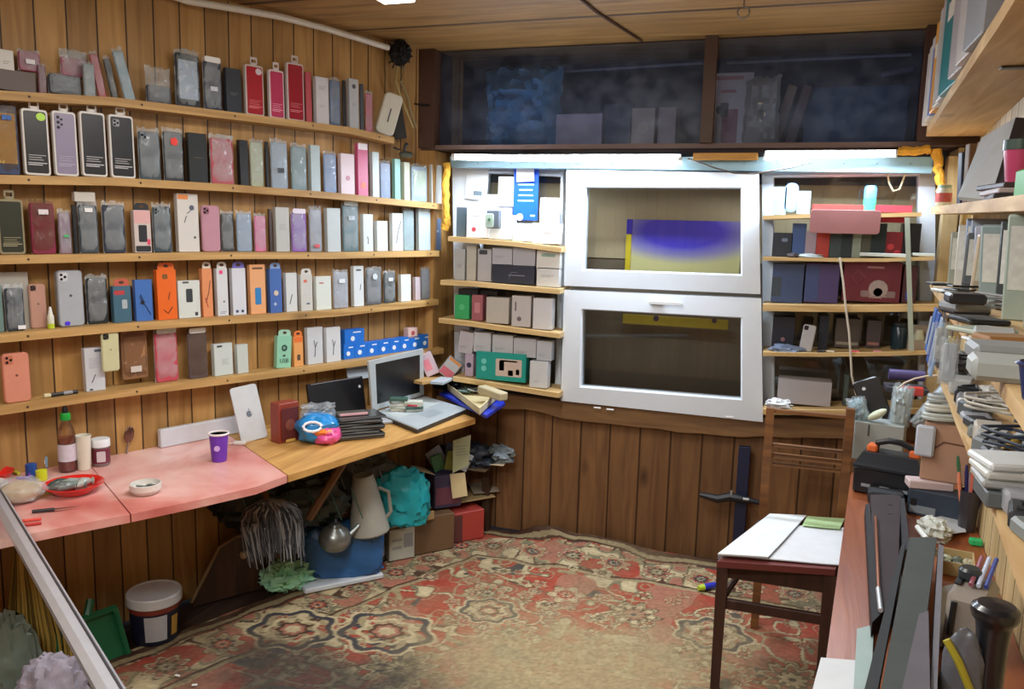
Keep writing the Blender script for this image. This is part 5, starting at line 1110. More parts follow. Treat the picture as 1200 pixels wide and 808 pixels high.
dbox(522, 441, 418, 510, 528, left(520, 441, .06).z, 'c0c4c8', 'white and pink carton tilted beside the window shelves', P=left(520, 441, .06), lean=38, d=.04, patch=[(.5,.25,.9,.4,'d87080'),(.5,.92,.9,.12,'e09040')])
dbox(535, 440, 430, 528, 545, left(536, 440, .06).z, 'b0b0b8', 'small grey carton right of the white and pink carton', P=left(536, 440, .06), d=.04)
b = MB(); b.box(-.14, .10, -.04, .05, -.012, 0, W_SHELF); p_ = left(515, 441, .045); one(b, 'corner_ledge', 'little wooden ledge in the left corner under the tilted cartons', 'ledge', (p_.x, p_.y, p_.z-.002), ROTL)
P = level(520, 448, DESK+.10); b = MB(); b.bbox(-.06, .06, -.03, .03, 0, .012, M('b0bcc4', .4)); one(b, 'grey_tray', 'pale grey flat tray behind the laptop in the corner', 'tray', left(518, 448, .11), ROTL+.4)
# blue tray with a cardboard lid full of screws
zt = E1+.0; A, B_, C_, D_ = [level(x, y, DESK+.03) for x, y in ((515,462),(560,447),(592,474),(570,489))]
t = thing('blue_tray', 'bright blue flat tray jutting out at the right end of the desk', 'tray', (0, 0, 0)); ct = (A+B_+C_+D_)/4; t.location = (ct.x, ct.y, DESK-.0); O = V(t.location)
b = MB(); b.quad(A-O-V((0,0,.006)), D_-O-V((0,0,.006)), C_-O-V((0,0,.006)), B_-O-V((0,0,.006)), .012, M('1c34b4', .35)); b.build('tray_body', t)
t2 = thing('shallow_carton', 'shallow cream cardboard lid full of cables on the blue tray', 'lid', (ct.x, ct.y, DESK+.038)); O = V(t2.location)
A2, B2, C2, D2 = [level(x, y, DESK+.05) for x, y in ((521,452),(546,444),(582,466),(562,484))]; ctr = (A2+B2+C2+D2)/4
b = MB(); zz0 = .002
b.quad(*[V((p.x-O.x, p.y-O.y, zz0)) for p in (A2, D2, C2, B2)], .003, M('c8b88c', .6)); b.build('bottom', t2)
for p, q in ((A2, D2), (D2, C2), (C2, B2), (B2, A2)):
    b = MB(); i1, i2 = p+(ctr-p)*.04, q+(ctr-q)*.04; b.add([V((v.x-O.x, v.y-O.y, z_)) for z_ in (zz0, .03) for v in (p, q, i2, i1)], [(3,2,1,0),(4,5,6,7),(0,1,5,4),(1,2,6,5),(2,3,7,6),(3,0,4,7)], M('d4c69c', .6)); b.build('side_wall', t2)
for k in range(12):
    rr = random.Random(k); c_ = ctr+V((rr.uniform(-.045, .045), rr.uniform(-.04, .04), 0)); b = MB()
    pts = [V((c_.x+.025*math.cos(k+j*.9), c_.y+.025*math.sin(k*1.3+j*.9), DESK+.048+.006*(j % 3)+.001*k)) for j in range(6)]
    b.tube(pts, .0035, M(['2c3034', '4c4c50', '8c8c88', '3c5c50'][k % 4], .4), n=6); one(b, 'short_cable', 'short %s tangled cable lying in the cream cardboard lid' % ['black', 'dark grey', 'light grey', 'dark green'][k % 4], 'cable', group='cables in the cardboard lid')
P = level(575, 470, DESK+.07); b = MB(); b.bbox(-.075, .07, -.022, .022, 0, .032, M('b0a484', .6), .004); one(b, 'cardboard_stick', 'cream cardboard bar lying across the blue tray under the boards', 'carton', (P.x-.01, P.y+.05, DESK+.075), -.55, ry=.05)
b = MB(); b.blob((0, 0, .012), (.06, .045, .02), M('1c2430', .4), amp=.5, seed=14, n=16, freq=3.5, flat=0, ridge=True); P = level(520, 462, DESK+.02); one(b, 'cable_heap', 'dark cable heap behind the right edge of the laptop', 'cable', (P.x-.0, P.y+.04, DESK+.037))
# adapter near tablet
P = level(281, 521, E1); b = MB(); b.bbox(-.02, .02, -.012, .012, 0, .01, M('d8d4d0', .4)); b.tube([(-.02, 0, .005), (-.04, -.01, .004), (-.05, .02, .004)], .002, M('d8d4d0', .4), n=6); one(b, 'white_plug', 'white charging plug beside the silver tablet', 'plug', (P.x, P.y, E1), .4)
# ================================================================== UNDER THE DESK
def bag(px, yb, x0, x1, yt, col, name, label, d=.8, amp=.28, seed=1, freq=2.6, z=0., P=None, mat=None, cat='bag', n=22, zr=1., ridge=True, off=0., sq=1.):
    P, h, w = spot(px, yb, yt, x0, x1, z, P); q = V((P.x, P.y, z))+nf(P)*(w/2*d+off)
    b = MB(); b.blob((0, 0, h*.45), (w*.5, w*.5*d, h*.56*zr), mat or M(col, .35, bump=.4), amp=amp, seed=seed, n=n, freq=freq, flat=0, ridge=ridge, sq=sq)
    t = thing(name, label, cat, q, face(P)); b.build('bag_body', t); return t, P, h, w
t, P, h, w = bag(400, 680, 352, 452, 622, '2a5f98', 'blue_bag', 'blue plastic bag standing on white foam under the desk', d=.42, ridge=True, amp=.13, freq=2.6, sq=.55, seed=21, z=.02, off=.01)
b = MB(); b.bbox(-.17, .13, -.03, .12, 0, .019, M('c4ccd4', .6), .004); q = level(450, 678, 0); one(b, 'foam_sheet', 'white foam slab beneath the blue plastic bag', 'foam', (P.x+.01, P.y+.03, .0), face(P)+.32)
bag(336, 697, 308, 366, 668, 'a4e4c0', 'green_bag', 'crumpled mint green plastic bag on the carpet edge', d=.7, seed=23, amp=.45, freq=3.2)
# kettle on the blue bag, jug
Pk = level(400, 680, .02); q = at(392, 636, Pk)-nf(Pk)*.035; r = .058
t = thing('metal_kettle', 'dented grey metal kettle on top of the blue plastic bag', 'kettle', q, face(Pk)+.3, rx=.15)
b = MB(); b.lathe([(0, 0), (r*.8, 0), (r, .02), (r*1.0, .04), (r*.8, .065), (r*.45, .078), (r*.42, .082), (0, .084)], M('8c9290', .3, .7), n=26); b.build('kettle_body', t)
b = MB(); b.lathe([(r*.4, .082), (r*.3, .092), (r*.08, .097), (r*.08, .108), (0, .11)], M('70787a', .3, .7)); b.build('lid', t)
b = MB(); b.tube([(r*.8, 0, .03), (r*1.3, 0, .055), (r*1.55, 0, .07)], [.012, .009, .007], M('80888a', .3, .7)); b.build('spout', t)
q = at(434, 628, Pk)+nf(Pk)*.035; hh = at(436, 566, Pk).z-q.z+.02
t = thing('grey_jug', 'tall grey cone-shaped jug right of the metal kettle', 'jug', q, face(Pk), ry=-.12)
b = MB(); b.lathe([(0, 0), (.066, 0), (.07, .006), (.045, hh*.8), (.036, hh), (.032, hh), (.04, hh*.8), (0, .01)], M('9c9c94', .5, bump=.2), n=26, sx=1.05); b.build('jug_body', t)
b = MB(); b.tube([(.05, 0, hh*.75), (.085, 0, hh*.65), (.085, 0, hh*.3), (.064, 0, hh*.2)], .007, M('8c8c84', .5)); b.build('jug_handle', t)
# dark clear bags
Pd = level(420, 640, 0)+nf(Pk)*.10
for k, (px, yb, x0, x1, yt, col, lab, sd, z_) in enumerate(((425, 596, 378, 470, 535, '4c565c', 'large smoky grey plastic bag under the pine desk', 31, .16), (330, 622, 250, 400, 560, '18241f', 'black green bin bag under the red desk behind the mop', 32, .14))):
    P_ = left(px, yb, .12); Pz = V((P_.x, P_.y, 0)); t, P, h, w = bag(px, yb, x0, x1, yt, col, 'plastic_bag', lab, d=.32, seed=sd, amp=.32, freq=2.6, P=Pz, z=P_.z, off=-.03)
    for s in range(4 if k == 0 else 6):
        b = MB(); pts = [(w*(-.3+.17*s)+.01*j, -w*.165-.004-.0*j, h*(.78-.15*j)) for j in range(5)]; b.tube(pts, .0022, M('8ca0a0' if k == 0 else '305848', .3), n=5); b.build('bag_stripe', t)
b = MB(); b.box(.16, .34, 0, .08, .0, .02, M('4c3420', .6)); p_ = left(400, 612, .08); one(b, 'low_shelf', 'rough brown low shelf under the left desk', 'shelf', lw(lu(p_), .07, p_.z-.03), ROTL)
b = MB(); b.tube([left(283, 652, .14), left(345, 624, .14)], .012, M('a08864', .6), n=6); one(b, 'wooden_stick', 'pale short wooden stick behind the grey mop', 'stick', smooth=0)
# mop of grey strands
P = left(318, 668, .26); zm = P.z; q0 = left(318, 586, .26); t = thing('string_mop', 'shaggy grey string mop head leaning under the red desk', 'mop', (P.x, P.y, zm), face(P)); zt = q0.z-zm
b = MB(); rr = random.Random(5); ms = [M('565a62', .8), M('7c8088', .8), M('34373d', .8), M('9a9c9e', .8)]
for k in range(760):
    a = rr.uniform(0, 2*math.pi); s = rr.uniform(.15, 1)**.7; R_ = .098*s; hx, hy = math.cos(a), math.sin(a)*.55; ln = rr.uniform(.60, 1.0)*zt*(1-.12*s)
    pts = []
    for f_ in (0, .16, .34, .55, .78, 1.0):
        sp_ = math.sin(min(1, f_*1.9)*math.pi/2)*(1-.22*max(0, f_-.5)); dr = f_**1.7
        pts.append((hx*R_*sp_+.012*noise.noise(V((k*.37, f_*3.1, 1)))+.018*f_*f_, hy*R_*sp_+.010*noise.noise(V((k*.37, f_*3.1, 9))), max(.003, zt*(1-.10*s*f_)-ln*dr*(.35+.65*s))))
    b.tube(pts, [.0045, .0042, .0036, .0032, .0028, .0012], ms[k % 4], n=4, cap=False)
o = b.build('strands', t); o['kind'] = 'stuff'
b = MB(); b.tube([(0, .0, zt-.03), (-.02, .05, zt+.02), (-.10, .10, zt+.06)], .011, M('6c5030', .5)); b.build('mop_handle', t)
# teal bag on an open carton
Pt = level(470, 656, 0)
P2 = V((Pt.x, Pt.y, 0))
z_ = at(475, 612, P2).z
t, P, h, w = bag(478, 602, 447, 508, 548, '1498a4', 'teal_bag', 'bright teal plastic bag in the flat carton', d=.5, seed=41, amp=.28, freq=2.6, sq=.75, P=P2, z=z_+.012, off=-.10)
b = MB(); b.bbox(-.14, .12, 0, .16, 0, .010, M('a08860', .6)); b.bbox(-.14, .12, -.002, .003, 0, .035, M('b09468', .6)); b.slab(.14, .012, .001, M('a84c38', .5), cx=-.06, z0=.012, y0=-.0035); q = at(478, 612, P2)
one(b, 'flat_carton', 'flat brown cardboard tray holding the teal plastic bag', 'carton', (q.x, q.y, z_-.012), face(P2)+.5)
t, P, h, w = dbox(471, 656, 620, 455, 487, 0, 'b8bcb0', 'white printed carton right of the blue plastic bag', d=.1, yaw=22, patch=[(.75,.6,.35,.45,'8c9090'),(.3,.4,.4,.1,'9ca09c'),(.3,.65,.4,.08,'9ca09c')])
# box tower by the corner
zc_ = lambda px, py, P_: at(px, py, P_).z
P3 = level(520, 648, 0)
b = MB(); b.bbox(-.10, .10, 0, .12, 0, zc_(510, 606, P3), M('6c5238', .6), .003); one(b, 'brown_carton', 'brown cardboard box behind the white printed carton', 'carton', (P3.x-.045, P3.y-.015, 0), face(P3)+.45)
P4 = level(549, 634, 0); h4 = zc_(552, 600, P4)
b = MB(); b.bbox(-.085, .075, 0, .10, 0, h4, M('a83c34', .5), .003); b.slab(.05, h4*.9, .001, M('5c3030', .5), cx=-.055, z0=.004, y0=-.001); one(b, 'red_carton', 'red cardboard box at the back left corner of the carpet', 'carton', (P4.x, P4.y, 0), face(P4)+.5)
zr = max(zc_(510, 606, P3), h4)+.002
b = MB(); b.bbox(-.20, .19, -.02, .14, 0, .006, M('a89064', .6), .002); one(b, 'cardboard_sheet', 'flat brown cardboard sheet lying on the red carton', 'cardboard', (P4.x-.07, P4.y+.01, zr), face(P4)+.5)
zr += .008
P5 = level(530, 596, zr)
b = MB(); h5 = zc_(530, 556, P5)-zr; bw = .12
b.bbox(-bw/2, bw/2, 0, .12, 0, h5*.95, M('3c3450', .6), .003); b.slab(bw*.9, h5*.5, .001, M('6c3c4c', .5), z0=h5*.1, y0=-.001)
t = thing('open_carton', 'opened cream cardboard box with dark blue print, stuffed with leaflets', 'carton', (P5.x-.02, P5.y, zr), face(P5)+.4); b.build('box_body', t)
b = MB(); b.quad((bw*.1, -.02, h5*.3), (bw*.62, -.03, h5*.35), (bw*.60, -.004, h5*.98), (bw*.05, .0, h5*.98), .003, M('c4b084', .6)); b.build('front_flap', t)
b = MB(); b.quad((-bw*.5, 0, h5), (-bw*.55, .1, h5), (-bw*1.25, .06, h5*1.25), (-bw*1.2, -.02, h5*1.25), .003, M('b09a74', .6)); b.build('side_flap', t)
b = MB(); b.quad((bw*.15, .0, h5*1.0), (bw*.78, .01, h5*1.15), (bw*.92, .03, h5*2.0), (bw*.22, .02, h5*1.9), .003, M('b4b890', .6)); lines(b, M('70786c', .5), bw*.5, h5*1.75, bw*.45, 4, .012); b.build('tall_flap', t)
t_top = zr+h5
for k, (dx, dy, col, lab, w_, hh_, a_) in enumerate(((-.045, .02, '3c6c44', 'green', .05, .07, -.3), (-.01, .04, '8c8c40', 'olive', .05, .08, .2), (-.06, .07, 'a0a4ac', 'light grey', .07, .09, -.5), (.02, .07, 'c8ccd0', 'white', .07, .075, .5), (-.02, .10, '5c6470', 'slate', .08, .10, .1))):
    b = MB(); b.slab(w_, hh_, .01, M(col, .5), r=.003); one(b, 'stuffed_packet', lab+' packet sticking up out of the opened cream carton', 'packet', (P5.x-.02+dx, P5.y+dy, t_top+.001), face(P5)+.4, ry=a_, group='packets in the opened carton')
# cardboard and papers on the right of the tower
b = MB(); b.bbox(-.06, .06, -.04, .04, 0, .004, M('8c8070', .6)); P6 = level(567, 572, zr+.02); one(b, 'cardboard_flap', 'grey brown torn cardboard piece right of the opened carton', 'cardboard', (P6.x, P6.y, zr+.02), .7, rx=.3)
P7 = back(585, 540, 3.16); b = MB(); b.bbox(-.09, .05, -.05, .06, 0, .005, M('b8a888', .6)); one(b, 'cardboard_shelf', 'cream cardboard sheet beside the wall under the blue tray', 'cardboard', (P7.x-.02, 3.16, P7.z-.01), .1)
b = MB(); b.blob((0, 0, .025), (.06, .04, .04), M('78848c', .4), amp=.5, seed=51, n=14, freq=3, flat=0, ridge=True); one(b, 'grey_wrapping', 'grey crumpled wrapping on the cream cardboard sheet by the wall', 'wrapping', (P7.x+.0, 3.165, P7.z-.004))
b = MB(); b.blob((0, 0, .03), (.11, .06, .06), M('1c2430', .5), amp=.5, seed=52, n=16, freq=3, flat=0, ridge=True); P8 = back(545, 545, 3.12); one(b, 'dark_cloth', 'dark crumpled cloth under the right end of the desk', 'cloth', (P8.x, 3.14, P8.z))
b = MB(); b.bbox(-.12, .11, -.07, .07, 0, .006, M('5c4834', .6)); one(b, 'hidden_board', 'short brown board carrying the dark crumpled cloth', 'board', (P8.x, 3.14, P8.z-.007))
b = MB(); b.bbox(-.016, .016, -.016, .016, 0, P7.z-.012, M('3c2818', .6)); one(b, 'corner_post', 'dark thin post in the corner under the blue tray', 'post', (P7.x-.07, 3.2, 0))
b = MB(); b.bbox(-.016, .016, -.016, .016, 0, P8.z-.009, M('3c2818', .6)); one(b, 'corner_post', 'dark thin post beneath the dark crumpled cloth', 'post', (P8.x-.06, 3.17, 0))
# dark plank leaning
pl = [level(225, 712, 0), level(300, 692, 0)]
A = pl[0]; B_ = pl[1]+(pl[1]-pl[0])*.3; hz_ = at(262, 642, level(250, 704, 0)).z; d_ = (B_-A).normalized(); n_ = V((-d_.y, d_.x, 0))
t = thing('leaning_plank', 'dark brown plank piece standing on the floor behind the bucket', 'plank', A); 
b = MB(); sh = [(0, 0), ((B_-A).length, 0), ((B_-A).length, hz_*1.1), (.16, hz_*1.12), (.10, hz_*.98)]
b.M = Matrix.Rotation(math.atan2(d_.y, d_.x), 4, 'Z'); b.add([(x, 0, z) for x, z in sh]+[(x, .018, z) for x, z in sh], [tuple(range(5)), tuple(range(9, 4, -1))]+[(i, 5+i, 5+(i+1) % 5, (i+1) % 5) for i in range(5)], wood('dark_plank', '2c1c12', '4a3020', knots=.2)); b.build('plank_face', t)
b = MB(); b.M = Matrix.Rotation(math.atan2(d_.y, d_.x), 4, 'Z'); b.tube([(x, .006, z+.003) for x, z in ((0, .01), (.10, hz_*.98), (.16, hz_*1.12), ((B_-A).length, hz_*1.1))], .006, M('8c7450', .6), n=6); b.build('pale_edge', t)
# bucket
P, h, w = spot(183, 757, 702, 150, 217, 0); r = w/2; q = V((P.x, P.y, 0))+nf(P)*r*.8
t = thing('paint_bucket', 'white-lidded paint bucket with navy label on the floor', 'bucket', q, face(P)); hb = h*.93
b = MB(); b.lathe([(r*.82, 0), (r*.84, .004), (r*.92, hb*.9)], M('1a2038', .4)); b.build('bucket_body', t)
b = MB(); b.lathe([(r*.925, hb*.72), (r*.935, hb*.84)], M('7c3428', .4)); b.build('red_band', t)
b = MB(); n = 9; rr_ = r*.905; an = [-math.pi/2+.02+(k-n/2)*.9/n for k in range(n+1)]
b.add([(r*(.862)*math.cos(a), r*(.862)*math.sin(a), hb*.1) for a in an]+[(r*.925*math.cos(a), r*.925*math.sin(a), hb*.68) for a in an], [(k, k+1, n+2+k, n+1+k) for k in range(n)], M('b8bcc4', .5)); b.build('paper_label', t)
b = MB(); an = [-math.pi/2+.85+(k-3)*.35/6 for k in range(7)]; b.add([(r*(.867)*math.cos(a), r*(.867)*math.sin(a), hb*.15) for a in an]+[(r*.92*math.cos(a), r*.92*math.sin(a), hb*.6) for a in an], [(k, k+1, 8+k, 7+k) for k in range(6)], M('b8903c', .5)); b.build('yellow_label', t)
b = MB(); b.lathe([(r*.96, hb*.84), (r*1.0, hb*.86), (r*1.0, h*.97), (r*.96, h), (r*.88, h), (r*.86, h*.985), (0, h*.985)], M('cdd2d6', .35), n=36); b.build('lid', t)
# dustpan, broom, bottle, pouch
P = level(98, 776, 0); t = thing('green_dustpan', 'dark green plastic dustpan leaning on the wall by the bucket', 'dustpan', (P.x+.05, P.y-.01, .0), face(P)+.4, rx=-math.radians(14))
b = MB(); g_ = M('186844', .35); w1, w2_, hh = .10, .08, .15
b.add([(-w1, 0, 0), (w1, 0, 0), (w2_, 0, hh), (-w2_, 0, hh), (-w1, .005, 0), (w1, .005, 0), (w2_, .005, hh), (-w2_, .005, hh)], [(0,1,2,3),(7,6,5,4),(0,4,5,1),(1,5,6,2),(2,6,7,3),(3,7,4,0)], g_); b.build('pan', t)
b = MB()
for s in (-1, 1): b.tube([(s*w1, -.006, 0), (s*w2_, -.014, hh)], .008, g_, n=6)
b.tube([(-w2_, -.014, hh), (w2_, -.014, hh)], .010, g_, n=6); b.build('side_walls', t)
b = MB(); b.tube([(0, -.01, hh), (.02, -.002, hh+.045)], .012, g_); b.build('handle', t)
P = level(50, 798, 0); t = thing('straw_broom', 'yellow straw broom standing upright under the near end of desk', 'broom', (P.x, P.y, 0), face(P))
b = MB(); rr = random.Random(9)
for k in range(150):
    a = rr.uniform(-1, 1); d2 = rr.uniform(-1, 1); top = .42
    b.tube([(a*.085+.01*noise.noise(V((k, 1, 0))), d2*.02, .01+rr.uniform(0, .02)), (a*.08+.012*noise.noise(V((k, 0, 0))), d2*.02, .13), (a*.055-.01, d2*.014, .28), (a*.022-.025, d2*.01, top)], .0028, M(['8c7830', 'a88c3c', '6c5c28', 'b49c50'][k % 4], .7), n=4, cap=False)
o = b.build('straw', t); o['kind'] = 'stuff'
b = MB(); b.tube([(-.025, 0, .40), (-.035, 0, .52)], .02, M('5c4020', .6)); b.build('binding', t)
P, h, w = spot(8, 745, 640, -6, 20, 0); t = thing('green_bottle', 'green bottle with yellow label behind the broom at the left edge', 'bottle', (P.x-.02, P.y+.03, 0), face(P)); r = .042
b = MB(); b.lathe([(r*.9, 0), (r, .01), (r, .26), (r*.4, .34), (r*.4, .40), (0, .40)], M('12683c', .25)); b.build('bottle_body', t)
b = MB(); an = [-math.pi/2+.5+(k-4)*.2 for k in range(9)]; b.add([(r*1.02*math.cos(a), r*1.02*math.sin(a), .06) for a in an]+[(r*1.02*math.cos(a), r*1.02*math.sin(a), .25) for a in an], [(k, k+1, 10+k, 9+k) for k in range(8)], M('b8c444', .5, var=.5, scale=40)); b.build('paper_label', t)
bag(10, 806, -40, 34, 700, '6a786e', 'grey_sack', 'large grey green sack at the lower left corner', d=.5, seed=61, amp=.2, off=-.16)
Pq = level(62, 870, 0); t, P, h, w = bag(64, 868, 24, 104, 780, 'a8a4b4', 'patterned_pouch', 'white and violet patterned cloth bag at the bottom left', d=.6, seed=62, amp=.25, mat=M('9894a4', .6, var=.75, scale=28))
# silver tube: rests on the desk and reaches towards the viewer
t = thing('silver_tube', 'long silver square tube slanting across the near end of red desk', 'tube', (0, 0, 0)); A = level(2, 592, DESK+.028); d1 = ray(128, 808).normalized(); B_ = CAM+d1*1.50; t.location = A
ex = A+(A-B_)*.25; en = A+(B_-A)*1.35
def sq(b, p, q, s, m, r_=.25):
    ax = (q-p).normalized(); sx = ax.cross(V((0, 0, 1))).normalized(); sy = sx.cross(ax); vs = []
    for c_ in (p, q):
        for a in range(8):
            k = math.radians(22.5+45*a); f_ = 1/math.cos(math.radians(22.5)); vs.append(c_+sx*s*math.cos(k)*f_*(1 if a % 1 == 0 else 1)+sy*s*math.sin(k)*f_*.8)
    b.add(vs, [(a, (a+1) % 8, 8+(a+1) % 8, 8+a) for a in range(8)]+[tuple(range(7, -1, -1)), tuple(range(8, 16))], m)
b = MB(); sq(b, ex-A, en-A, .018, M('b4b6be', .3, .3)); b.build('tube_body', t)
ax = (en-ex).normalized(); sx = ax.cross(V((0, 0, 1))).normalized()
b = MB(); b.tube([ex-A-sx*.009+V((0, 0, .0142)), en-A-sx*.009+V((0, 0, .0142))], .0025, M('45474e', .4, .4), n=6); b.build('groove', t)
# ================================================================== CARPET
def carpet():
    nx, ny = 500, 520; y0_, y1_ = .55, 3.215
    xs_ = np.linspace(0, 1, nx+1); ys_ = np.linspace(y0_, y1_, ny+1)
    xl = lambda y: -1.393+(y-3.25)*math.tan(AL)+.10      # left rim parallel to the left wall
    Y, S_ = np.meshgrid(ys_, xs_, indexing='ij'); XL = xl(Y); X = XL+(.64-(3.25-Y)*math.tan(AR)-.05-XL)*S_
    eb = (3.215-Y); el = (X-XL)*math.cos(AL)
    rng = np.random.RandomState(4)
    def vn(x, y, s, seed):                              # smooth value noise
        r = np.random.RandomState(seed); g = r.rand(64, 64); u = x*s; v = y*s; iu = np.floor(u).astype(int); iv = np.floor(v).astype(int); fu = u-iu; fv = v-iv
        fu = fu*fu*(3-2*fu); fv = fv*fv*(3-2*fv); G = lambda a, c: g[a % 64, c % 64]
        return G(iu, iv)*(1-fu)*(1-fv)+G(iu+1, iv)*fu*(1-fv)+G(iu, iv+1)*(1-fu)*fv+G(iu+1, iv+1)*fu*fv
    L_ = lambda h_: np.array(lin(h_))
    red, cream, olive, navy, rose, brown, tan = map(L_, ('9c4436', 'bcac88', '747058', '3c3c42', 'a06a58', '4c342a', '988a6a'))
    C_ = np.zeros(X.shape+(3,)); C_[:] = red
    def put(mask, c, a=1.): 
        m_ = (np.clip(mask, 0, 1)*a)[..., None]; C_[:] = C_*(1-m_)+c*m_
    # field tendrils
    f1 = vn(X+9, Y+9, 12, 1); f2 = vn(X+3, Y+5, 19, 2); f3 = vn(X+1, Y+7, 6, 3)
    put(np.abs(f1-.5) < .050, brown); put(np.abs(f1-.5) < .034, cream); put(np.abs(f2-.5) < .030, tan); put(f2 > .72, olive); put(f2 > .79, cream); put(f1 > .80, navy); put(f3 < .24, rose)
    d = np.minimum(eb, el)+(vn(X+2, Y+2, 7, 31)-.5)*.035+(vn(X+2, Y+2, 22, 32)-.5)*.012
    # borders
    def band(a, c, col): put(((d >= a) & (d < c)).astype(float), col)
    band(0, .03, brown); band(.03, .055, tan); band(.055, .068, brown); band(.075, .27, tan)
    inb = (d >= .075) & (d < .27)
    put(inb & (f2 < .42), cream); put(inb & (np.abs(f1-.5) < .05), brown); put(inb & (f2 > .62), rose); put(inb & (np.abs(f2-.5) < .05), olive); put(inb & (f3 > .66), red)
    band(.27, .282, brown); band(.282, .300, tan)
    
    def rosette(cx, cy, R_, n_, cols, ph=0., sq_=1.):
        dx, dy = X-cx, (Y-cy)*sq_; r = np.hypot(dx, dy)/R_; th = np.arctan2(dy, dx)+ph
        lob = .84+.16*np.cos(n_*th); q = r/lob
        put((q < 1.08), brown); put(q < 1.0, cols[0]); put((q < .86), cols[1]); put((q < .80) & (np.cos(n_*th) > -.2), cols[2]); put((q < .50), brown); put((q < .45), cols[3]); put((q < .30) & (np.cos(n_*th+1) > 0), cols[0]); put(q < .14, navy)
    # rosettes along the borders
    for k in range(14):
        x = -1.25+k*.17; rosette(x, 3.215-.172, .068, 8, (cream, brown, rose, olive) if k % 2 else (cream, red, tan, navy), .3*k)
    for k in range(18):
        y = 3.0-k*.17; xx = xl(y)+.172/math.cos(AL); rosette(xx, y, .068, 8, (cream, brown, rose, olive) if k % 2 else (cream, navy, tan, red), .3*k)
    # field blossoms
    for (cx, cy, R_, n_, kk) in ((-.95,2.62,.085,8,0),(-.68,2.72,.07,6,1),(-.42,2.66,.095,9,2),(-.12,2.72,.075,7,3),(-.78,2.38,.10,10,0),(-.48,2.36,.065,6,1),(-.2,2.45,.085,8,2),(.1,2.42,.10,9,3),
        (-1.22,2.3,.085,8,1),(-1.02,2.05,.12,11,4),(-1.33,1.98,.07,7,2),(-.68,2.06,.13,12,4),(-.34,2.1,.08,8,0),(0,2.05,.1,9,4),(-1.32,1.68,.11,10,4),(-.95,1.72,.09,8,1),(-.6,1.7,.1,9,2),(-.2,1.7,.12,10,4),(.15,1.75,.08,7,0),(-1.1,1.35,.1,9,3),(-.6,1.3,.1,8,0),(-.1,1.3,.1,9,1),(-1.55,1.4,.1,9,2),(.32,2.2,.08,8,3),(.3,1.4,.1,9,2)):
        cols = [(cream, red, tan, olive), (cream, rose, cream, red), (tan, brown, cream, rose), (cream, olive, rose, cream), (cream, navy, tan, olive)][kk]; rosette(cx, cy, R_, n_, cols, cx*5, 1.)
        for s in range(2):
            a = cx*9+s*2.6; rosette(cx+math.cos(a)*(R_+.055), cy+math.sin(a)*(R_+.055), .032, 5, (cream, red, tan, rose), a)
    rs_ = np.random.RandomState(8)
    for k in range(170):
        cx, cy = rs_.uniform(-1.7, .5), rs_.uniform(1.1, 2.95); k_ = k % 4
        if cx < xl(cy)+.3: continue
        rosette(cx, cy, rs_.uniform(.020, .040), 5+k % 3, [(cream, red, tan, rose), (tan, brown, cream, red), (cream, olive, cream, brown), (cream, navy, rose, cream)][k_], k)
    for (cx, cy, R_) in ((-1.45, 2.14, .13), (-1.16, 2.24, .14), (-.15, 2.62, .11), (.05, 2.15, .13), (-.9, 2.5, .09)):
        r_ = np.hypot(X-cx, (Y-cy)*1.15)/R_; t_h = np.arctan2(Y-cy, X-cx); w_ = 1+.10*np.cos(7*t_h)
        put((np.abs(r_/w_-1) < .10).astype(float), navy); put((np.abs(r_/w_-1.12) < .045).astype(float), cream); put((r_/w_ < .9) & (np.sin(9*t_h+r_*9) > .2), tan); put((np.abs(r_/w_-.62) < .06).astype(float), cream); put((r_/w_ < .40), rose); put((np.abs(r_/w_-.36) < .05).astype(float), brown); put((r_/w_ < .2), cream)
    # trodden dusty and dirty patches (dirt with its own shape)
    nz_ = vn(X+4, Y+2, 5, 9)*.5+vn(X+4, Y+2, 17, 10)*.5
    w1 = np.exp(-(((X+.52)/.40)**2+((Y-2.22)/.36)**2))*1.25*(.45+nz_); w2_ = np.exp(-(((X+1.22)/.36)**2+((Y-1.88)/.22)**2))*1.3*(.4+nz_); w3 = np.exp(-(((X+.1)/.5)**2+((Y-1.45)/.3)**2))*(.4+nz_)
    w0 = (nz_-.30)*.9; put(np.clip(w0, 0, .42), L_('7c6c52')); put(np.clip(w1*1.25, 0, .88), L_('a0916f')); put(np.clip(w2_*1.15, 0, .88), L_('423e38')); put(np.clip(w3, 0, .6), L_('6c5c48'))
    fine = vn(X, Y, 90, 12)*.5+vn(X+1, Y, 180, 13)*.5; C_ *= (.72+.56*fine)[..., None]
    # relief: folds near the back left corner and along the back wall
    Z = -.001-.003*vn(X, Y, 12, 20)
    cr = np.exp(-(((X+.80)/.20)**2+((Y-3.08)/.16)**2)); Z += cr*.05*(vn(X, Y+X*.5, 9, 21))+.030*np.exp(-((eb)/.07)**2)*(.3+vn(X, Y, 5, 22))*np.clip((X+1.05)/.1, 0, 1)*np.clip((-.02-X)/.1, 0, 1)
    W = nx+1; vs = np.stack([X, Y, Z], -1).reshape(-1, 3)
    me = bpy.data.meshes.new('carpet'); j, i = np.meshgrid(np.arange(ny), np.arange(nx), indexing='ij'); q = (j*W+i).ravel(); F2 = np.stack([q, q+1, q+1+W, q+W], 1)
    me.vertices.add(len(vs)); me.vertices.foreach_set('co', vs.ravel()); me.loops.add(F2.size); me.loops.foreach_set('vertex_index', F2.ravel()); me.polygons.add(len(F2)); me.polygons.foreach_set('loop_start', np.arange(len(F2))*4)
    me.update(calc_edges=True); me.polygons.foreach_set('use_smooth', [True]*len(F2))
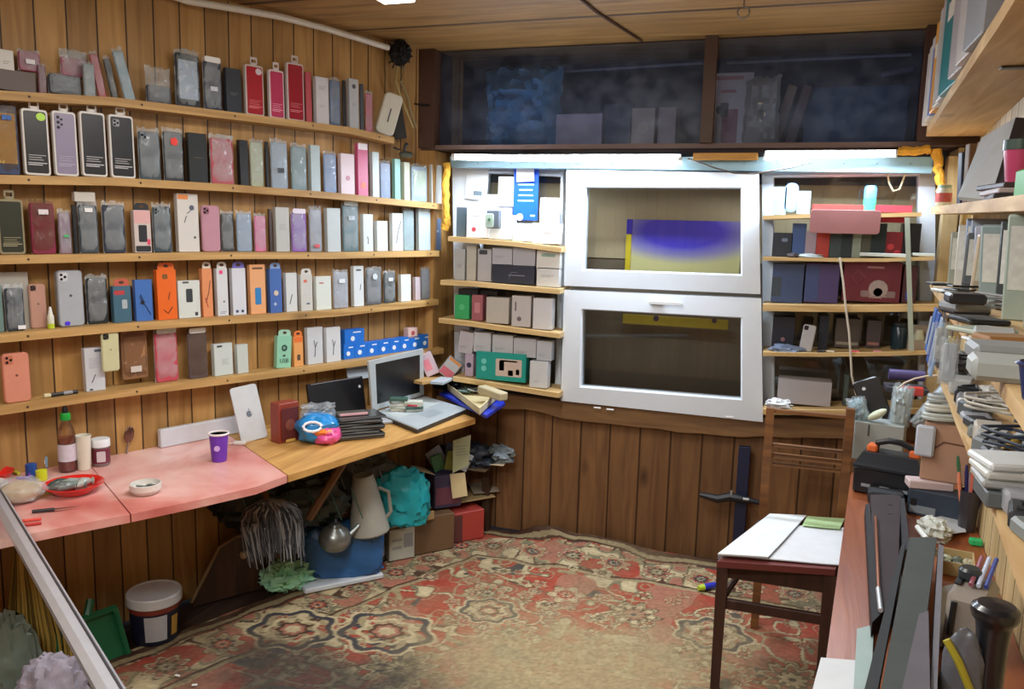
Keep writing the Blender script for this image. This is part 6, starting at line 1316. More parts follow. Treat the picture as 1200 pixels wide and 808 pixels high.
    at_ = me.color_attributes.new('weave', 'FLOAT_COLOR', 'POINT'); at_.data.foreach_set('color', np.concatenate([C_, np.ones(X.shape+(1,))], -1).ravel().astype(np.float32))
    m = bpy.data.materials.new('oriental_carpet'); m.use_nodes = True; nt = m.node_tree; B = nt.nodes['Principled BSDF']; ca = nt.nodes.new('ShaderNodeVertexColor'); ca.layer_name = 'weave'
    nt.links.new(ca.outputs[0], B.inputs['Base Color']); B.inputs['Roughness'].default_value = .95; B.inputs['Specular IOR Level'].default_value = .1
    n_ = nt.nodes.new('ShaderNodeTexNoise'); n_.inputs['Scale'].default_value = 220; bp = nt.nodes.new('ShaderNodeBump'); bp.inputs['Strength'].default_value = .5; bp.inputs['Distance'].default_value = .004; nt.links.new(n_.outputs[0], bp.inputs['Height']); nt.links.new(bp.outputs[0], B.inputs['Normal'])
    me.materials.append(m); o = bpy.data.objects.new('oriental_carpet', me); COL.objects.link(o); tag(o, 'worn red and cream oriental carpet covering the floor', 'carpet')
    md = o.modifiers.new('thick', 'SOLIDIFY'); md.thickness = .006
carpet()
for k, (px, py) in enumerate(((208, 793), (228, 804))):
    P = level(px, py, .0); b = MB(); b.bbox(-.008, .008, -.004, .004, 0, .004, M('d8d8d4', .6)); one(b, 'paper_scrap', ['left', 'right'][k]+' of two white scraps on the dirty carpet below the bucket', 'scrap', (P.x, P.y, .0), k*.5)
# ================================================================== RIGHT SIDE
wx = lambda y, z=0, off=0: V((RW.x-(3.25-y)*math.tan(AR)-off, y, z))          # right wall line
def side_shelf(A, B_, z0_, z1_, thick, label, m, name='wall_shelf', group='right wall shelves'):
    b = MB(); n = 10; vs = []
    for i in range(n+1):
        f = i/n; p = V(A).lerp(V(B_), f); z = z0_+(z1_-z0_)*f; w_ = wx(p.y); e = .003*noise.noise(V((i*1.3, z0_*9, 0)))
        vs += [(p.x+e, p.y, z), (w_.x-.001, p.y, z), (w_.x-.001, p.y, z-thick), (p.x+e, p.y, z-thick)]
    fs = [(3, 2, 1, 0), (4*n, 4*n+1, 4*n+2, 4*n+3)]
    for i in range(n):
        for k in range(4): fs.append((4*i+k, 4*i+(k+1) % 4, 4*i+4+(k+1) % 4, 4*i+4+k))
    b.add(vs, fs, m); return one(b, name, label, 'shelf', group=group, smooth=20)
m_rs = wood('right_shelf_pine', 'b08c5c', 'd8bc8c', knots=.5, grain=1, dark='4c3018')
TZ = 1.663+.03
side_shelf((.416, 3.15), (.245, .88), TZ, TZ, .03, 'thick rough pine board holding books high on the right wall', m_rs)
side_shelf((.455, 3.15), (.27, .72), 1.425, 1.375, .024, 'pine board at eye level on the right wall, under the book board', m_rs)
MZ = 1.19
edgeM = lambda y: .411+(y-2.73)*.113
side_shelf((edgeM(2.73), 2.73), (edgeM(.70), .70), MZ, MZ, .016, 'pine board with leaning phone parts, third from top on right wall', m_rs)
edgeL = lambda y: .400+(y-2.56)*.098
LZ = 1.005
side_shelf((edgeL(2.5), 2.5), (edgeL(.72), .72), LZ, LZ, .014, 'lowest pine board on the right wall, heaped with gadgets', m_rs)
for k, (y_, ) in enumerate(((1.0,), (1.9,))):       # brackets under the book board
    b = MB(); w_ = wx(y_); b.bbox(w_.x-.10, w_.x-.002, y_-.012, y_+.012, TZ-.035, TZ-.031, M('5c5a58', .4, .6)); b.bbox(w_.x-.006, w_.x-.002, y_-.012, y_+.012, TZ-.13, TZ-.035, M('5c5a58', .4, .6)); one(b, 'shelf_bracket', ['near', 'far'][k]+' grey metal bracket under the book board', 'bracket')
# books
yb0 = 3.12; xe = lambda y: .398+(y-3.15)*.0756
BK = [(.030,.235,'c8c4c0','whitish booklet nearest the window'),(.028,.24,'b8b4b0','light grey booklet, second from the window'),(.028,.235,'ccc8c2','cream white booklet, third from the window'),(.035,.245,'c0c4cc','pale bluish booklet, fourth from the window'),
 (.028,.20,'3c64b8','blue booklet between pale booklets'),(.055,.26,'dc9c30','orange yellow book'),(.050,.27,'c4c0bc','greyish white book right of the yellow book'),(.045,.285,'b4b4b8','light grey tall book left of teal one'),(.13,.30,'147c84','wide teal book'),(.08,.29,'a8a4a8','grey printed book right of teal one'),(.07,.30,'b8b4b4','nearest pale grey book'),(.09,.29,'8c9098','slate grey book at the near end')]
y_ = 3.12
for k, (t_, h_, col, lab) in enumerate(BK):
    t_ *= 2.05
    h_ = min(h_, CEILING-TZ-.012); w_ = wx(y_-t_).x-xe(y_)-.012; b = MB(); b.bbox(0, w_, -t_/2+.001, t_/2-.001, 0, h_, M(col, .5), .002)
    t = thing('book', lab+' on the board high on the right wall', 'book', (xe(y_), y_-t_/2, TZ+.001), 0, 'books on the high right board'); b.build('cover', t)
    b = MB(); b.bbox(.004, w_-.004, -t_/2+.004, t_/2-.004, h_+.0002, h_+.001, M('d8d4c8', .7)); b.build('page_block', t)
    if k in (5, 8, 9): b = MB(); b.box(-.0012, -.0002, -t_*.3, t_*.3, h_*.6, h_*.75, M('4c4c54' if k == 9 else 'e8e4d8', .5)); b.build('spine_print', t)
    y_ -= t_+.002
# goods at eye level: silver laptop leaning, black thing, jar, cup, papers
def rz(y, z, off, label, name, cat, rot=0., group=None, rx=0., ry=0.): w_ = wx(y); return thing(name, label, cat, (w_.x-off, y, z), rot, group, rx, ry)
E2 = lambda y: 1.425+(3.15-y)/(3.15-.72)*(-.05)+.0008
y_ = 2.98; t = thing('pill_jar', 'small clear jar with red label at the window end of eye-level board', 'jar', (.470, 3.02, E2(3.02)+.002)); b = MB(); b.lathe([(.022, 0), (.024, .004), (.024, .05), (.018, .06)], M('b8b8a8', .2)); b.build('jar_body', t); b = MB(); b.lathe([(.0245, .012), (.0245, .042)], M('9c3c34', .4, var=.5, scale=80)); b.build('paper_label', t); b = MB(); b.lathe([(.02, .058), (.02, .068), (0, .069)], M('7c9080', .4)); b.build('lid', t)
for k, (y_, w_, h_, col, lab, ry) in enumerate(((2.80, .05, .16, '1c2440', 'dark navy folder leaning', -.06), (2.62, .05, .17, '6c5034', 'brown wooden block standing', -.04), (2.50, .05, .165, '8c6c4c', 'tan wooden frame piece standing', .08))):
    b = MB(); b.bbox(-w_/2, w_/2, -.012, .012, 0, h_, M(col, .6), .002); one(b, 'leaning_board', lab+' on the eye-level right board behind the silver lid', 'board', (wx(y_).x-.055, y_, E2(y_)), .3, ry=ry)
A, B_, C_, D_ = None, None, None, None
q4 = [back(1122, 233, 2.20), back(1160, 237, 2.10), back(1190, 140, 2.26), back(1150, 164, 2.36)]; O = V((q4[0].x, q4[0].y, E2(2.2)+.001))
t = thing('leaning_laptop', 'big silver laptop leaning on the eye-level right board', 'laptop', O); dz_ = O.z-min(q4[0].z, q4[1].z)+.002
b = MB(); Q = [p-O+V((0, 0, dz_)) for p in q4]; b.quad(Q[0], Q[1], Q[2], Q[3], -.012, M('b8c0c6', .4)); b.build('lid_panel', t)
q5 = [q4[1], q4[1]+V((.022, -.05, .01)), q4[2]+V((.022, -.04, -.008)), q4[2]]; b = MB(); Q = [p-O+V((0, 0, dz_)) for p in q5]; b.quad(Q[0], Q[1], Q[2], Q[3], -.008, M('1c1418', .5)); b.build('dark_side', t)
t = thing('pink_cup', 'pink plastic cup with dark green lid on the eye-level right board', 'cup', (wx(1.92).x-.045, 1.92, E2(1.92)+.036)); b = MB(); b.lathe([(.022, 0), (.03, .065)], M('b83c68', .4)); b.build('cup_body', t); b = MB(); b.lathe([(.032, .065), (.032, .085), (0, .087)], M('1c3c30', .4)); b.build('lid', t)
z = E2(1.90); 
for k in range(3):
    b = MB(); b.bbox(-.045, .03, -.09, .07, 0, .0105, M(['2c2428', 'b4a8ac', '3c3034'][k], .4), .002); one(b, 'stacked_gadget', ['lowest dark', 'pale middle', 'topmost dark'][k]+' flat gadget under the pink cup', 'gadget', (wx(1.90).x-.052, 1.90+.01*k, z), -AR+.1*k, 'flat gadgets under the pink cup'); z += .0112
b = MB(); b.bbox(-.03, .03, -.04, .04, 0, .05, M('3c9838', .5), .003); one(b, 'green_carton', 'bright green carton at the near end of the eye-level board', 'carton', (wx(1.66).x-.045, 1.66, E2(1.66)))
b = MB(); b.bbox(-.002, .002, -.03, .03, 0, .10, M('d0d4d4', .4)); b.box(-.0026, -.002, -.02, .02, .03, .04, M('5c6c78', .5)); b.box(-.0026, -.002, -.02, .02, .055, .06, M('5c6c78', .5)); one(b, 'wall_tag', 'white blister tag hanging on the right wall below the book board', 'tag', (wx(1.62).x-.006, 1.62, 1.555), -AR)
b = MB(); b.bbox(-.003, .003, -.07, .05, 0, .14, M('b8c0c4', .4)); one(b, 'white_sleeve', 'pale plastic sleeve hanging on right wall above the pink cup', 'sleeve', (wx(1.34).x-.008, 1.34, 1.50), -AR)
# ---- third board: leaning phones and parts
rr = random.Random(21)
cols = ['b4beac', '9ca49c', 'c4c4a0', 'b0b884', 'c8c8c0', '8ca0c0', 'a8b8cc', '5c6468', 'b8b0a8', 'a8b0c4', 'c0b4a0', '94a46c', '9cb0b4', '8ca0a4', '3c4448', 'b8bcb8', 'a0b0a8', 'b4bcb0', 'c4ccc0', '8c9498']
desc = ['pale green', 'grey', 'cream yellow', 'lime tinted', 'off-white', 'pale blue', 'ice blue', 'charcoal', 'beige grey', 'lavender grey', 'sand', 'olive green', 'aqua grey', 'steel teal', 'near-black', 'light grey', 'sage', 'greenish white', 'milky', 'slate']
y_ = 2.66
prev = 'board end'
for k in range(20):
    t_ = rr.uniform(.010, .022); h_ = rr.uniform(.135, .185)*(1 if k > 2 else .85); w_ = min(.078, wx(y_).x-edgeM(y_)-.02); ln = rr.uniform(.05, .28); 
    o = thing('leaning_phone_case', '%s slim case leaning on third right board, right of the %s' % (desc[k], prev if k == 0 else prev+' one'), 'phone case', (wx(y_).x-w_/2-.006-.015*(k % 3 == 1), y_, MZ+.001), math.pi/2*0-AR+rr.uniform(-.5, .1), 'slim cases leaning on the third right board', rx=ln)
    b = MB(); b.bbox(-w_/2, w_/2, -t_/2, t_/2, 0, h_, M(cols[k], .4), .003); b.build('shell', o)
    b = MB(); b.bbox(-w_/2+.006, w_/2-.006, -t_/2-.0008, -t_/2, h_*.3, h_*.9, M('d0d4d0' if k % 3 else '6c7c9c', .4, var=.3, scale=60), .0003); b.build('printed_card', o)
    prev = desc[k]; y_ -= .048+rr.uniform(0, .03)+(.05 if k > 12 else 0)
def heap(spots, group):
    for (nm, lab, cat, px, py, z, sx, sy, sz, col, rot) in spots:
        P = level(px, py, z); P.x = min(P.x, wx(P.y).x-max(sx, sy)/2-.004); b = MB(); b.bbox(-sx/2, sx/2, -sy/2, sy/2, 0, sz, M(col, .4), min(.004, sz*.3)); one(b, nm, lab, cat, (P.x, P.y, z), rot, group)
Z0 = MZ+.0008
heap([
 ('flat_gadget', 'black flat gadget at the window end of the third right board', 'gadget', 1100, 334, Z0, .05, .07, .006, '202428', .1),
 ('flat_gadget', 'pale flat gadget behind the black charger stack', 'gadget', 1110, 343, Z0, .05, .07, .008, 'b4bcb4', .3),
 ('charger_block', 'black charger block at the bottom of charger stack, third board', 'charger', 1130, 368, Z0, .06, .07, .018, '15171c', .2),
 ('charger_block', 'silver topped black block on the bottom charger block', 'charger', 1130, 364, Z0+.019, .055, .06, .014, '8c949c', .3),
 ('charger_block', 'topmost black block of the charger stack, third board', 'charger', 1130, 356, Z0+.034, .05, .055, .016, '1c1e24', .0),
 ('flat_gadget', 'long black phone lying in front of the charger stack', 'gadget', 1146, 378, Z0, .06, .09, .008, '22262a', .2),
 ('flat_gadget', 'pale green phone part lying on the third board', 'gadget', 1150, 390, Z0, .07, .06, .007, 'a4b0a4', .5),
 ('flat_gadget', 'light grey phone part beside the pale green part', 'gadget', 1165, 394, Z0, .05, .07, .01, '9ca0a0', -.2),
 ('flat_gadget', 'white sheet-like part near brown cardboard on third board', 'gadget', 1166, 402, Z0, .06, .06, .004, 'd0d8dc', .2)], 'gadgets on the third right board')
for k, (px, py, sx, sy, sz, col, lab, rot) in enumerate(((1176, 404, .06, .05, .012, '8c6438', 'brown torn cardboard piece on the third right board', .3), (1186, 425, .085, .07, .02, '80868a', 'grey router-like slab on near part of the third right board', .05), (1190, 446, .08, .05, .022, '9ca4a4', 'light grey slab in front of the grey router-like slab', .0))):
    P = level(px, py, Z0); b = MB(); b.bbox(-sx/2, sx/2, -sy/2, sy/2, 0, sz, M(col, .45), .005); one(b, ['cardboard_piece', 'router', 'grey_slab'][k], lab, ['cardboard', 'router', 'gadget'][k], (min(P.x, wx(P.y).x-sx/2-.01), P.y, Z0), rot-AR)
P = level(1201, 468, Z0); t = thing('blue_cup', 'dark navy plastic cup at the near end of third right board', 'cup', (P.x+.012, P.y, Z0)); b = MB(); b.lathe([(.014, 0), (.019, .028), (.022, .03), (.019, .032), (.012, .004), (0, .004)], M('1c2c5c', .35)); b.build('cup_body', t)
# ---- lowest board heap
Z1 = LZ+.0008
names = ['earbud case', 'grey adapter', 'black adapter', 'phone board', 'white adapter', 'camera part', 'silver battery', 'dark hub', 'grey hub', 'pale remote']
LC = ['a8acac', '6c7478', '22262c', '8c9098', 'ccd0d0', '4c5458', '989ca4', '303438', '7c8484', 'b4b0a8']
k = 0
for y_ in np.arange(2.36, .92, -.050):
    nm = names[k % 10]; n1 = (k // 10); x0_ = edgeL(y_)+.012; b = MB(); sx, sy, sz = rr.uniform(.035, .05), rr.uniform(.045, .07), rr.uniform(.014, .034); b.bbox(-sx/2, sx/2, -sy/2, sy/2, 0, sz, M(LC[k % 10], .4), .004)
    if k % 3 == 0: b.tube([(-.01, 0, sz+.003), (.012, .01, sz+.006), (.02, -.02, sz+.003), (-.015, -.025, sz+.004)], .0028, M('2c3034', .5), n=6)
    one(b, nm.replace(' ', '_'), '%s %s lying on the lowest right board' % (['farther', 'middle', 'nearer'][min(n1, 2)], nm), nm.split()[-1], (x0_+.016, float(y_), Z1), rr.uniform(-.4, .4), 'gadgets on the lowest right board'); k += 1
for k, (y_, h_, col, lab) in enumerate(((2.16, .10, 'b8bcc0', 'white'), (2.02, .12, 'a8acb0', 'light grey'), (1.62, .12, 'c0b8b0', 'cream'), (1.42, .13, '8c6c50', 'brown'), (1.18, .12, '9c8468', 'tan'))):
    b = MB(); b.bbox(-.006, .006, -.028, .028, 0, h_, M(col, .4), .002); b.bbox(-.0068, -.006, -.02, .02, h_*.3, h_*.8, M('6c7480', .4, var=.4, scale=50), .0003); one(b, 'upright_packet', lab+' packet leaning on the right wall above the lowest board', 'packet', (wx(y_).x-.028, y_, Z1), -AR, 'upright packets on the lowest right board', ry=.1)
b = MB(); pts = [(0, .02, .0), (-.006, .0, .04), (.0, -.02, .09), (.008, -.045, .13)]; b.quad((-.01, .03, 0), (-.01, -.005, 0), (.012, -.05, .11), (.012, -.015, .11), .002, M('d4d0d4', .5)); b.quad((-.0065, .0, .033), (-.0065, -.012, .033), (.006, -.04, .085), (.006, -.026, .085), .0022, M('c83c40', .5)); one(b, 'paper_ticket', 'white and red paper ticket standing on the lowest right board', 'ticket', (wx(1.22).x-.055, 1.24, Z1+.002))
P = level(1180, 545, Z1+.01); t = thing('screwdriver', 'yellow handled screwdriver lying on the lowest right board', 'screwdriver', (P.x-.0, P.y, Z1+.030), 1.15); b = MB(); b.tube([(-.012, 0, 0), (-.004, 0, 0), (.04, 0, 0), (.046, 0, 0)], [.007, .0095, .0095, .006], M('b8942c', .4), n=10); b.build('grip', t); b = MB(); b.tube([(-.035, 0, 0), (-.012, 0, 0)], .006, M('1c1e24', .4), n=8); b.build('collar', t)
for k in range(3):
    P = level(1184, 588, Z1); b = MB(); b.bbox(-.04, .04, -.035, .035, 0, .010, M(['9ca0a0', 'c0c4c0', 'd0d8dc'][k], .4), .003); one(b, 'white_adapter', ['lowest', 'middle', 'topmost'][k]+' of three white slabs near the front of the lowest right board', 'adapter', (min(P.x, wx(P.y).x-.055), P.y+.004*k, Z1+.0105*k+.022), .1*k, 'white slabs on the lowest right board')
b = MB(); b.bbox(-.035, .035, -.04, .035, 0, .02, M('5c6468', .4)); P = level(1184, 588, Z1); one(b, 'grey_case', 'grey case beneath the three white slabs', 'case', (min(P.x, wx(P.y).x-.055), P.y, Z1))
b = MB(); b.tube([(.028*math.cos(a*.4), .036*math.sin(a*.4), .004+.0009*a) for a in range(46)], .0036, M('90948c', .5), n=6); P = level(1196, 640, Z1-.1); one(b, 'cable_coil', 'coil of grey cable at the near end of the lowest right board', 'cable', (wx(.93).x-.05, .99, Z1))
# blue tool blisters hanging from the third board edge
for k, (px, py, yb_, col, lab) in enumerate(((1124, 400, 445, '3c6cb8', 'blue blister pack hanging highest at the edge of third board'), (1134, 415, 462, '2c54a8', 'darker blue blister pack hanging beside the highest blue one'), (1141, 428, 470, '8ca8cc', 'pale blue blister pack with tool, lowest of the blue ones'))):
    y_ = 2.36-k*.14; x_ = edgeM(y_)-.006; h_ = .115+.01*k; t = thing('blister_pack', lab, 'tool packet', (x_, y_, MZ-.022-h_-.028), -AR+.0, 'blue blister packs at the third board', ry=.12)
    b = MB(); b.bbox(-.003, .003, -.035, .035, 0, h_, M(col, .4), .001); b.build('card', t); b = MB(); b.tube([(-.006, -.01, .02), (-.006, .0, h_*.8)], .004, M('a8b4c4', .3, .4), n=6); b.build('tool', t)
    b = MB(); b.tube([(.004, 0, h_), (.004, 0, h_+.035)], .002, M('8c9094', .4, .6), n=6); b.build('hook', t)
for k, (px, col, lab) in enumerate(((1152, 'a8acac', 'grey'), (1170, 'b4bcc4', 'pale blue grey'))):
    y_ = 1.86-k*.28; h_ = .085; t = thing('hanging_sachet', lab+' narrow sachet hanging under the third right board', 'sachet', (edgeM(y_)+.0, y_, MZ-.02-h_-.02), -AR); b = MB(); b.pillow(.03, h_, .012, BAGW, seed=70+k); b.slab(.022, h_*.8, .004, M(col, .4), y0=.004, z0=.006); b.build('sachet_body', t); b = MB(); b.tube([(0, .005, h_), (0, .005, h_+.022)], .002, M('8c9094', .4, .6), n=6); b.build('hook', t)
# ---- bench
m_bench = wood('bench_top', '7a3f22', '9c5830', knots=.2, grain=1, rough=.35, dark='3c1c0e')
eB = lambda y: .223+(y-2.6)*.0987
b = MB(); ys_b = (3.17, 2.6, 1.9, 1.0, .55)
prism(b, [(.30, 3.17), (.30, 2.69), (eB(2.66)+.004, 2.66)]+[(eB(y)+.004, y) for y in ys_b[1:]]+[(wx(y).x-.002, y) for y in reversed(ys_b)], BENCH-.025, BENCH, m_bench)
one(b, 'side_bench', 'long reddish brown bench top along the right wall', 'bench', smooth=20)
for k, y_ in enumerate((3.05, 1.9, .75)):
    b = MB(); w_ = wx(y_); b.bbox(w_.x-.06, w_.x-.012, y_-.02, y_+.02, .0, BENCH-.026, m_chd, .002); one(b, 'bench_post', ['far', 'middle', 'near'][k]+' dark post under the right bench', 'post', group='posts under the right bench')
ZB = BENCH+.0008
sheet([(962,772),(1008,776),(1000,812),(952,810)], ZB+.001, M('c8ccd0', .5), 'paper_sheet', 'white paper at the near left corner of the right bench', wob=.002)
# toolbox
P, h, w = spot(1036, 584, 530, 997, 1076, ZB); t = thing('toolbox', 'black plastic toolbox with orange latches at the far end of the right bench', 'toolbox', (P.x, P.y, ZB), face(P)-.16)
mk = M('14181e', .35); b = MB(); b.bbox(-w/2, w/2, 0, .13, 0, h*.60, mk, .006); b.bbox(-w/2-.004, w/2+.004, -.004, .134, h*.55, h*.66, M('1e242c', .3), .004); b.build('tray_body', t)
b = MB(); b.add([(-w/2, 0, h*.66), (w/2, 0, h*.66), (w/2, .13, h*.66), (-w/2, .13, h*.66), (-w/2+.015, .03, h*.88), (w/2-.015, .03, h*.88), (w/2-.015, .10, h*.88), (-w/2+.015, .10, h*.88)], [(4,5,6,7),(0,1,5,4),(1,2,6,5),(2,3,7,6),(3,0,4,7)], mk); b.build('lid', t)
b = MB(); b.tube([(-.045, .065, h*.88), (-.04, .065, h*1.06), (-.01, .065, h*1.14), (.02, .065, h*1.13), (.05, .065, h*1.04), (.055, .065, h*.88)], .009, mk, n=8); o = b.build('handle', t)
for s, nm in ((-.052, 'latch'), (.06, 'latch')): b = MB(); b.bbox(s-.014, s+.014, .045, .085, h*.86, h*1.02, M('dc6c34', .4), .004); b.build(nm, t)
b = MB()
for k in range(3): b.box(-w*.36+k*w*.28, -w*.22+k*w*.28, -.006, -.001, h*.18, h*.24, M('8c949c', .4))
b.build('front_ribs', t)
# boxes and bags behind the toolbox
t_, P, h, w = dbox(1028, 560, 497, 1000, 1058, ZB, '9ca4a2', 'greyish white open carton behind the toolbox', P=level(1030, 552, ZB)+V((0, .10, 0)), d=.12, z0=None, yaw=-5, patch=[(.3,.8,.04,.3,'4c5454')])
ztop = ZB+h; Pb = V((P.x, P.y+.05, 0))
def pouch(px, yb, x0, x1, yt, col, lab, sd, lean, name='wrapped_pouch', cat='pouch', dy=0., mat=None, t__=.05, zz=None):
    P_ = Pb+V((0, dy, 0)); q = at(px, yb, P_); h_ = at(px, yt, P_).z-q.z; w_ = (at(x1, yb, P_)-at(x0, yb, P_)).length; t = thing(name, lab, cat, (q.x, q.y, q.z if zz is None else zz), face(q), ry=lean)
    b = MB(); b.pillow(w_*.86, h_*.94, t__*.8, M(col, .4), seed=sd, wob=.10); b.build('contents', t); b = MB(); b.pillow(w_, h_, t__, BAG, seed=sd+1, wob=.12); b.build('clear_bag', t); return t, q
pouch(1012, 503, 1000, 1024, 466, '8ca4ac', 'bluish grey wrapped pouch at the left behind the toolbox', 81, -.35, dy=-.03)
pouch(1052, 503, 1040, 1066, 452, 'a8b4b4', 'whitish wrapped pouch standing behind the toolbox', 83, .05, dy=-.02)
pouch(1072, 500, 1060, 1078, 440, 'b4c4cc', 'long pale wrapped pouch leaning right behind the toolbox', 85, .55, dy=-.03)
pouch(1078, 506, 1066, 1088, 462, '9cacb0', 'grey blue wrapped pouch at the foot of the long pale pouch', 87, .4, dy=.0)
q = at(1026, 497, Pb+V((0, .03, 0))); t = thing('cordless_phone', 'black cordless phone standing behind the carton and leaning left', 'phone', (q.x+.03, q.y, q.z-.03), face(q), rx=-.15, ry=-.42)
b = MB(); b.slab(.085, .19, .03, M('101216', .3), r=.014, b=.004); b.build('shell', t); b = MB(); b.slab(.022, .028, .001, M('dce0e4', .4), cx=.0, z0=.05, y0=-.001); b.disc(-.012, .16, .006, M('dce0e4', .4)); b.build('sticker', t)
q = at(1030, 490, Pb-V((0, .03, 0))); b = MB(); b.blob((0, 0, .012), (.034, .018, .013), M('c4ccb0', .4), amp=.08, seed=3, n=12); one(b, 'white_shoehorn', 'small cream plastic scoop in front of the black phone', 'scoop', q, face(q), ry=-.6)
q = at(1068, 464, Pb+V((0, .05, 0))); b = MB(); b.bbox(-.035, .035, -.01, .01, 0, .03, M('cc3c2c', .4), .004); one(b, 'red_gadget', 'bright red gadget between the wrapped pouches', 'gadget', q, .2)
q = at(1066, 443, Pb+V((0, .14, 0))); b = MB(); b.tube([(-.055, 0, .018), (.055, 0, .018)], .018, M('4c4474', .4), n=14); one(b, 'purple_roll', 'dark purple roll lying under the fourth window board', 'roll', q+V((-.01, .0, -.01)))
q = at(1066, 452, Pb+V((0, .14, 0))); b = MB(); b.bbox(-.07, .06, -.04, .06, -.02, 0, M('3c3c44', .5)); one(b, 'dark_carton', 'dark carton beneath the purple roll', 'carton', q+V((-.005, 0, -.004)))
pts = [at(x, y, Pb-V((0, .02, 0))) for x, y in ((1052,456),(1060,449),(1072,444),(1086,441),(1100,440))]; b = MB(); b.tube(pts, .003, M('d0c0a8', .4), n=6); one(b, 'thin_cable', 'cream cable arching above the wrapped pouches', 'cable')
# side items
cyl2 = lambda px, yb, yt, x0, x1, P_: (at(px, yb, P_), at(px, yt, P_).z-at(px, yb, P_).z, (at(x1, yb, P_)-at(x0, yb, P_)).length)
Pc = V((.44, 2.72, 0)); q, h, w = cyl2(1106, 424, 394, 1097, 1116, Pc); t = thing('ointment_jar', 'white jar with yellow lid and blue band at the window end of the right wall', 'jar', q); r = w/2
b = MB(); b.lathe([(r*.9, 0), (r, .003), (r, h*.8)], M('c8d0cc', .4)); b.build('jar_body', t); b = MB(); b.lathe([(r*1.02, h*.45), (r*1.02, h*.72)], M('2428b4', .4)); b.build('label_band', t); b = MB(); b.lathe([(r*1.05, h*.78), (r*1.05, h), (0, h)], M('d8c878', .4)); b.build('lid', t)
for k, (px, yb, yt, x0, x1, col, lab) in enumerate(((1110, 436, 425, 1098, 1118, 'b48c8c', 'pinkish grey packet'), (1112, 448, 437, 1100, 1122, '6c7c94', 'slate blue packet'), (1114, 460, 449, 1104, 1124, 'b8bcc4', 'whitish packet'))):
    q = at(px, yb, Pc); w = (at(x1, yb, Pc)-at(x0, yb, Pc)).length; h = at(px, yt, Pc).z-q.z; b = MB(); b.bbox(-w/2, w/2, 0, .06, 0, h, M(col, .4)); one(b, 'small_carton', lab+' piled under the jar with yellow lid', 'carton', q, face(q)-.1, 'packets piled under the jar')
q = at(1116, 488, Pc); h = at(1116, 461, Pc).z-q.z; b = MB(); b.bbox(-.035, .035, 0, .07, 0, h, M('c0a078', .6), .003); one(b, 'tan_carton', 'tan cardboard box under the pile of packets by the right wall', 'carton', q, face(q)-.1)
# brown cardboard box with white parts, white coils on top, on the bench
P = level(1104, 600, ZB); 
t_, P, h, w = dbox(1092, 608, 578, 1062, 1124, ZB, '2c3848', 'dark blue grey multimeter case right of the toolbox', d=.08, yaw=-8, patch=[(.3,.25,.5,.3,'7c8890'),(.12,.5,.12,.3,'101418')])
z1_ = ZB+h+.001; P1 = V((P.x+.0, P.y+.01, 0)); q = at(1105, 576, P1)
b = MB(); b.bbox(-.06, .05, 0, .05, 0, .022, M('c8b4b4', .5), .003); one(b, 'paper_pad', 'pinkish white pad lying on the dark multimeter case', 'pad', (P1.x-.0, P1.y+.01, z1_), .1)
z1_ += .023; hb_ = at(1108, 500, P1).z-z1_
t = thing('cardboard_box', 'brown cardboard box with white adapter on its left, by the right wall', 'box', (P1.x+.015, P1.y+.02, z1_), face(P1)-.1); b = MB(); b.bbox(-.05, .062, 0, .06, 0, hb_, M('a8836c', .6), .003); b.tube([(-.045, -.002, hb_*.4), (0, -.002, hb_*.7), (.06, -.002, hb_*.68)], .0015, M('5c4038', .5), n=5); b.build('carton', t)
b = MB(); b.bbox(-.066, -.02, -.02, 0, hb_*.42, hb_*.95, M('b8c0cc', .4), .005); b.build('white_adapter', t)
z2_ = z1_+hb_+.001
for k in range(3):
    b = MB(); b.tube([(.045*math.cos(a*.42)*(1-.08*k), .03*math.sin(a*.42), .006+.0006*a) for a in range(32)], .006, M(['b8c0bc', 'c8ccc4', 'a8b0b0'][k], .4), n=7); one(b, 'cable_coil', ['lowest', 'middle', 'topmost'][k]+' pale cable coil on the brown cardboard box', 'cable', (P1.x+.01, P1.y+.045, z2_+.025*k), .2*k, 'pale cable coils on the cardboard box')
# white cable hanging to the bench
pts = [at(x, y, Pb-V((0, .16, 0))) for x, y in ((1083,512),(1080,535),(1078,560),(1077,585),(1070,602),(1064,607))]; b = MB(); b.tube(pts, .0038, M('c8ccc4', .4), n=8); one(b, 'white_cable', 'white cable hanging down between toolbox and multimeter case', 'cable')
# pen cup
P, h, w = spot(1133, 622, 574, 1120, 1150, ZB); r = w*.42; P.x = min(P.x, wx(P.y).x-r-.005); t = thing('pen_cup', 'smoky black cup full of pens on the right bench', 'cup', (P.x, P.y, ZB), 0)
b = MB(); b.lathe([(r*.8, 0), (r*.82, .003), (r, h), (r*.94, h), (r*.76, .006), (0, .006)], M('38343a', .3)); b.build('cup_body', t)
for k, (dx, dy, lx, col, lab) in enumerate(((-.4, 0, -.2, 'e0886c', 'orange tipped'), (-.1, .2, -.1, '282c64', 'navy'), (.2, -.2, .1, '1c1c38', 'black'), (.45, .1, .25, '3c2c60', 'violet'), (.0, -.4, .0, 'c86c5c', 'coral'), (-.35, .35, -.25, '3c6c50', 'green'), (.1, .45, -.05, 'c8b4c4', 'pale pink'))):
    b = MB(); b.tube([(0, 0, 0), (lx*.10, .0, h*.9+.02*(k % 3)+.02)], .0042, M(col, .4), n=8); b.tube([(lx*.10, 0, h*.9+.02*(k % 3)+.02), (lx*.115, 0, h*.9+.02*(k % 3)+.045)], [.005, .003], M(col, .3), n=8); one(b, 'pen', lab+' pen standing in the smoky black cup', 'pen', (P.x+dx*r*.75, P.y+dy*r*.75, ZB+.008), 0, 'pens in the black cup')
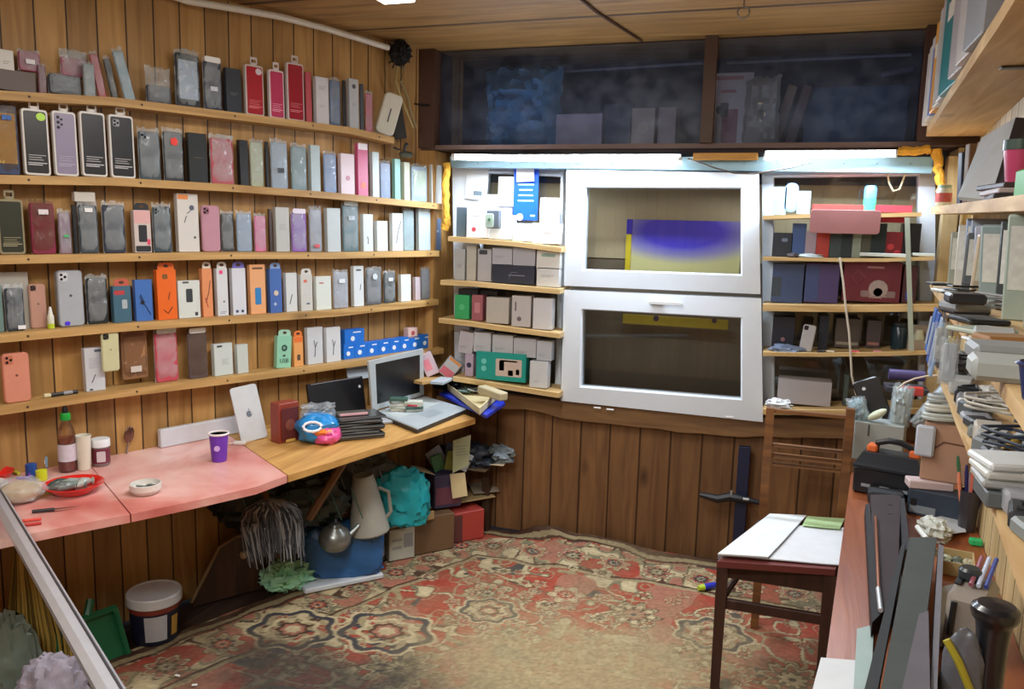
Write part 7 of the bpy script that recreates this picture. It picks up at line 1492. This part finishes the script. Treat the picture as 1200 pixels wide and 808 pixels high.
P = level(1140, 634, ZB); b = MB(); b.bbox(-.014, .014, -.01, .01, 0, .016, M('2cb46c', .4), .003); one(b, 'green_clip', 'bright green clip in front of the pen cup', 'clip', (P.x, P.y-.03, ZB))
# papers, small trays on the bench
sheet([(1088,612),(1124,606),(1132,628),(1098,634)], ZB+.001, M('b8bcc0', .5), 'paper_sheet', 'grey white crumpled paper in front of the multimeter case', wob=.012)
sheet([(1098,690),(1138,682),(1150,748),(1100,760)], ZB+.001, M('ccd4e0', .5), 'paper_sheet', 'pale bluish paper beside the dark metal strips', wob=.002)
P, h, w = spot(1120, 676, 634, 1098, 1140, ZB); t = thing('cardboard_tray', 'small cream cardboard tray of parts on the right bench', 'tray', (P.x, P.y, ZB), face(P)+.05); b = MB(); m_ct = M('b09a6c', .6)
d_ = .09; b.box(-w/2, w/2, 0, d_, 0, .003, m_ct); b.box(-w/2, w/2, 0, .003, .003, .03, m_ct); b.box(-w/2, w/2, d_-.003, d_, .003, .03, m_ct); b.box(-w/2, -w/2+.003, .003, d_-.003, .003, .03, m_ct); b.box(w/2-.003, w/2, .003, d_-.003, .003, .03, m_ct); b.build('tray_walls', t)
for k in range(6):
    b = MB(); b.blob((0, 0, .01), (.012, .012, .01), M(['b0b8a0', '5c6458', 'a8a488'][k % 3], .5), amp=.4, seed=k, n=8, freq=3); a_ = math.radians(0)+face(P); dx, dy = (-.022+.022*(k % 3)), .03+.03*(k//3); one(b, 'small_part', ['cream left', 'dark left', 'sand left', 'cream right', 'dark right', 'sand right'][k]+' little part in the cream cardboard tray', 'part', (P.x+dx*math.cos(a_)-dy*math.sin(a_), P.y+dx*math.sin(a_)+dy*math.cos(a_), ZB+.0035), 0, 'parts in the cardboard tray')
for k, (x0, y0, x1, y1) in enumerate(((1075, 618, 1086, 632), (1090, 635, 1098, 650))):
    A, B_ = level(x0, y0, ZB+.05), level(x1, y1, ZB+.05); b = MB(); b.tube([A, B_], .006, M('dce0dc', .4), n=8); one(b, 'white_plug', ['upper', 'lower'][k]+' small white plug beside the dark metal strips', 'plug')
# dark strips lying along the bench
def strip(pts, z, col, name, label, th=.02, rough=.35, metal=0., top=None, cat='strip', parts=None):
    A, B_, C_, D_ = [level(*p, z) for p in pts]; ctr = (A+B_+C_+D_)/4; t = thing(name, label, cat, (ctr.x, ctr.y, z-th), 0, 'dark strips on the right bench'); O = V(t.location)
    b = MB(); q = [p-O for p in (A, D_, C_, B_)]; lo = [V((p.x, p.y, 0)) for p in q]
    b.add(lo+q, [(3,2,1,0),(0,1,5,4),(1,2,6,5),(2,3,7,6),(3,0,4,7),(4,5,6,7)], M(col, .7, metal, var=.25, scale=14)); b.build('strip_body', t); return t, q
t, q = strip([(1020,580),(1056,580),(1050,716),(1026,716)], ZB+.035, '3a2e30', 'perforated_plate', 'dark brown metal plate with two holes lying along the bench', .03, .35, .3)
b = MB(); 
for f_ in (.12, .22): c_ = q[0].lerp(q[1], f_).lerp(q[3].lerp(q[2], f_), .65); b.M = Matrix.Translation(c_) @ Matrix.Rotation(-math.pi/2, 4, 'X'); b.disc(0, 0, .006, M('0c0c0e', .6), y=-.0008)
b.M = Matrix(); b.build('hole', t)
P = level(1040, 580, ZB+.035); b = MB(); b.bbox(-.045, .045, -.03, .03, 0, .035, M('2c3034', .4), .005); one(b, 'black_end_block', 'dark grey block at the far end of the brown metal plate', 'block', (P.x, P.y+.035, ZB), -.05)
strip([(1014,592),(1019,590),(1032,720),(1022,730)], ZB+.036, '1c1c20', 'metal_rail', 'thin black rail at the left edge of the brown plate', .035)
strip([(1055,584),(1060,584),(1066,640),(1058,650)], ZB+.045, '24242a', 'metal_rail', 'thin black rail at the right edge of the brown plate', .04)
b = MB(); b.tube([level(1026, 606, ZB+.041), level(1030, 700, ZB+.041)], .0035, M('b07860', .3, .7), n=8); b.tube([level(1029, 690, ZB+.041), level(1032, 716, ZB+.041)], .0045, M('d0d4d8', .3, .5), n=8); one(b, 'thin_rod', 'thin copper coloured rod with silver tip lying on the dark plate', 'rod')
t, q = strip([(1066,630),(1098,630),(1074,812),(1032,812)], ZB+.075, '3c423f', 'dark_strip', 'widest grey green strip in the middle of the right bench', .03)
strip([(1056,640),(1062,634),(1028,812),(1012,812)], ZB+.066, '23282a', 'dark_strip', 'dark slate strip at left of the widest grey green strip', .03)
strip([(1100,638),(1106,640),(1098,812),(1090,812)], ZB+.08, '6c6c74', 'metal_rail', 'slim grey rail at right of the widest strip', .05)
strip([(1077,720),(1088,716),(1090,812),(1056,812)], ZB+.088, '5c5860', 'dark_strip', 'purplish grey strip overlapping the near end of the widest strip', .011)
sheet([(1004,740),(1024,735),(1020,812),(1000,812)], ZB+.003, M('94a8a4', .5), 'plastic_sheet', 'grey green plastic sheet under the strips at the photo bottom', wob=.004)
t, P, h, w = bag(1120, 850, 1100, 1152, 742, '5c6068', 'grey_bag', 'grey plastic bag with yellow rim near the bottom right', d=.5, seed=91, amp=.15, z=ZB, ridge=False)
b = MB(); b.tube([(-w*.4, -w*.25, h*.9), (-w*.1, -w*.32, h*.72), (w*.2, -w*.3, h*.45), (w*.35, -w*.25, h*.15)], .006, M('a8a030', .4), n=8); b.build('yellow_rim', t)
# clamp holder with knob, on a black flanged stand
P = level(1167, 716, .77); P.x = min(P.x, wx(P.y).x-.055); t = thing('flanged_stand', 'black stand with round flange and tube near the bottom right', 'stand', (P.x, P.y, ZB)); H_ = .77-ZB
b = MB(); b.lathe([(r_*.68, z_) for r_, z_ in [(.030, 0), (.030, .01), (.031, .014), (.032, H_-.05), (.034, H_-.035), (.036, H_-.025), (.038, H_-.018), (.046, H_-.012), (.050, H_-.004), (.048, H_+.004), (.038, H_+.010), (0, H_+.012)]], M('14181e', .28, coat=.4), n=32); b.build('stand_body', t)
Pd_ = level(1155, 692, .72); t = thing('desk_holder', 'greyish desk holder with black knob behind the black flanged stand', 'holder', (min(Pd_.x, wx(Pd_.y).x-.06)-.006, Pd_.y+.05, ZB), -.35)
b = MB(); b.bbox(-.034, .034, -.06, .06, 0, .115, M('8c847c', .4), .012); b.build('holder_body', t)
b = MB(); b.lathe([(.014, .115), (.019, .122), (.019, .134), (.015, .139), (0, .139)], M('2c3438', .3), n=20, c=(-.012, .02)); b.build('knob', t)
b = MB(); b.tube([(-.02, -.062, .10), (-.022, -.066, .04)], .005, M('15171a', .4)); b.bbox(-.030, -.018, -.02, .058, .1155, .120, M('15171a', .4), .002); b.build('slot', t)
for k, (col, dx) in enumerate((('8c4c5c', .0), ('b8c4dc', .012), ('2c3c8c', .024))):
    b = MB(); b.tube([(0, -.03, 0), (0, .07, .02)], .004, M(col, .4), n=8); one(b, 'pen', ['wine red', 'pale blue', 'dark blue'][k]+' pen lying on the greyish desk holder', 'pen', (t.location.x+.0+dx, t.location.y+.01, ZB+.122), -.35, 'pens on the desk holder')
pts = [level(x, y, z) for x, y, z in ((1142, 668, .70), (1138, 690, .66), (1140, 712, .62), (1146, 730, .60))]; b = MB(); b.tube(pts, .003, M('1c2024', .5), n=6); one(b, 'black_cable', 'thin black cable running down left of the desk holder', 'cable')
# loose cables and crumpled wraps over the boards and bench
for k, (zc0, yc0, xc0, r0, col, lab) in enumerate(((MZ+.002, 2.05, .01, .035, '1a1c20', 'black thin cable tangle on the third right board'), (MZ+.002, 1.70, .01, .04, '8c9094', 'grey thin cable tangle on the third right board'), (LZ+.036, 1.98, .015, .035, '202226', 'black thin cable tangle on the lowest right board'), (LZ+.036, 1.50, .015, .04, 'b8b8b0', 'whitish thin cable tangle on the lowest right board'), (LZ+.036, 1.24, .01, .035, '2c3a4c', 'dark blue thin cable tangle on the lowest right board'))):
    x0_ = (edgeM if zc0 > 1.1 else edgeL)(yc0)+.045; b = MB(); b.tube([(r0*math.cos(j*.55)*(1+.3*math.sin(j*1.7+k)), 1.5*r0*math.sin(j*.55)*(1+.25*math.cos(j*1.3)), .003+.0007*j) for j in range(38)], .0024, M(col, .5), n=5)
    one(b, 'tangled_cable', lab, 'cable', (x0_, yc0, zc0))
for k, (y_, col, lab) in enumerate(((2.28, 'a8b0ac', 'greenish grey'), (1.76, 'b8b8b4', 'light grey'), (1.34, '8c9498', 'bluish grey'))):
    b = MB(); b.blob((0, 0, .014), (.030, .04, .018), M(col, .5), amp=.45, seed=60+k, n=14, freq=3, flat=0, ridge=True); one(b, 'crumpled_wrap', lab+' crumpled wrap on the lowest right board behind the gadgets', 'wrapper', (edgeL(y_)+.072, y_, Z1), .3*k)
b = MB(); b.blob((0, 0, .02), (.035, .05, .026), M('c0c4bc', .5), amp=.4, seed=70, n=16, freq=3, flat=0, ridge=True); P = level(1110, 642, ZB); one(b, 'crumpled_paper', 'crumpled whitish paper left of the pen cup on the right bench', 'paper', (P.x-.02, P.y+.06, ZB), .2)
bpy.context.view_layer.update()
